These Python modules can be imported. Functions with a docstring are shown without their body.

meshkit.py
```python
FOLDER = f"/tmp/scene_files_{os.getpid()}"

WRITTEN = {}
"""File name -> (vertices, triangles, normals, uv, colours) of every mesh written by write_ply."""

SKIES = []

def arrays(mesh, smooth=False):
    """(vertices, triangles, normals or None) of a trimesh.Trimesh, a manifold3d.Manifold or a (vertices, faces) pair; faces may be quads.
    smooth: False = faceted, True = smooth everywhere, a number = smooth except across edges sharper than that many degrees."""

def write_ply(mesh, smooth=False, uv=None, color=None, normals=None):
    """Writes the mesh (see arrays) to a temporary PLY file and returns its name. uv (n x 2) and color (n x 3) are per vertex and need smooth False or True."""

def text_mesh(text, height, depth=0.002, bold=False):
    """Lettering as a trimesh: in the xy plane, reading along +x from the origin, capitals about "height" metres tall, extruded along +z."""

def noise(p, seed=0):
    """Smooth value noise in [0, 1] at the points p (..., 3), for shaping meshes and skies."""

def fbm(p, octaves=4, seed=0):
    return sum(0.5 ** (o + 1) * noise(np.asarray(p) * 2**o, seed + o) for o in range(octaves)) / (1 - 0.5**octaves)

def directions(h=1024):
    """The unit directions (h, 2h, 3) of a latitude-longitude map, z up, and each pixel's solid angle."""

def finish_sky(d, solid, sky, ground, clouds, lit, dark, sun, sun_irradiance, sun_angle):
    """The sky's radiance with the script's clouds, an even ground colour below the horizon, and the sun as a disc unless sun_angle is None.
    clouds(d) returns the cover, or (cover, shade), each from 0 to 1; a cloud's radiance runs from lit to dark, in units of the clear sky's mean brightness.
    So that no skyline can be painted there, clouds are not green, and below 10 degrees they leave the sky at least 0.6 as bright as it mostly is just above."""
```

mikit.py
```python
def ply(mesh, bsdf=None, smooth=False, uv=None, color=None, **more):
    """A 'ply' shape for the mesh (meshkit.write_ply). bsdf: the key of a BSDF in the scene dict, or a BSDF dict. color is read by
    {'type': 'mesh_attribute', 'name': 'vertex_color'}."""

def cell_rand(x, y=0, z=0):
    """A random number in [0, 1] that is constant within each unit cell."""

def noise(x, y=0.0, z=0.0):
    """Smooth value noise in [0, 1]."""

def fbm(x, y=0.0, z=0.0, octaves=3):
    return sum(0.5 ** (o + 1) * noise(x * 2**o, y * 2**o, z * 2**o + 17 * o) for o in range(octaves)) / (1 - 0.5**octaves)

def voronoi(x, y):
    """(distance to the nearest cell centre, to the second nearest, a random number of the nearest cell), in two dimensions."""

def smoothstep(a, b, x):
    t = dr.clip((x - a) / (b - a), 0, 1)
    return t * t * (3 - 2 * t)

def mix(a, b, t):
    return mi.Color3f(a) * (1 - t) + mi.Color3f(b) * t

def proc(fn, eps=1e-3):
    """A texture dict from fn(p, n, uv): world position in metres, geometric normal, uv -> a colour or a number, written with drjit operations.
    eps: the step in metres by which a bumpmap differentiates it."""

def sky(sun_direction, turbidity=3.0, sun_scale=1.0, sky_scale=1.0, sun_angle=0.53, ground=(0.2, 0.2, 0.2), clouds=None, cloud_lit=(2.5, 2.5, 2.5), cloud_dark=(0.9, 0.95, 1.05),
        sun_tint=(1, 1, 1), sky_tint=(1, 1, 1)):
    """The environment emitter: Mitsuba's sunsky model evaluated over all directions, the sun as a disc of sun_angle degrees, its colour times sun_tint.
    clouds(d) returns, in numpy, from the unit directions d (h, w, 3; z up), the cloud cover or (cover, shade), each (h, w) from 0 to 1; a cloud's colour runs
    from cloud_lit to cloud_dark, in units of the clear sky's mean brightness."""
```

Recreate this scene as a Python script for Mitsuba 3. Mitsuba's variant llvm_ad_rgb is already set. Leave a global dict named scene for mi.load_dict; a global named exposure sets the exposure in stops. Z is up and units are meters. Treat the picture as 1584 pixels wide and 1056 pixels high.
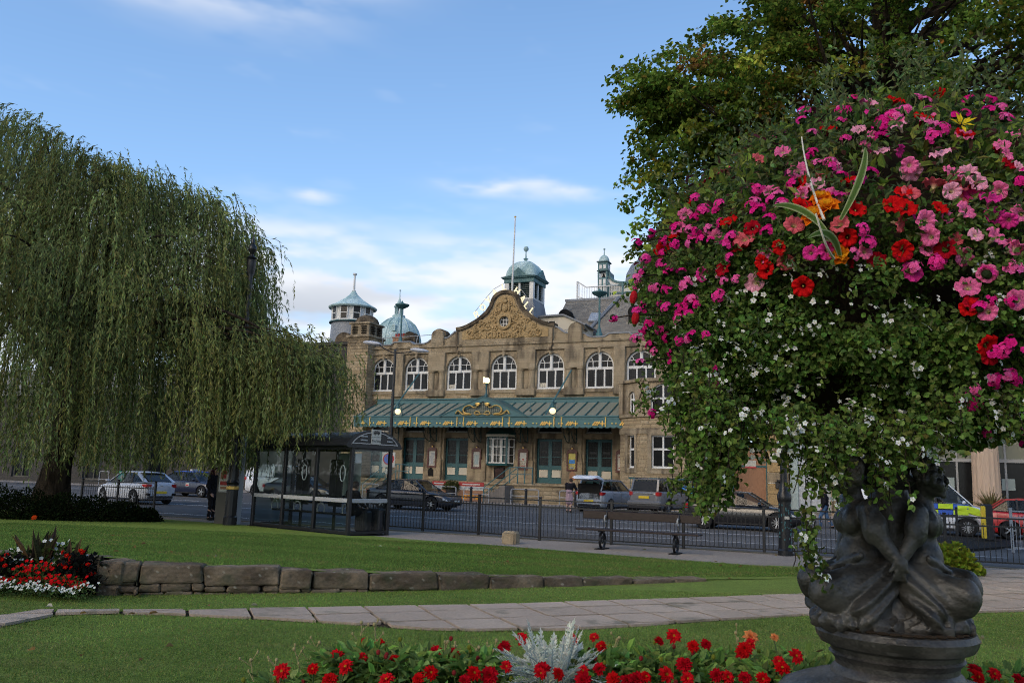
import math, numpy as np, trimesh, manifold3d, drjit as dr, mitsuba as mi, mikit, meshkit
from mikit import proc, noise, fbm, voronoi, cell_rand, smoothstep, mix
from shapely.geometry import Polygon, LineString, Point
from shapely.ops import unary_union
# ---------------------------------------------------------------- camera, sky, exposure
T = mi.ScalarTransform4f
FOC = 1300.0                                   # focal length in pixels of the 1584 px wide photograph
EYE = np.array([0, 0, 1.6])
_ro, _p = math.radians(1.8), math.atan(213 / FOC)
FWD = np.array([0, math.cos(_p), math.sin(_p)])
_r0, _u0 = np.array([1.0, 0, 0]), np.array([0, -math.sin(_p), math.cos(_p)])
UPV = _u0 * math.cos(_ro) - _r0 * math.sin(_ro)
RGT = _r0 * math.cos(_ro) + _u0 * math.sin(_ro)
scene, labels = {}, {}
scene['camera'] = {'type': 'perspective', 'fov': math.degrees(2 * math.atan(792 / FOC)), 'fov_axis': 'x', 'near_clip': 0.1, 'far_clip': 3000.0,
                   'to_world': T().look_at(origin=EYE.tolist(), target=(EYE + FWD).tolist(), up=UPV.tolist())}
exposure = 2.88

def cloud_cover(d):
    """a bank of cloud low over the horizon all round, a few thin streaks above it"""
    az, el = np.degrees(np.arctan2(d[..., 0], d[..., 1])), np.degrees(np.arcsin(np.clip(d[..., 2], -1, 1)))
    P = np.stack([d[..., 0] * 7, d[..., 1] * 7, d[..., 2] * 22], -1)
    n1 = meshkit.fbm(P, 5, 3)
    n2 = meshkit.fbm(P * 2.3 + 9, 5, 8)
    n3 = meshkit.fbm(np.stack([d[..., 0] * 14 + d[..., 2] * 12, d[..., 1] * 14, d[..., 2] * 40], -1), 5, 21)
    ss = lambda a, b, x: (lambda t: t * t * (3 - 2 * t))(np.clip((x - a) / (b - a), 0, 1))
    bank = ss(18.4, 12.8, el + (n1 - .5) * 7) * (.40 + .60 * ss(.30, .58, n2)) * .93
    wisps = ss(.60, .86, n3) * ss(60, 20, el) * ss(10, 16, el) * .10
    streak = np.zeros_like(el)
    for a0, e0, wa, we, k in ((-2.2, 19.6, 3.0, .55, .9), (1.3, 19.9, 2.3, .8, .75), (3.6, 19.3, 3.4, .38, .7), (-14.2, 17.9, 1.5, .35, .6), (-24, 30.0, 9, 2.0, .85), (-15, 31.5, 6, 1.2, .6)):
        g = np.exp(-((az - a0) / wa) ** 2 - ((el - e0 - (n2 - .5) * 1.6) / we) ** 2)
        streak = np.maximum(streak, k * g * ss(.28, .62, n3 * .5 + n2 * .5))
    shade = ss(.40, .62, n1 * .55 + meshkit.fbm(P * 1.4 + 31, 4, 5) * .45) * ss(15, 10, el) * .85
    return np.clip(np.maximum(np.maximum(bank, wisps), streak), 0, 1), shade

SUN = (-0.55, -0.68, 0.48)                     # low evening sun behind the photographer, almost all of it behind cloud
scene['sky'] = mikit.sky(SUN, turbidity=2.6, sun_scale=0.15, sun_angle=36, sun_tint=(1.0, .98, 1.0), sky_tint=(1.03, 1.05, 1.11), clouds=cloud_cover, cloud_lit=(1.72, 1.74, 1.8), cloud_dark=(.92, .98, 1.10), ground=(.12, .12, .11))

# ---------------------------------------------------------------- frames: R(u, v, z) runs along the street, F along the hall's front
AN = math.atan(.44)
UX, VX = np.array([math.cos(AN), -math.sin(AN), 0]), np.array([math.sin(AN), math.cos(AN), 0])
HALL_V = 58 * math.cos(AN)
HALL_U = -58 * math.sin(AN) - .57
def R(u, v, z=0.0): return UX * u + VX * v + np.array([0, 0, z])
def frame(origin, deg=0.0, sc=1.0):
    a = math.radians(deg)
    m = np.eye(4); m[:3, :3] = np.array([[math.cos(a), -math.sin(a), 0], [math.sin(a), math.cos(a), 0], [0, 0, 1]]) * sc
    m[:3, 3] = origin
    return m
DEG = -math.degrees(AN)
HALL = frame(R(HALL_U, HALL_V), DEG)
def ray(px, py): return FWD + RGT * (px - 792) / FOC - UPV * (py - 528) / FOC
def gnd(px, py, z=0.0):
    d = ray(px, py); return EYE + d * (z - EYE[2]) / d[2]
def dep(px, py, y):
    d = ray(px, py); return EYE + d * y / d[1]

# ---------------------------------------------------------------- keys, parts, labels
_n = {}
def num(name):
    k = _n.get(name, 0); _n[name] = k + 1
    return name if k == 0 else f'{name}_{k:03d}'
def xf(m, M):
    v = np.asarray(m[0], float); M = np.asarray(M)
    return v @ M[:3, :3].T + M[:3, 3], m[1]
class Thing:
    """one thing: every part is one entry keyed key__part or key__part__sub; M places the thing in the world"""
    def __init__(s, name, label=None, cat=None, group=None, kind=None, M=None):
        s.key = num(name); s.M = np.eye(4) if M is None else np.asarray(M); s.parts = []
        s.tag(label, cat, group, kind)
    def tag(s, label, cat=None, group=None, kind=None):
        d = {k: v for k, v in dict(label=label, category=cat, group=group, kind=kind).items() if v}
        if d: labels[s.key] = d
    def add(s, name, mesh, mat, smooth=False, sub=None, label=None, M=None, color=None, kind=None, **kw):
        """name '' = the thing's own mesh; sub = key suffix of the part it belongs to"""
        path = (sub + '__' if sub else '') + name
        full = num(s.key + '__' + path) if path else s.key
        d = mesh if isinstance(mesh, dict) else mikit.ply(mesh, mat, smooth, color=color, **kw)
        suffix = full[len(s.key) + 2:]
        s.parts.append((suffix, d, np.eye(4) if M is None else M, label, kind))
        scene[full] = {**d, 'to_world': T(s.M @ (np.eye(4) if M is None else M))}
        if label or kind: labels[full] = {k: v for k, v in (('label', label), ('kind', kind)) if v}
        return suffix
    def copy(s, M, label, cat=None, group=None, name=None):
        base = name or s.key
        t = Thing(base, label, cat or labels[s.key].get('category'), group or labels[s.key].get('group'), None, M)
        for suffix, d, m, l, k in s.parts:
            full = t.key + ('__' + suffix if suffix else '')
            scene[full] = {**d, 'to_world': T(t.M @ m)}
            if l or k: labels[full] = {a: b for a, b in (('label', l), ('kind', k)) if b}
        t.parts = s.parts
        return t
def structure(name, mesh, mat, smooth=False, label=None, **kw):
    t = Thing(name, label, None, None, 'structure'); t.add('', mesh, mat, smooth, **kw); return t

# ---------------------------------------------------------------- mesh makers, all (vertices, triangles)
def cat(*ms):
    ms = [m for m in (ms[0] if len(ms) == 1 and isinstance(ms[0], list) else ms) if m is not None and len(m[0])]
    o = np.cumsum([0] + [len(m[0]) for m in ms])
    return np.vstack([np.asarray(m[0], float) for m in ms]), np.vstack([np.asarray(m[1], int) + a for m, a in zip(ms, o)])
_BV = np.array([[x, y, z] for x in (0, 1) for y in (0, 1) for z in (0, 1)], float)
_BF = np.array([[0, 1, 3], [0, 3, 2], [4, 6, 7], [4, 7, 5], [0, 4, 5], [0, 5, 1], [2, 3, 7], [2, 7, 6], [0, 2, 6], [0, 6, 4], [1, 5, 7], [1, 7, 3]])
def bx(x0, x1, y0, y1, z0, z1):
    return _BV * [x1 - x0, y1 - y0, z1 - z0] + [x0, y0, z0], _BF
def boxc(c, s):
    c, s = np.asarray(c, float), np.asarray(s, float) / 2
    return bx(c[0] - s[0], c[0] + s[0], c[1] - s[1], c[1] + s[1], c[2] - s[2], c[2] + s[2])
def hull(pts):
    h = manifold3d.Manifold.hull_points(np.asarray(pts, np.float32)).to_mesh()
    return np.array(h.vert_properties[:, :3], float), np.array(h.tri_verts)
def cb(x0, x1, y0, y1, z0, z1, b=.01):
    """a box with chamfered edges"""
    p = []
    for sx, X in ((1, x0), (-1, x1)):
        for sy, Y in ((1, y0), (-1, y1)):
            for sz, Z in ((1, z0), (-1, z1)):
                p += [[X, Y + sy * b, Z + sz * b], [X + sx * b, Y, Z + sz * b], [X + sx * b, Y + sy * b, Z]]
    return hull(p)
def unit(a):
    a = np.asarray(a, float); return a / (np.linalg.norm(a, axis=-1, keepdims=True) + 1e-12)
def tube(pts, rad, n=6, caps=True):
    p = np.asarray(pts, float); rad = np.broadcast_to(np.asarray(rad, float), (len(p),))
    t = unit(np.gradient(p, axis=0)); ref = np.array([0, 0, 1.0]) if abs(t[0][2]) < .8 else np.array([1.0, 0, 0])
    a = unit(np.cross(t, ref)); bad = np.linalg.norm(np.cross(t, ref), axis=1) < .1
    if bad.any(): a[bad] = unit(np.cross(t[bad], np.array([.3, 1, .2])))
    for i in range(1, len(a)):
        if a[i] @ a[i - 1] < 0: a[i] = -a[i]
    b = np.cross(t, a); ang = np.arange(n) * 2 * np.pi / n
    v = p[:, None] + rad[:, None, None] * (np.cos(ang)[None, :, None] * a[:, None] + np.sin(ang)[None, :, None] * b[:, None])
    i, j = np.meshgrid(np.arange(len(p) - 1), np.arange(n), indexing='ij'); k = (j + 1) % n
    q = np.stack([i * n + j, i * n + k, (i + 1) * n + k, (i + 1) * n + j], -1).reshape(-1, 4)
    f = np.vstack([q[:, [0, 1, 2]], q[:, [0, 2, 3]]]); v = v.reshape(-1, 3)
    if caps:
        m = len(v); v = np.vstack([v, p[:1], p[-1:]]); j = np.arange(n)
        f = np.vstack([f, np.stack([(j + 1) % n, j, j * 0 + m], 1), np.stack([(len(p) - 1) * n + j, (len(p) - 1) * n + (j + 1) % n, j * 0 + m + 1], 1)])
    return v, f
def rod(a, b, r, n=6): return tube([a, b], r, n)
def bar(a, b, w, h=None):
    """a straight rectangular bar from a to b"""
    a, b = np.asarray(a, float), np.asarray(b, float); h = h or w
    d = unit(b - a); s = unit(np.cross(d, [0, 0, 1.0])) if abs(d[2]) < .95 else np.array([1.0, 0, 0]); t = np.cross(s, d)
    return hull([e + s * i * w / 2 + t * j * h / 2 for e in (a, b) for i in (-1, 1) for j in (-1, 1)])
def lathe(prof, n=24, c=(0, 0, 0), flute=0, nf=0):
    p = np.asarray(prof, float); ang = np.arange(n) * 2 * np.pi / n
    r = np.maximum(p[:, :1], 1e-4) * (1 - (flute * (.5 + .5 * np.cos(ang * nf)))[None] if nf else np.ones((1, n)))
    v = np.stack([r * np.cos(ang), r * np.sin(ang), np.broadcast_to(p[:, 1:2], r.shape)], -1).reshape(-1, 3) + np.asarray(c)
    i, j = np.meshgrid(np.arange(len(p) - 1), np.arange(n), indexing='ij'); k = (j + 1) % n
    q = np.stack([i * n + j, i * n + k, (i + 1) * n + k, (i + 1) * n + j], -1).reshape(-1, 4)
    return v, np.vstack([q[:, [0, 1, 2]], q[:, [0, 2, 3]]])
def ell(c, r, nu=12, nv=8):
    t = np.linspace(-np.pi / 2, np.pi / 2, nv + 1)
    v, f = lathe(np.stack([np.cos(t), np.sin(t)], 1), nu)
    return v * np.asarray(r, float) + np.asarray(c, float), f
def prism(poly, d, engine='earcut'):
    """a shapely polygon (x, z) pushed from y=0 to y=d"""
    ms = []
    for g in getattr(poly, 'geoms', [poly]):
        if g.is_empty or g.area < 1e-7: continue
        m = trimesh.creation.extrude_polygon(g, abs(d), engine=engine); v = np.array(m.vertices)
        ms.append((np.stack([v[:, 0], v[:, 2] if d > 0 else -v[:, 2], v[:, 1]], 1), np.array(m.faces)[:, ::-1] if d > 0 else np.array(m.faces)))
    return cat(ms)
def flat(poly, z, grid=0):
    """a shapely polygon as a sheet at height z (a number or a function of x, y)"""
    ms = []
    for g in getattr(poly, 'geoms', [poly]):
        v, f = trimesh.creation.triangulate_polygon(g, engine='earcut'); ms.append((np.column_stack([v, np.zeros(len(v))]), f))
    v, f = cat(ms)
    n = np.cross(v[f[:, 1]] - v[f[:, 0]], v[f[:, 2]] - v[f[:, 0]])[:, 2]; f = np.where((n < 0)[:, None], f[:, ::-1], f)
    if grid:
        v, f = trimesh.remesh.subdivide_to_size(v, f, grid, max_iter=14)
    v[:, 2] = z(v[:, 0], v[:, 1]) if callable(z) else z
    return v, f
def mf(m):
    v, f = m
    return manifold3d.Manifold(manifold3d.Mesh(np.asarray(v, np.float32), np.asarray(f, np.uint32)))
def un(m):
    m = m.to_mesh(); return np.array(m.vert_properties[:, :3], float), np.array(m.tri_verts)
def arcpts(cx, cz, r, a0, a1, n=16, rz=None):
    a = np.radians(np.linspace(a0, a1, n)); return np.stack([cx + r * np.cos(a), cz + (rz or r) * np.sin(a)], 1)
def rotm(axis, deg, c=(0, 0, 0)):
    M = trimesh.transformations.rotation_matrix(math.radians(deg), axis, c); return M
def tr(x, y, z):
    M = np.eye(4); M[:3, 3] = x, y, z; return M
def spline(P, n=40):
    from scipy.interpolate import CubicSpline
    P = np.asarray(P, float); t = np.r_[0, np.cumsum(np.linalg.norm(np.diff(P, axis=0), axis=1))]
    return CubicSpline(t, P)(np.linspace(0, t[-1], n))

# ---------------------------------------------------------------- materials
def pri(col, rough=.6, spec=.4, metal=0.0, two=True, **kw):
    c = col if isinstance(col, dict) else {'type': 'rgb', 'value': list(col)}
    b = {'type': 'principled', 'base_color': c, 'roughness': rough, 'metallic': metal, **kw}
    if not metal: b['specular'] = spec
    return {'type': 'twosided', 'bsdf': b} if two else b
def hallc(p): return p.x * float(UX[0]) + p.y * float(UX[1]), p.x * float(VX[0]) + p.y * float(VX[1]), p.z
def courses(p, n, ch, bl):
    """joints of coursed stone: (distance-to-joint factor 0..1, random number per stone), runs along whichever way the wall faces"""
    u, v, z = hallc(p)
    nu = dr.abs(n.x * float(UX[0]) + n.y * float(UX[1]))
    s = dr.select(nu > .7, v, u)
    row = dr.floor(z / ch); x = s / bl + cell_rand(row, 3) * 7
    cx = dr.floor(x); jx, jz = x - cx, z / ch - row
    d = dr.minimum(dr.minimum(jx, 1 - jx) * bl, dr.minimum(jz, 1 - jz) * ch)
    return d, cell_rand(cx, row, 5)
def stone_rough(p, n, uv):
    d, r = courses(p, n, .23, .52)
    a = fbm(p.x * 1.1, p.y * 1.1, p.z * 1.1, 4)
    c = mix((.29, .212, .122), (.44, .345, .22), r * .8 + a * .35)
    c = mix(c, mi.Color3f(.115, .09, .062), smoothstep(.52, .78, a * .6 + noise(p.x * .5, p.y * .5, p.z * .22) * .45 + r * .12) * .75)
    return c * (.45 + .55 * smoothstep(.0, .022, d)) * (.82 + .36 * noise(p.x * 14, p.y * 14, p.z * 14))
def stone_rough_h(p, n, uv):
    d, r = courses(p, n, .23, .52)
    return smoothstep(0, .07, d) * (.5 + .7 * r) + .7 * fbm(p.x * 7, p.y * 7, p.z * 7, 3)
def stone_ashlar(p, n, uv):
    d, r = courses(p, n, .34, .95)
    a = fbm(p.x * .8, p.y * .8, p.z * .8, 4); b = fbm(p.x * 3, p.y * 3, p.z * .45, 3)
    c = mix((.275, .213, .135), (.385, .308, .208), r * .5 + a * .6)
    c = mix(c, mi.Color3f(.10, .08, .057), smoothstep(.46, .72, a * .45 + b * .6) * .88)
    return c * (.62 + .38 * smoothstep(.0, .014, d)) * (.9 + .2 * noise(p.x * 18, p.y * 18, p.z * 18))
def carved(p, n, uv):
    a = fbm(p.x * 2.4, p.y * 2.4, p.z * 2.4, 4)
    return mix((.33, .22, .105), (.40, .29, .15), a) * (.8 + .4 * noise(p.x * 16, p.y * 16, p.z * 16))
def sooty(p, n, uv):
    a = fbm(p.x * 1.7, p.y * 1.7, p.z * 1.7, 4)
    return mix((.062, .05, .037), (.17, .13, .085), smoothstep(.35, .7, a))
def slate(p, n, uv):
    u, v, z = hallc(p)
    row = dr.floor(z / .17); x = u / .3 + cell_rand(row, 2); r = cell_rand(dr.floor(x), row, 9)
    a = fbm(u * .6, v * .6, z * .6, 3)
    j = smoothstep(0, .16, z / .17 - row)
    return mix((.13, .115, .095), (.25, .225, .185), r * .6 + a * .5) * (.6 + .4 * j)
def copper(p, n, uv):
    a = fbm(p.x * 1.6, p.y * 1.6, p.z * .9, 4)
    return mix((.24, .37, .37), (.47, .59, .58), smoothstep(.25, .7, a))
def lead(p, n, uv):
    return mix((.12, .13, .145), (.25, .265, .285), fbm(p.x * 1.2, p.y * 1.2, p.z * .5, 4))
def asphalt(p, n, uv):
    a = fbm(p.x * .22, p.y * .22, 0, 4); b = noise(p.x * 60, p.y * 60, 0)
    u, v, z = hallc(p)
    w = smoothstep(.55, .8, noise(u * .05, v * .9, 4))
    return mix((.060, .060, .060), (.108, .106, .104), a * .8 + b * .3) * (.85 + .3 * w)
def paving(p, n, uv):
    a = fbm(p.x * 1.3, p.y * 1.3, 3, 4); b = noise(p.x * 45, p.y * 45, 1)
    r = cell_rand(dr.floor(uv.x * 997))
    c = mix((.255, .20, .155), (.36, .29, .225), a * .7 + r * .45) * (.88 + .2 * b)
    return mix(c, mi.Color3f(.10, .10, .07), smoothstep(.6, .82, fbm(p.x * 3, p.y * 3, 8, 4)) * .6)
def slabgrey(p, n, uv):
    return mix((.150, .130, .112), (.225, .198, .172), fbm(p.x * .9, p.y * .9, 6, 4)) * (.85 + .3 * noise(p.x * 30, p.y * 30, 0))
def lawn(p, n, uv):
    a = fbm(p.x * .35, p.y * .35, 2, 4); b = fbm(p.x * 3.5, p.y * 9, 5, 4); h = noise(p.x * 70, p.y * 70, 0)
    c = mix((.070, .105, .022), (.135, .180, .036), a * .55 + b * .5)
    c = mix(c, mi.Color3f(.115, .115, .035), smoothstep(.56, .76, fbm(p.x * .9, p.y * 1.6, 11, 4)) * .6)
    return c * (.7 + .6 * h)
def drystone(p, n, uv):
    a = fbm(p.x * 3, p.y * 3, p.z * 3, 4); r = cell_rand(dr.floor(uv.x * 997)); g = noise(p.x * 38, p.y * 38, p.z * 38)
    c = mix((.060, .046, .033), (.185, .145, .10), smoothstep(.25, .75, a) * .7 + r * .4) * (.75 + .5 * g)
    c = mix(c, mi.Color3f(.055, .065, .035), smoothstep(.5, .75, fbm(p.x * 5, p.y * 5, p.z * 5 + 7, 3)) * .5)
    v1, v2, k = voronoi(p.x * 11 + p.z * 5, p.z * 11 + p.y * 4)
    return mix(c, mi.Color3f(.33, .32, .27), smoothstep(.24, .10, v1) * smoothstep(.74, .95, k) * .5)
def drystone_h(p, n, uv): return fbm(p.x * 9, p.y * 9, p.z * 9, 4)
def bark(p, n, uv):
    a = fbm(p.x * 9, p.y * 9, p.z * 1.6, 4)
    return mix((.014, .011, .008), (.050, .038, .028), smoothstep(.3, .75, a))
def bark_h(p, n, uv): return fbm(p.x * 10, p.y * 10, p.z * 2, 4)
def iron(p, n, uv):
    a = fbm(p.x * 9, p.y * 9, p.z * 9, 4); b = noise(p.x * 160, p.y * 160, p.z * 160)
    c = mix((.016, .015, .0135), (.078, .072, .064), smoothstep(.25, .8, a * .85 + b * .15))
    c = mix(c, mi.Color3f(.10, .098, .092), smoothstep(.72, .95, noise(p.x * 55, p.y * 55, p.z * 55)) * .35)
    return mix(c, mi.Color3f(.075, .045, .03), smoothstep(.62, .8, fbm(p.x * 6, p.y * 6, p.z * 6 + 4, 4)) * smoothstep(1.35, 1.05, p.z) * .6)
def iron_h(p, n, uv): return fbm(p.x * 60, p.y * 60, p.z * 60, 3)
def soil(p, n, uv): return mix((.018, .013, .009), (.05, .036, .025), fbm(p.x * 14, p.y * 14, p.z * 14, 3))
def bump(b, fn, sc, eps=2e-3): return {'type': 'twosided', 'bsdf': {'type': 'bumpmap', 'arbitrary': proc(fn, eps), 'scale': sc, 'bsdf': b}}
MAT = {
 'stone_rough': bump(pri(proc(stone_rough), .92, .15, two=False), stone_rough_h, .03, 8e-3), 'stone': pri(proc(stone_ashlar), .9, .15), 'carved': pri(proc(carved), .9, .15), 'sooty': pri(proc(sooty), .95, .1),
 'slate': pri(proc(slate), .7, .3), 'copper': pri(proc(copper), .7, .3), 'lead': pri(proc(lead), .5, .4), 'asphalt': pri(proc(asphalt), .95, .06), 'paving': pri(proc(paving), .95, .08),
 'slab': pri(proc(slabgrey), .95, .06), 'lawn': pri(proc(lawn), .95, .1), 'drystone': bump(pri(proc(drystone), .95, .1, two=False), drystone_h, .05, 4e-3),
 'bark': bump(pri(proc(bark), .95, .1, two=False), bark_h, .06, 4e-3), 'iron': bump(pri(proc(iron), .46, .45, two=False), iron_h, .0036, 1e-3), 'soil': pri(proc(soil), .95, .05),
 'leaf': {'type': 'principledthin', 'base_color': {'type': 'mesh_attribute', 'name': 'vertex_color'}, 'roughness': .5, 'diff_trans': .7, 'eta': 1.35},
 'petal': {'type': 'principledthin', 'base_color': {'type': 'mesh_attribute', 'name': 'vertex_color'}, 'roughness': .8, 'diff_trans': .55, 'eta': 1.3},
 'white_paint': pri((.62, .61, .58), .45, .4), 'cream': pri((.55, .50, .40), .5, .4), 'teal': pri((.018, .085, .095), .4, .5), 'teal_dark': pri((.010, .045, .048), .4, .5), 'bluegreen': pri((.055, .14, .15), .5, .4),
 'gold': pri((.72, .46, .13), .35, metal=.55), 'black_paint': pri((.010, .010, .012), .35, .5), 'dark': pri((.012, .011, .010), .8, .2), 'timber': pri((.022, .012, .009), .5, .4), 'mahogany': pri((.085, .024, .016), .4, .5),
 'pane': pri((.014, .015, .016), .16, .22), 'pane_lit': pri((.055, .052, .044), .12, .5), 'poster': pri((.48, .47, .42), .5, .4), 'poster_yellow': pri((.55, .47, .12), .5, .4), 'poster_blue': pri((.05, .22, .55), .5, .4),
 'steel': pri((.42, .43, .44), .35, metal=.8), 'galv': pri((.33, .34, .35), .5, .4), 'rubber': pri((.014, .014, .015), .8, .25), 'alloy': pri((.46, .47, .49), .3, metal=.7), 'plastic': pri((.016, .016, .018), .55, .4),
 'silver': pri((.40, .42, .46), .28, .5, clearcoat=1.0, clearcoat_gloss=.95), 'navy': pri((.012, .017, .040), .25, .5, clearcoat=1.0, clearcoat_gloss=.95), 'graphite': pri((.030, .033, .042), .25, .5, clearcoat=1.0, clearcoat_gloss=.95),
 'bluegrey': pri((.29, .32, .355), .28, .5, clearcoat=1.0, clearcoat_gloss=.95), 'pewter': pri((.135, .135, .14), .28, .5, clearcoat=1.0, clearcoat_gloss=.95), 'jet': pri((.010, .010, .012), .2, .5, clearcoat=1.0, clearcoat_gloss=.95),
 'vanwhite': pri((.62, .64, .67), .3, .5, clearcoat=1.0, clearcoat_gloss=.9), 'carred': pri((.45, .018, .020), .3, .5, clearcoat=1.0, clearcoat_gloss=.9), 'blue': pri((.030, .10, .46), .4, .5), 'lime': pri((.52, .72, .03), .45, .4), 'yellow': pri((.68, .48, .03), .45, .4),
 'tail': pri((.36, .012, .014), .15, .6), 'lamp_glass': pri((.62, .64, .66), .1, .6), 'orange': pri((.60, .25, .02), .45, .4), 'red_paint': pri((.34, .035, .03), .5, .4), 'brownpic': pri((.30, .15, .08), .5, .4),
 'glass': {'type': 'thindielectric', 'int_ior': 1.5}, 'tint': {'type': 'thindielectric', 'int_ior': 1.5, 'specular_reflectance': {'type': 'rgb', 'value': [.3, .3, .3]}, 'specular_transmittance': {'type': 'rgb', 'value': [.62, .66, .66]}}, 'shelter_glass': {'type': 'thindielectric', 'int_ior': 1.4, 'specular_reflectance': {'type': 'rgb', 'value': [.5, .5, .5]}, 'specular_transmittance': {'type': 'rgb', 'value': [.84, .88, .87]}}, 'stem': pri((.06, .09, .03), .7, .2), 'straw': pri((.30, .25, .12), .8, .15), 'lead_dark': pri((.045, .048, .05), .6, .3), 'greywall': pri((.062, .058, .052), .9, .1),
 'frosted': pri((.30, .37, .37), .5, .4), 'greenglass': pri((.20, .21, .165), .45, .3), 'skin': pri((.50, .30, .22), .55, .35), 'hair': pri((.04, .025, .016), .6, .3), 'coat': pri((.012, .011, .014), .85, .2), 'maroon': pri((.045, .012, .020), .85, .2),
 'denim': pri((.06, .12, .23), .85, .15), 'pink_cloth': pri((.42, .29, .32), .85, .15), 'cladding': pri((.40, .425, .45), .6, .3), 'sandstone': pri((.50, .37, .27), .85, .2), 'green_sign': pri((.01, .26, .12), .45, .4),
 'lamphead': pri((.48, .49, .52), .4, .4), 'concrete': pri((.16, .15, .14), .9, .2), 'road_paint': pri((.42, .42, .41), .75, .2), 'yellow_paint': pri((.50, .36, .05), .75, .2), 'greystone': pri((.105, .10, .085), .9, .15),
}
scene.update(MAT)
# ================================================================ the hall, in its own frame: x along the front, y back from the front, z up
hall = Thing('concert_hall', 'large tan stone hall with arched windows, curved gable and green copper domes', 'concert hall', M=HALL)
H = lambda name, mesh, mat, smooth=False, sub=None, label=None, **k: hall.add(name, mesh, mat, smooth, sub, label, **k)
WX = [-9.8, -6.98, -3.5, 0, 3.5, 6.98, 9.8]
def arch_poly(x, z0, zs, r, n=20, rz=None): return Polygon(np.vstack([[x + r, z0], arcpts(x, zs, r, 0, 180, n, rz), [x - r, z0]]))
wallp = Polygon([(-12.4, 5.6), (16, 5.6), (16, 10.45), (-12.4, 10.45)])
low = Polygon([(-12.4, 0), (16, 0), (16, 5.6), (-12.4, 5.6)])
DX = [-9.8, -6.98, -3.5, 3.5, 6.98]
for x in WX: wallp = wallp.difference(arch_poly(x, 7.72, 9.22, 1.0))
for x in DX: low = low.difference(Polygon([(x - .95, 1.4), (x + .95, 1.4), (x + .95, 4.38), (x - .95, 4.38)])).difference(arch_poly(x, 4.74, 4.78, .92, 16, .75))
H('upper_wall', prism(wallp, .55), 'stone')
H('lower_wall', prism(low, .55), 'stone')
for a, b in ((-10.6, -5.95), (-4.6, -2.4), (-1.1, 1.1), (2.4, 4.6), (5.95, 9.2)): H('rough_band', bx(a, b, -.045, 0, 7.1, 7.5), 'stone_rough')
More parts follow.
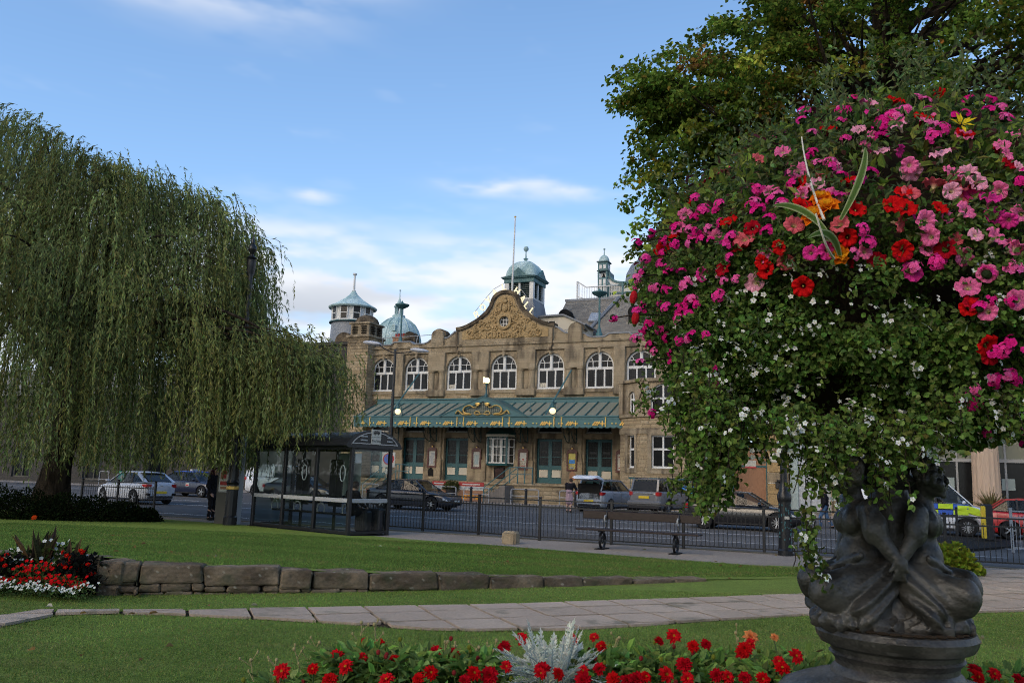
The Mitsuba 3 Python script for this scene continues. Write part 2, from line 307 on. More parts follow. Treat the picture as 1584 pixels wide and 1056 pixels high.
# mouldings
H('cornice', cat(bx(-10.7, 13, -.16, 0, 10.45, 10.62), bx(-10.7, 13, -.10, .0, 10.62, 10.86), bx(-10.7, 13, -.2, .1, 10.86, 11.0)), 'stone')
for a, b in ((-10.7, -6.0), (-4.55, -2.45), (-1.05, 1.05), (2.45, 4.55), (6.0, 9.2)): H('sill_course', bx(a, b, -.12, 0, 7.5, 7.72), 'stone')
# upper piers: a block on two half columns
for x, w in ((-8.4, .38), (-5.25, .68), (-1.75, .68), (1.75, .68), (5.25, .68), (8.4, .38)):
    big = w > .5
    H('pier', cb(x - w, x + w, -.24, 0, 9.12 if big else 7.72, 10.44, .02), 'stone'); H('pier_base', cb(x - w - .04, x + w + .04, -.28, 0, 7.3, 7.74, .02), 'stone')
    if big:
        for s in (-1, 1):
            H('half_column', cat(lathe([(0, 7.74), (.26, 7.74), (.26, 7.84), (.22, 7.88), (.21, 9.0), (.27, 9.03), (.27, 9.12), (0, 9.12)], 16, (x + s * .42, -.02, 0))), 'stone', 35)
# keystones and hood moulds over the windows
for x in WX:
    H('keystone', cat(cb(x - .09, x + .09, -.14, 0, 10.1, 10.45, .02), cb(x - .13, x + .13, -.1, 0, 10.33, 10.46, .02)), 'stone')
    o = arch_poly(x, 7.74, 9.22, 1.14).difference(arch_poly(x, 7.7, 9.22, 1.0)).intersection(Polygon([(x - 2, 9.15), (x + 2, 9.15), (x + 2, 11), (x - 2, 11)]))
    H('hood_mould', prism(o, -.05), 'stone')
# arched windows
fr = arch_poly(0, 7.74, 9.22, .985)
holes = [Polygon([(a + .05, 7.87), (b - .05, 7.87), (b - .05, 9.0), (a + .05, 9.0)]) for a, b in ((-.9, -.31), (-.31, .31), (.31, .9))]
fan = arch_poly(0, 9.18, 9.22, .87)
fan = fan.difference(Polygon([(-.11, 9), (.11, 9), (.11, 10.5), (-.11, 10.5)]))
bars = [LineString([(s * .5 * (1 if k else 1), 9.1), (s * .5, 9.52)]).buffer(.022) for s in (-1, 1) for k in (1,)]
ring = Point(0, 9.22).buffer(.5, 32).difference(Point(0, 9.22).buffer(.455, 32)) .intersection(Polygon([(-1, 9.5), (1, 9.5), (1, 11), (-1, 11)]))
bars += [LineString([(s * .08, 9.56), (s * .9, 9.56)]).buffer(.022) for s in (-1, 1)] + [LineString([(s * .5, 9.56), (s * .66, 9.9)]).buffer(.022) for s in (-1, 1)]
frame_poly = fr.difference(unary_union(holes)).difference(fan.difference(unary_union(bars)))
win_frame = mikit.ply(cat(prism(frame_poly, .1), cb(-.1, .1, -.06, .06, 9.05, 10.19, .02), cb(-1.04, 1.04, -.1, .1, 7.66, 7.78, .015), cb(-.14, .14, -.08, .06, 8.98, 9.2, .03)), 'white_paint')
lead_bars = mikit.ply(cat([bx(x - .006, x + .006, .058, .066, 7.86, 9.0) for x in np.r_[np.arange(-.76, -.35, .13), np.arange(-.2, .25, .13), np.arange(.45, .85, .13)]] + [bx(-.86, .86, .058, .066, z - .006, z + .006) for z in np.arange(8.0, 9.0, .14)]), 'lead_dark')
win_pane = mikit.ply(prism(arch_poly(0, 7.8, 9.22, .93), .01), 'pane')
blind = mikit.ply(cat(bx(-.82, -.38, .10, .12, 7.9, 8.18), bx(.4, .8, .12, .14, 7.9, 8.1)), 'cream')
for i, x in enumerate(WX):
    M = tr(x, .16, 0)
    w = H('window', win_frame, None, M=M)
    H('pane', win_pane, None, sub=w, M=M @ tr(0, .07, 0)); H('lead_bars', lead_bars, None, sub=w, M=M)
    if i in (1, 2, 4): H('notice', blind, None, sub=w, M=M @ tr(0, -.04, 0))
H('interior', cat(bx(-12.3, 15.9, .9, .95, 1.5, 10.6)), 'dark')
# ground floor: strips, plinths
for x in (-8.4, -5.25, -1.75, 1.75, 5.25):
    H('pilaster', cat(cb(x - .62, x + .62, -.13, 0, 2.9, 6.2, .02), cb(x - .7, x + .7, -.2, 0, 1.4, 2.9, .03), cb(x - .66, x + .66, -.17, 0, 5.05, 5.2, .02)), 'stone')
H('plinth_panel', cb(-1.05, 1.05, -.1, 0, 1.4, 2.5, .02), 'stone')
door = {}
lp = Polygon([(0, 1.42), (.9, 1.42), (.9, 4.34), (0, 4.34)]).difference(Polygon([(.13, 1.78), (.8, 1.78), (.8, 2.32), (.13, 2.32)])).difference(Polygon([(.13, 2.6), (.8, 2.6), (.8, 4.2), (.13, 4.2)]))
leaf_d = mikit.ply(cat(prism(lp, .09), bx(.13, .8, .03, .06, 3.14, 3.18)), 'teal')
kick = mikit.ply(cb(.15, .78, -.0, .05, 1.8, 2.3, .01), 'cream')
dglass = mikit.ply(bx(.12, .81, .05, .07, 2.55, 4.22), 'pane')
dlead = mikit.ply(cat([bx(x - .007, x + .007, .038, .05, 2.6, 4.2) for x in np.arange(.22, .78, .115)] + [bx(.13, .8, .038, .05, z - .007, z + .007) for z in np.arange(2.74, 4.2, .16)] + [bx(.22, .7, .03, .05, 3.42, 3.55)]), 'lead_dark')
dframe = mikit.ply(cat(bx(-.95, -.9, 0, .14, 1.4, 4.38), bx(.9, .95, 0, .14, 1.4, 4.38), bx(-.9, .9, 0, .14, 4.34, 4.38)), 'teal_dark')
fan_p = arch_poly(0, 4.74, 4.78, .92, 16, .75)
fan_frame = mikit.ply(cat(prism(fan_p.difference(arch_poly(0, 4.86, 4.86, .83, 16, .6)), .1), cb(-.95, .95, -.07, .1, 4.72, 4.84, .01)), 'white_paint')
fan_pane = mikit.ply(prism(arch_poly(0, 4.8, 4.82, .86, 14, .68), .01), 'pane')
for x in DX:
    d = H('door', dframe, None, M=tr(x, .3, 0))
    for s in (1, -1):
        M = tr(x, .32, 0) @ np.diag([s, 1, 1, 1.0])
        H('leaf', leaf_d, None, sub=d, M=M); H('kick_panel', kick, None, sub=d, M=M); H('pane', dglass, None, sub=d, M=M); H('lead_bars', dlead, None, sub=d, M=M)
    f = H('fanlight', fan_frame, None, M=tr(x, .25, 0)); H('pane', fan_pane, None, sub=f, M=tr(x, .32, 0))
# oriel window
o = H('oriel_window', cat(hull([(-.72, -.62, 2.5), (.72, -.62, 2.5), (1.05, 0, 2.5), (-1.05, 0, 2.5), (-.76, -.66, 2.62), (.76, -.66, 2.62), (1.1, 0, 2.62), (-1.1, 0, 2.62)]), hull([(-.76, -.66, 4.42), (.76, -.66, 4.42), (1.1, 0, 4.42), (-1.1, 0, 4.42), (-.8, -.7, 4.6), (.8, -.7, 4.6), (1.15, 0, 4.6), (-1.15, 0, 4.6)]), *[cb(x - .07, x + .07, -.66, -.54, 2.62, 4.42, .02) for x in (-.7, -.38, .38, .7)], hull([(-.9, -.7, 4.6), (.9, -.7, 4.6), (1.2, 0, 4.6), (-1.2, 0, 4.6), (-.8, 0, 5.05), (.8, 0, 5.05)])), 'teal')
ow = lambda x0, x1, cols: cat(prism(Polygon([(x0, 2.64), (x1, 2.64), (x1, 4.34), (x0, 4.34)]).difference(unary_union([Polygon([(x0 + .06 + (x1 - x0 - .12) * i / cols + .015, a), (x0 + .06 + (x1 - x0 - .12) * (i + 1) / cols - .015, a), (x0 + .06 + (x1 - x0 - .12) * (i + 1) / cols - .015, b), (x0 + .06 + (x1 - x0 - .12) * i / cols + .015, b)]) for i in range(cols) for a, b in ((2.72, 3.2), (3.24, 3.72), (3.8, 4.26))])), .07))
H('sash', ow(-.31, .31, 2), 'white_paint', sub=o, M=tr(0, -.69, 0))
for s in (-1, 1):
    H('sash', ow(-.24, .24, 1), 'white_paint', sub=o, M=tr(s * .56, -.64, 0) @ rotm([0, 0, 1], s * 12))
    H('side_sash', ow(-.26, .26, 1), 'white_paint', sub=o, M=tr(s * .95, -.33, 0) @ rotm([0, 0, 1], s * 60))
H('pane', hull([(-.68, -.58, 2.6), (.68, -.58, 2.6), (1.0, 0, 2.6), (-1.0, 0, 2.6), (-.68, -.58, 4.4), (.68, -.58, 4.4), (1.0, 0, 4.4), (-1.0, 0, 4.4)]), 'pane_lit', sub=o)
H('cornice', hull([(-.83, -.73, 4.44), (.83, -.73, 4.44), (1.18, 0, 4.44), (-1.18, 0, 4.44), (-.83, -.73, 4.62), (.83, -.73, 4.62), (1.18, 0, 4.62), (-1.18, 0, 4.62)]), 'cream', sub=o)
# gable and parapet
hg = np.array([(0, 14.68), (.35, 14.64), (.62, 14.53), (.85, 14.33), (.97, 14.1), (1.03, 13.88), (1.12, 13.66), (1.42, 13.25), (2.05, 12.75), (2.85, 12.34), (3.3, 12.2), (3.78, 12.13)])
gp = np.vstack([hg[::-1], hg[1:] * [-1, 1]])
gable = Polygon(np.vstack([gp, [(-3.78, 11.0), (3.78, 11.0)]]))
rw = Point(0, 12.52).buffer(.42, 24)
gh = H('gable', prism(gable.difference(rw), .45), 'stone', M=tr(0, -.05, 0))
cop = LineString(gp).buffer(.12, cap_style=2)
H('coping', prism(cop, .7), 'sooty', sub=gh, M=tr(0, -.2, 0))
gi = gable.buffer(-.26).intersection(Polygon([(-3.3, 11.35), (3.3, 11.35), (3.3, 15), (-3.3, 15)])).difference(rw)
H('tympanum', prism(gi, .06), 'carved', sub=gh, M=tr(0, -.1, 0))
rg = np.random.default_rng(4)
def spiral(cx, cz, r, turns, a0, sgn, n=26):
    t = np.linspace(0, 1, n); a = math.radians(a0) + sgn * turns * 2 * np.pi * t; rr = r * (1 - .82 * t)
    return np.stack([cx + rr * np.cos(a), np.zeros(n), cz + rr * np.sin(a)], 1)
relief = []
for s in (-1, 1):
    for cx, cz, r, tn, a0, sg in ((2.55, 11.72, .34, 1.5, 180, 1), (2.0, 11.66, .26, 1.4, 20, -1), (1.35, 12.25, .32, 1.4, 200, 1), (1.75, 12.5, .2, 1.3, 0, 1), (.85, 12.75, .27, 1.4, 250, -1), (1.05, 13.1, .17, 1.3, 90, 1), (.55, 13.2, .2, 1.2, 300, 1), (.42, 13.75, .18, 1.4, 180, -1), (.7, 12.05, .2, 1.3, 60, -1), (2.2, 12.15, .22, 1.3, 100, -1)):
        p = spiral(cx, cz, r, tn, a0, sg); p[:, 0] *= s
        relief.append(tube(p, np.linspace(.075, .03, len(p)), 6))
    for _ in range(60):
        x, z = rg.uniform(.45, 2.9), rg.uniform(11.75, 13.9)
        if not gi.buffer(-.12).contains(Point(x, z)) or (x ** 2 + (z - 12.52) ** 2) < .32: continue
        relief.append(xf(ell((0, 0, 0), (.06 + .1 * rg.random(), .07, .035 + .03 * rg.random()), 7, 5), tr(s * x, -.02, z) @ rotm([0, 1, 0], rg.uniform(0, 180))))
relief += [ell((0, -.02, 13.5), (.22, .1, .28), 12, 8), ell((0, -.02, 13.98), (.2, .12, .16), 10, 6), ell((0, -.03, 14.22), (.1, .1, .12), 8, 6), ell((-.32, -.01, 13.55), (.1, .1, .3), 8, 6), ell((.32, -.01, 13.55), (.1, .1, .3), 8, 6)]
H('carving', cat(relief), 'carved', 40, sub=gh, M=tr(0, -.13, 0))
km = meshkit.text_mesh('KURSAAL', .36, .09, bold=True); kv = np.array(km.vertices); kw = kv[:, 0].max()
kv = np.stack([(kv[:, 0] / kw - .5) * 3.0, -kv[:, 2], kv[:, 1] + 11.42], 1)
H('lettering', (kv, np.array(km.faces)), 'carved', sub=gh, M=tr(0, -.1, 0), label='carved stone lettering reading KURSAAL')
H('round_window', prism(Point(0, 12.52).buffer(.56, 28).difference(Point(0, 12.52).buffer(.38, 28)), .2), 'carved', sub=gh, M=tr(0, -.26, 0))
rwn = H('window', cat(prism(Point(0, 12.52).buffer(.43, 24).difference(Point(0, 12.52).buffer(.35, 24)), .06), *[bx(x - .02, x + .02, 0, .05, 12.14, 12.9) for x in (-.13, .13)], *[bx(-.38, .38, 0, .05, z - .02, z + .02) for z in (12.36, 12.66)]), 'white_paint', M=tr(0, -.02, 0))
H('pane', prism(Point(0, 12.52).buffer(.41, 24), .01), 'pane_lit', sub=rwn, M=tr(0, .04, 0))
H('frieze', cb(-3.5, 3.5, -.09, 0, 11.02, 11.34, .02), 'stone', sub=gh)
for s in (-1, 1):
    sc_ = lambda a: [(s * x, z) for x, z in a]
    pts = [(3.78, 12.0), (3.95, 11.98), (4.2, 11.78), (4.5, 11.58), (4.85, 11.52), (5.72, 11.52), (5.95, 11.44), (6.15, 11.28), (6.45, 11.2), (7.3, 11.2), (7.45, 11.28), (7.6, 11.4), (9.0, 11.4), (9.12, 11.3), (9.3, 11.2), (11.2 if s < 0 else 14, 11.2)]
    end = pts[-1][0]
    H('parapet', prism(Polygon(sc_(pts + [(end, 10.98), (3.78, 10.98)])), .42), 'stone')
    H('parapet_capping', prism(LineString(sc_(pts)).buffer(.045, cap_style=2), .56), 'lead', M=tr(0, -.07, 0))
    H('parapet_pier', prism(Polygon(sc_([(4.78, 11.0), (4.78, 11.78), *map(tuple, arcpts(5.28, 11.74, .5, 180, 0, 12, .44)), (5.78, 11.78), (5.78, 11.0)])), .95), 'stone', M=tr(0, -.18, 0))
    H('pier_roof', prism(LineString(sc_([tuple(q) for q in arcpts(5.28, 11.74, .54, 180, 0, 12, .48)])).buffer(.05, cap_style=2), .75), 'sooty', M=tr(0, .04, 0))
    H('rain_pipe', cat(tube([(s * 3.66, -.18, 12.0), (s * 3.66, -.2, 10.7), (s * 3.55, -.2, 10.5)], .045, 6), bx(s * 3.55 - .1, s * 3.55 + .1, -.3, -.12, 10.36, 10.55)), 'sooty')
# corner tower with louvres and its stone dome
tw = H('corner_tower', cat(bx(-12.5, -10.68, -.92, 1.2, 0, 11.85)), 'stone_rough')
H('tower_head', cat(cb(-12.4, -10.78, -.8, 1.1, 11.85, 12.85, .04), cb(-12.62, -10.56, -1.04, 1.3, 11.72, 11.9, .04), cb(-12.52, -10.66, -.92, 1.2, 12.75, 12.9, .03)), 'stone', sub=tw)
H('tower_dome', lathe([(.92, 12.88), (.9, 13.05), (.78, 13.28), (.55, 13.46), (.28, 13.56), (0, 13.6)], 16, (-11.59, .15, 0)), 'sooty', 40, sub=tw)
for x, sx in ((-11.98, 1), (-11.2, 1)):
    H('louvre', cat(*[bar((x - .24, -.86, z), (x + .24, -.86, z), .16, .035) for z in np.arange(12.06, 12.7, .13)], prism(arch_poly(x, 12.0, 12.45, .25), -.01)), 'dark', sub=tw, M=tr(0, .03, 0))
H('louvre', cat(*[bar((-10.74, y - .24, z), (-10.74, y + .24, z), .16, .035) for z in np.arange(12.06, 12.7, .13) for y in (-.3, .55)]), 'dark', sub=tw)
H('side_wall', cat(bx(-30, -12.45, -.25, .3, 0, 11.3), bx(-30, -12.45, -.4, .4, 11.3, 11.55)), 'greywall')
H('side_gablet', prism(arch_poly(-13.6, 11.4, 11.6, .75, 14), .5), 'sooty')
# side wing with a canted corner
poly = [(9.3, 0.0), (9.3, -2.9), (11.0, -4.2), (15.3, -4.2), (15.3, 0)]
wg = H('side_wing', flat(Polygon(poly), 7.75), 'lead')
def wing_face(a, b, z0, z1, openings, mat, name, th=.35):
    a, b = np.array(a, float), np.array(b, float); L = np.linalg.norm(b - a); ang = math.degrees(math.atan2(*(b - a)[::-1]))
    M = tr(a[0], a[1], 0) @ rotm([0, 0, 1], ang)
    p = Polygon([(0, z0), (L, z0), (L, z1), (0, z1)])
    for q in openings: p = p.difference(q)
    H(name, prism(p, th), mat, sub=wg, M=M); return M, L
rect = lambda x0, x1, z0, z1: Polygon([(x0, z0), (x1, z0), (x1, z1), (x0, z1)])
def arch_win(x, w, z0, zs): return arch_poly(x, z0, zs, w, 14)
faces = [((9.3, 0), (9.3, -2.9), [], []), ((9.3, -2.9), (11.0, -4.2), [(1.13, .33)], [(1.13, .33)]), ((11.0, -4.2), (15.3, -4.2), [(1.25, .66), (3.5, .5)], [(1.25, .72), (3.5, .6)])]
for a, b, lowo, upo in faces:
    M, L = wing_face(a, b, 0, 5.62, [rect(x - w, x + w, 2.5, 4.42) for x, w in lowo], 'stone_rough', 'wing_wall')
    M, L = wing_face(a, b, 5.62, 7.62, [arch_win(x, w, 5.74, 6.75) for x, w in upo], 'stone', 'wing_upper_wall')
    [H('wing_band', m_, 'stone', sub=wg, M=M) for m_ in (cb(-.06, L + .06, -.12, .1, 5.5, 5.7, .02), cb(-.03, L + .03, -.06, .1, 4.5, 4.86, .02), cb(-.1, L + .1, -.16, .2, 7.6, 7.8, .03))]
    if len(lowo): [H('wing_pilaster', m_, 'stone', sub=wg, M=M) for m_ in (cb(-.02, .38, -.13, .1, 5.7, 7.6, .02), cb(L - .35, L + .02, -.13, .1, 5.7, 7.6, .02))]
    for x, w in lowo:
        p = rect(x - w, x + w, 2.5, 4.42)
        cols = [rect(x - w + .08, x - .05, a_, b_) for a_, b_ in ((2.62, 3.55), (3.67, 4.34))] + [rect(x + .05, x + w - .08, a_, b_) for a_, b_ in ((2.62, 3.55), (3.67, 4.34))] if w > .4 else [rect(x - w + .07, x + w - .07, a_, b_) for a_, b_ in ((2.62, 3.55), (3.67, 4.34))]
        q = H('window', cat(prism(p.difference(unary_union(cols)), .1), cb(x - w - .08, x + w + .08, -.1, .1, 2.4, 2.52, .01)), 'white_paint', M=M @ tr(0, .14, 0))
        H('pane', bx(x - w, x + w, .2, .22, 2.5, 4.42), 'pane', sub=q, M=M)
        H('surround', prism(rect(x - w - .24, x + w + .24, 2.2, 4.5).difference(rect(x - w - .01, x + w + .01, 2.49, 4.43)), -.05), 'stone', sub=q, M=M)
    for x, w in upo:
        p = arch_win(x, w, 5.74, 6.75)
        hol = p.buffer(-.08).difference(unary_union([rect(x - .05, x + .05, 5, 8), rect(x - 2, x + 2, 6.55, 6.66)]))
        q = H('window', prism(p.difference(hol), .1), 'white_paint', M=M @ tr(0, .14, 0))
        H('pane', prism(p, .01), 'pane', sub=q, M=M @ tr(0, .22, 0))
# terrace in front of the doors, steps with handrails
H('terrace', cat(bx(-10.7, 9.3, -3.6, 0, 0, 1.25), bx(-10.8, 9.3, -3.7, 0, 1.25, 1.4)), 'stone_rough')
for x in (-6.6, 2.2):
    st = H('steps', cat([bx(x - .3 * k, x - .3 * k + .3 * (k + 1) + .1, -5.0, -3.7, 1.2 - .2 * k - .2, 1.4 - .2 * (k + 1)) for k in range(6)]), 'slab')
# canopy
CF, CB, ZB, ZF = -3.0, -.12, 6.78, 5.6
cp = H('canopy', cat(bx(-10.1, 9.25, CB - .02, 0, 6.76, 7.06), bx(-10.1, 9.25, -.24, 0, 7.06, 7.13), bx(-10.1, 9.25, CF - .06, CF + .1, 5.44, 5.62), cb(-10.14, 9.25, CF - .12, CF + .02, 5.58, 5.68, .02)), 'bluegreen')
xs = np.linspace(-10.05, 9.2, 27)
pane_c = mikit.ply(hull([(0, CF, ZF), (xs[1] - xs[0], CF, ZF), (0, CB, ZB), (xs[1] - xs[0], CB, ZB), (0, CF, ZF - .015), (xs[1] - xs[0], CF, ZF - .015), (0, CB, ZB - .015), (xs[1] - xs[0], CB, ZB - .015)]), 'greenglass')
rib_c = mikit.ply(bar((0, CF, ZF + .02), (0, CB, ZB + .02), .07, .09), 'teal')
for i, x in enumerate(xs):
    if i < 26: H('glass_panel', pane_c, None, sub=cp, M=tr(x, 0, 0))
    H('rib', rib_c, None, sub=cp, M=tr(x, 0, 0))
sca = []
for x in np.arange(-10.1, 9.2, .4): sca += [tuple(q) for q in arcpts(x + .2, 5.0, .2, 180, 360, 6, .1)]
H('valance', prism(Polygon([(-10.1, 5.44)] + sca + [(9.3, 5.44)]), .05), 'bluegreen', sub=cp, M=tr(0, CF - .03, 0))
gold = []
disc = lambda x, z, r: xf(lathe([(0, -.02), (r, -.02), (r * .8, .02), (0, .03)], 10), tr(x, CF - .06, z) @ rotm([1, 0, 0], 90))
for x0 in np.arange(-9.3, 9.3, 1.75):
    gold += [bx(x0 - .17, x0 + .17, CF - .09, CF - .03, 5.15, 5.21), bx(x0 - .03, x0 + .03, CF - .09, CF - .03, 5.02, 5.34)]
    gold += [disc(x0 + k, 5.18, .055) for k in (.62, .86)]
    gold += [bar((x0 + 1.12 + k, CF - .07, 5.06), (x0 + 1.3 + k, CF - .07, 5.3), .07, .07) for k in (0, .14, .28)]
for x in (-8.75, -5.5, -5.0, -1.9, -1.42, 1.42, 1.9, 5.0, 5.5, 8.4):
    gold += [cat(bx(x - .025, x + .025, CF - .1, CF - .04, 4.98, 5.5), disc(x, 5.56, .06), disc(x, 5.2, .05))]
H('gold_ornament', cat(gold), 'gold', sub=cp)
pedp = Polygon([(-3.12, 5.62), (3.12, 5.62), (0, 6.92)])
pd = H('pediment', prism(pedp.difference(Polygon([(-2.1, 5.74), (2.1, 5.74), (0, 6.62)])), .12), 'bluegreen', sub=None, M=tr(0, CF - .16, 0))
H('pediment_roof', cat(hull([(-3.2, CF - .2, 5.66), (0, CF - .2, 6.98), (-3.2, CF - .2, 5.58), (0, CF - .2, 6.9), (0, CB, 6.98), (0, CB, 6.9), (-.5, CB, 6.8)]), hull([(3.2, CF - .2, 5.66), (0, CF - .2, 6.98), (3.2, CF - .2, 5.58), (0, CF - .2, 6.9), (0, CB, 6.98), (0, CB, 6.9), (.5, CB, 6.8)])), 'teal', sub=pd)
H('backing', prism(Polygon([(-2.4, 5.68), (2.4, 5.68), (0, 6.7)]), .03), 'greenglass', sub=pd, M=tr(0, CF - .06, 0))
H('lattice', cat([bx(x - .012, x + .012, CF - .1, CF - .07, 5.7, 6.62 - abs(x) * .42) for x in np.arange(-1.8, 1.81, .15)] + [bx(-1.9 + k, 1.9 - k, CF - .1, CF - .07, 5.9 + k * .42, 5.92 + k * .42) for k in (0, .6, 1.1)]), 'teal_dark', sub=pd)
gs = []
for s in (-1, 1):
    p = spline([(s * x, 0, z) for x, z in ((1.75, 5.78), (1.5, 5.95), (1.35, 5.78), (1.1, 5.77), (.9, 5.85), (.82, 6.05), (1.05, 6.12), (1.25, 6.05))], 40) if 0 else None
    q = spline([(s * x, CF - .22, z) for x, z in ((1.95, 5.8), (1.72, 5.98), (1.5, 5.8), (1.2, 5.74), (.8, 5.74))], 24)
    r_ = spline([(s * x, CF - .22, z) for x, z in ((.42, 6.28), (.62, 6.2), (.85, 6.32), (1.15, 6.3), (1.38, 6.1), (1.36, 5.92), (1.15, 5.8), (.9, 5.78))], 30)
    t_ = spline([(s * x, CF - .22, z) for x, z in ((.05, 5.78), (.3, 5.74), (.55, 5.78), (.5, 5.92), (.28, 5.93), (.16, 5.84))], 24)
    gs += [tube(q, .045, 6), tube(r_, np.linspace(.03, .065, 30), 6), tube(t_, .035, 6), ell((s * .34, CF - .24, 6.44), (.2, .06, .1), 10, 6), ell((s * .34, CF - .24, 6.34), (.11, .06, .07), 8, 6)]
H('gold_scroll', cat(gs), 'gold', 40, sub=pd)
for x in (-8.4, -5.25, -1.75, 1.75, 5.25):
    for s in (-.26, .26):
        c = [tube(np.stack([np.full(12, x + s), *( -.16 - np.abs(np.sin(np.linspace(0, 1.57, 12))) * 1.1, 4.1 + 1.0 * (1 - np.cos(np.linspace(0, 1.57, 12))))], 1), .03, 5), rod((x + s, -.16, 4.1), (x + s, -.16, 5.1), .03, 5), rod((x + s, -.16, 5.1), (x + s, -1.26, 5.1), .03, 5), tube(np.stack([np.full(14, x + s), -.42 + .2 * np.cos(np.linspace(0, 6.2, 14)), 4.82 + .2 * np.sin(np.linspace(0, 6.2, 14))], 1), .02, 5)]
        H('bracket', cat(c), 'teal_dark', sub=cp)
for x in (-6.6, 5.1): H('stay', rod((x - .9, CF + .4, 5.75), (x, -.25, 8.95), .05, 6), 'bluegreen', sub=cp)
for k in (-4.1, 2.9): H('tie_rod', cat(rod((k, -1.9, 6.05), (k, -1.9, 7.0), .02, 5), ell((k, -1.9, 6.15), (.09, .09, .09), 8, 6)), 'bluegreen', sub=cp)
# cupola behind the gable
CX, CY = 0.0, 3.4
sq = lambda h, z0, z1, b=.02: cb(CX - h, CX + h, CY - h, CY + h, z0, z1, b)
cu = H('cupola', hull([(CX + sx * a, CY + sy * a, z) for a, z in ((1.55, 12.0), (1.12, 14.62)) for sx in (-1, 1) for sy in (-1, 1)]), 'lead')
H('stage', cat(sq(1.14, 14.6, 14.72), *[cb(CX + sx * .98 - .16, CX + sx * .98 + .16, CY + sy * .98 - .16, CY + sy * .98 + .16, 14.7, 15.9) for sx in (-1, 1) for sy in (-1, 1)], *[cb(CX - .08, CX + .08, CY + s * 1.0 - .08, CY + s * 1.0 + .08, 14.7, 15.9) for s in (-1, 1)], *[cb(CX + s * 1.0 - .08, CX + s * 1.0 + .08, CY - .08, CY + .08, 14.7, 15.9) for s in (-1, 1)]), 'white_paint', sub=cu)
H('louvre', cat(sq(.86, 14.7, 15.9), *[bar((CX - .86, CY + s * .95, z), (CX + .86, CY + s * .95, z), .13, .03) for z in np.arange(14.82, 15.85, .14) for s in (-1, 1)], *[bar((CX + s * .95, CY - .86, z), (CX + s * .95, CY + .86, z), .13, .03) for z in np.arange(14.82, 15.85, .14) for s in (-1, 1)]), 'teal_dark', sub=cu)
H('entablature', cat(sq(1.2, 15.88, 16.22), sq(1.34, 16.2, 16.32, .03)), 'bluegreen', sub=cu)
pdm = prism(Polygon([(-1.36, 16.3), (1.36, 16.3), (.62, 16.42), (0, 16.98), (-.62, 16.42)]), .16)
for k in range(4): H('small_pediment', pdm, 'bluegreen', sub=cu, M=tr(CX, CY, 0) @ rotm([0, 0, 1], 90 * k) @ tr(0, -1.42, 0))
dv = []
for t in np.linspace(0, 1, 11):
    dv.append((1.22 * math.cos(t * math.pi / 2) ** .8 + .04, 16.3 + 1.42 * math.sin(t * math.pi / 2)))
dm = lathe(dv, 48, (0, 0, 0)); v = dm[0].copy(); a = np.arctan2(v[:, 1], v[:, 0]); sqf = 1 / np.maximum(np.abs(np.cos(a)), np.abs(np.sin(a)))
v[:, :2] *= np.minimum(sqf, 1.26)[:, None] ** .9 * .98; v[:, :2] += (CX, CY)
H('copper_dome', (v, dm[1]), 'copper', 35, sub=cu)
H('finial', lathe([(0, 17.65), (.16, 17.7), (.1, 17.85), (.2, 17.95), (.06, 18.05), (.045, 18.5), (.08, 18.54), (.17, 18.62), (.2, 18.74), (.15, 18.88), (0, 18.94)], 14, (CX, CY, 0)), 'copper', 40, sub=cu)
# round turret to the left
TXc, TYc = -15.65, 4.0
tu = H('round_turret', lathe([(2.3, 11.2), (1.72, 12.4), (1.66, 13.75), (1.75, 13.8)], 28, (TXc, TYc, 0)), 'lead', 40)
H('window_stage', lathe([(1.7, 13.78), (1.8, 13.82), (1.8, 13.95), (1.6, 14.0), (1.6, 15.0), (1.8, 15.06), (0, 15.06)], 28, (TXc, TYc, 0)), 'white_paint', sub=tu)
H('trim', cat(lathe([(1.72, 13.74), (1.86, 13.78), (1.86, 13.86), (1.7, 13.9)], 28, (TXc, TYc, 0))), 'teal', sub=tu)
tw_fr = mikit.ply(cat(cb(-.3, .3, -.08, .05, 14.02, 15.0, .03)), 'pane'); tw_b = mikit.ply(cat(bx(-.3, .3, -.11, 0, 14.46, 14.52), bx(-.32, -.26, -.11, 0, 14.0, 15.0), bx(.26, .32, -.11, 0, 14.0, 15.0)), 'white_paint')
for k in range(10):
    M = tr(TXc, TYc, 0) @ rotm([0, 0, 1], 36 * k + 10) @ tr(0, -1.56, 0)
    q = H('turret_window', tw_fr, None, sub=tu, M=M); H('turret_sash', tw_b, None, sub=tu, M=M)
H('copper_roof', lathe([(0, 15.02), (1.95, 15.02), (2.0, 15.12), (1.88, 15.2), (1.35, 15.48), (.8, 15.85), (.35, 16.25), (.16, 16.55), (0, 16.6)], 28, (TXc, TYc, 0)), 'copper', 30, sub=tu)
H('finial', lathe([(.14, 16.5), (.18, 16.6), (.09, 16.65), (.08, 17.9), (.17, 17.95), (.17, 18.08), (0, 18.1)], 12, (TXc, TYc, 0)), 'white_paint', 40, sub=tu)
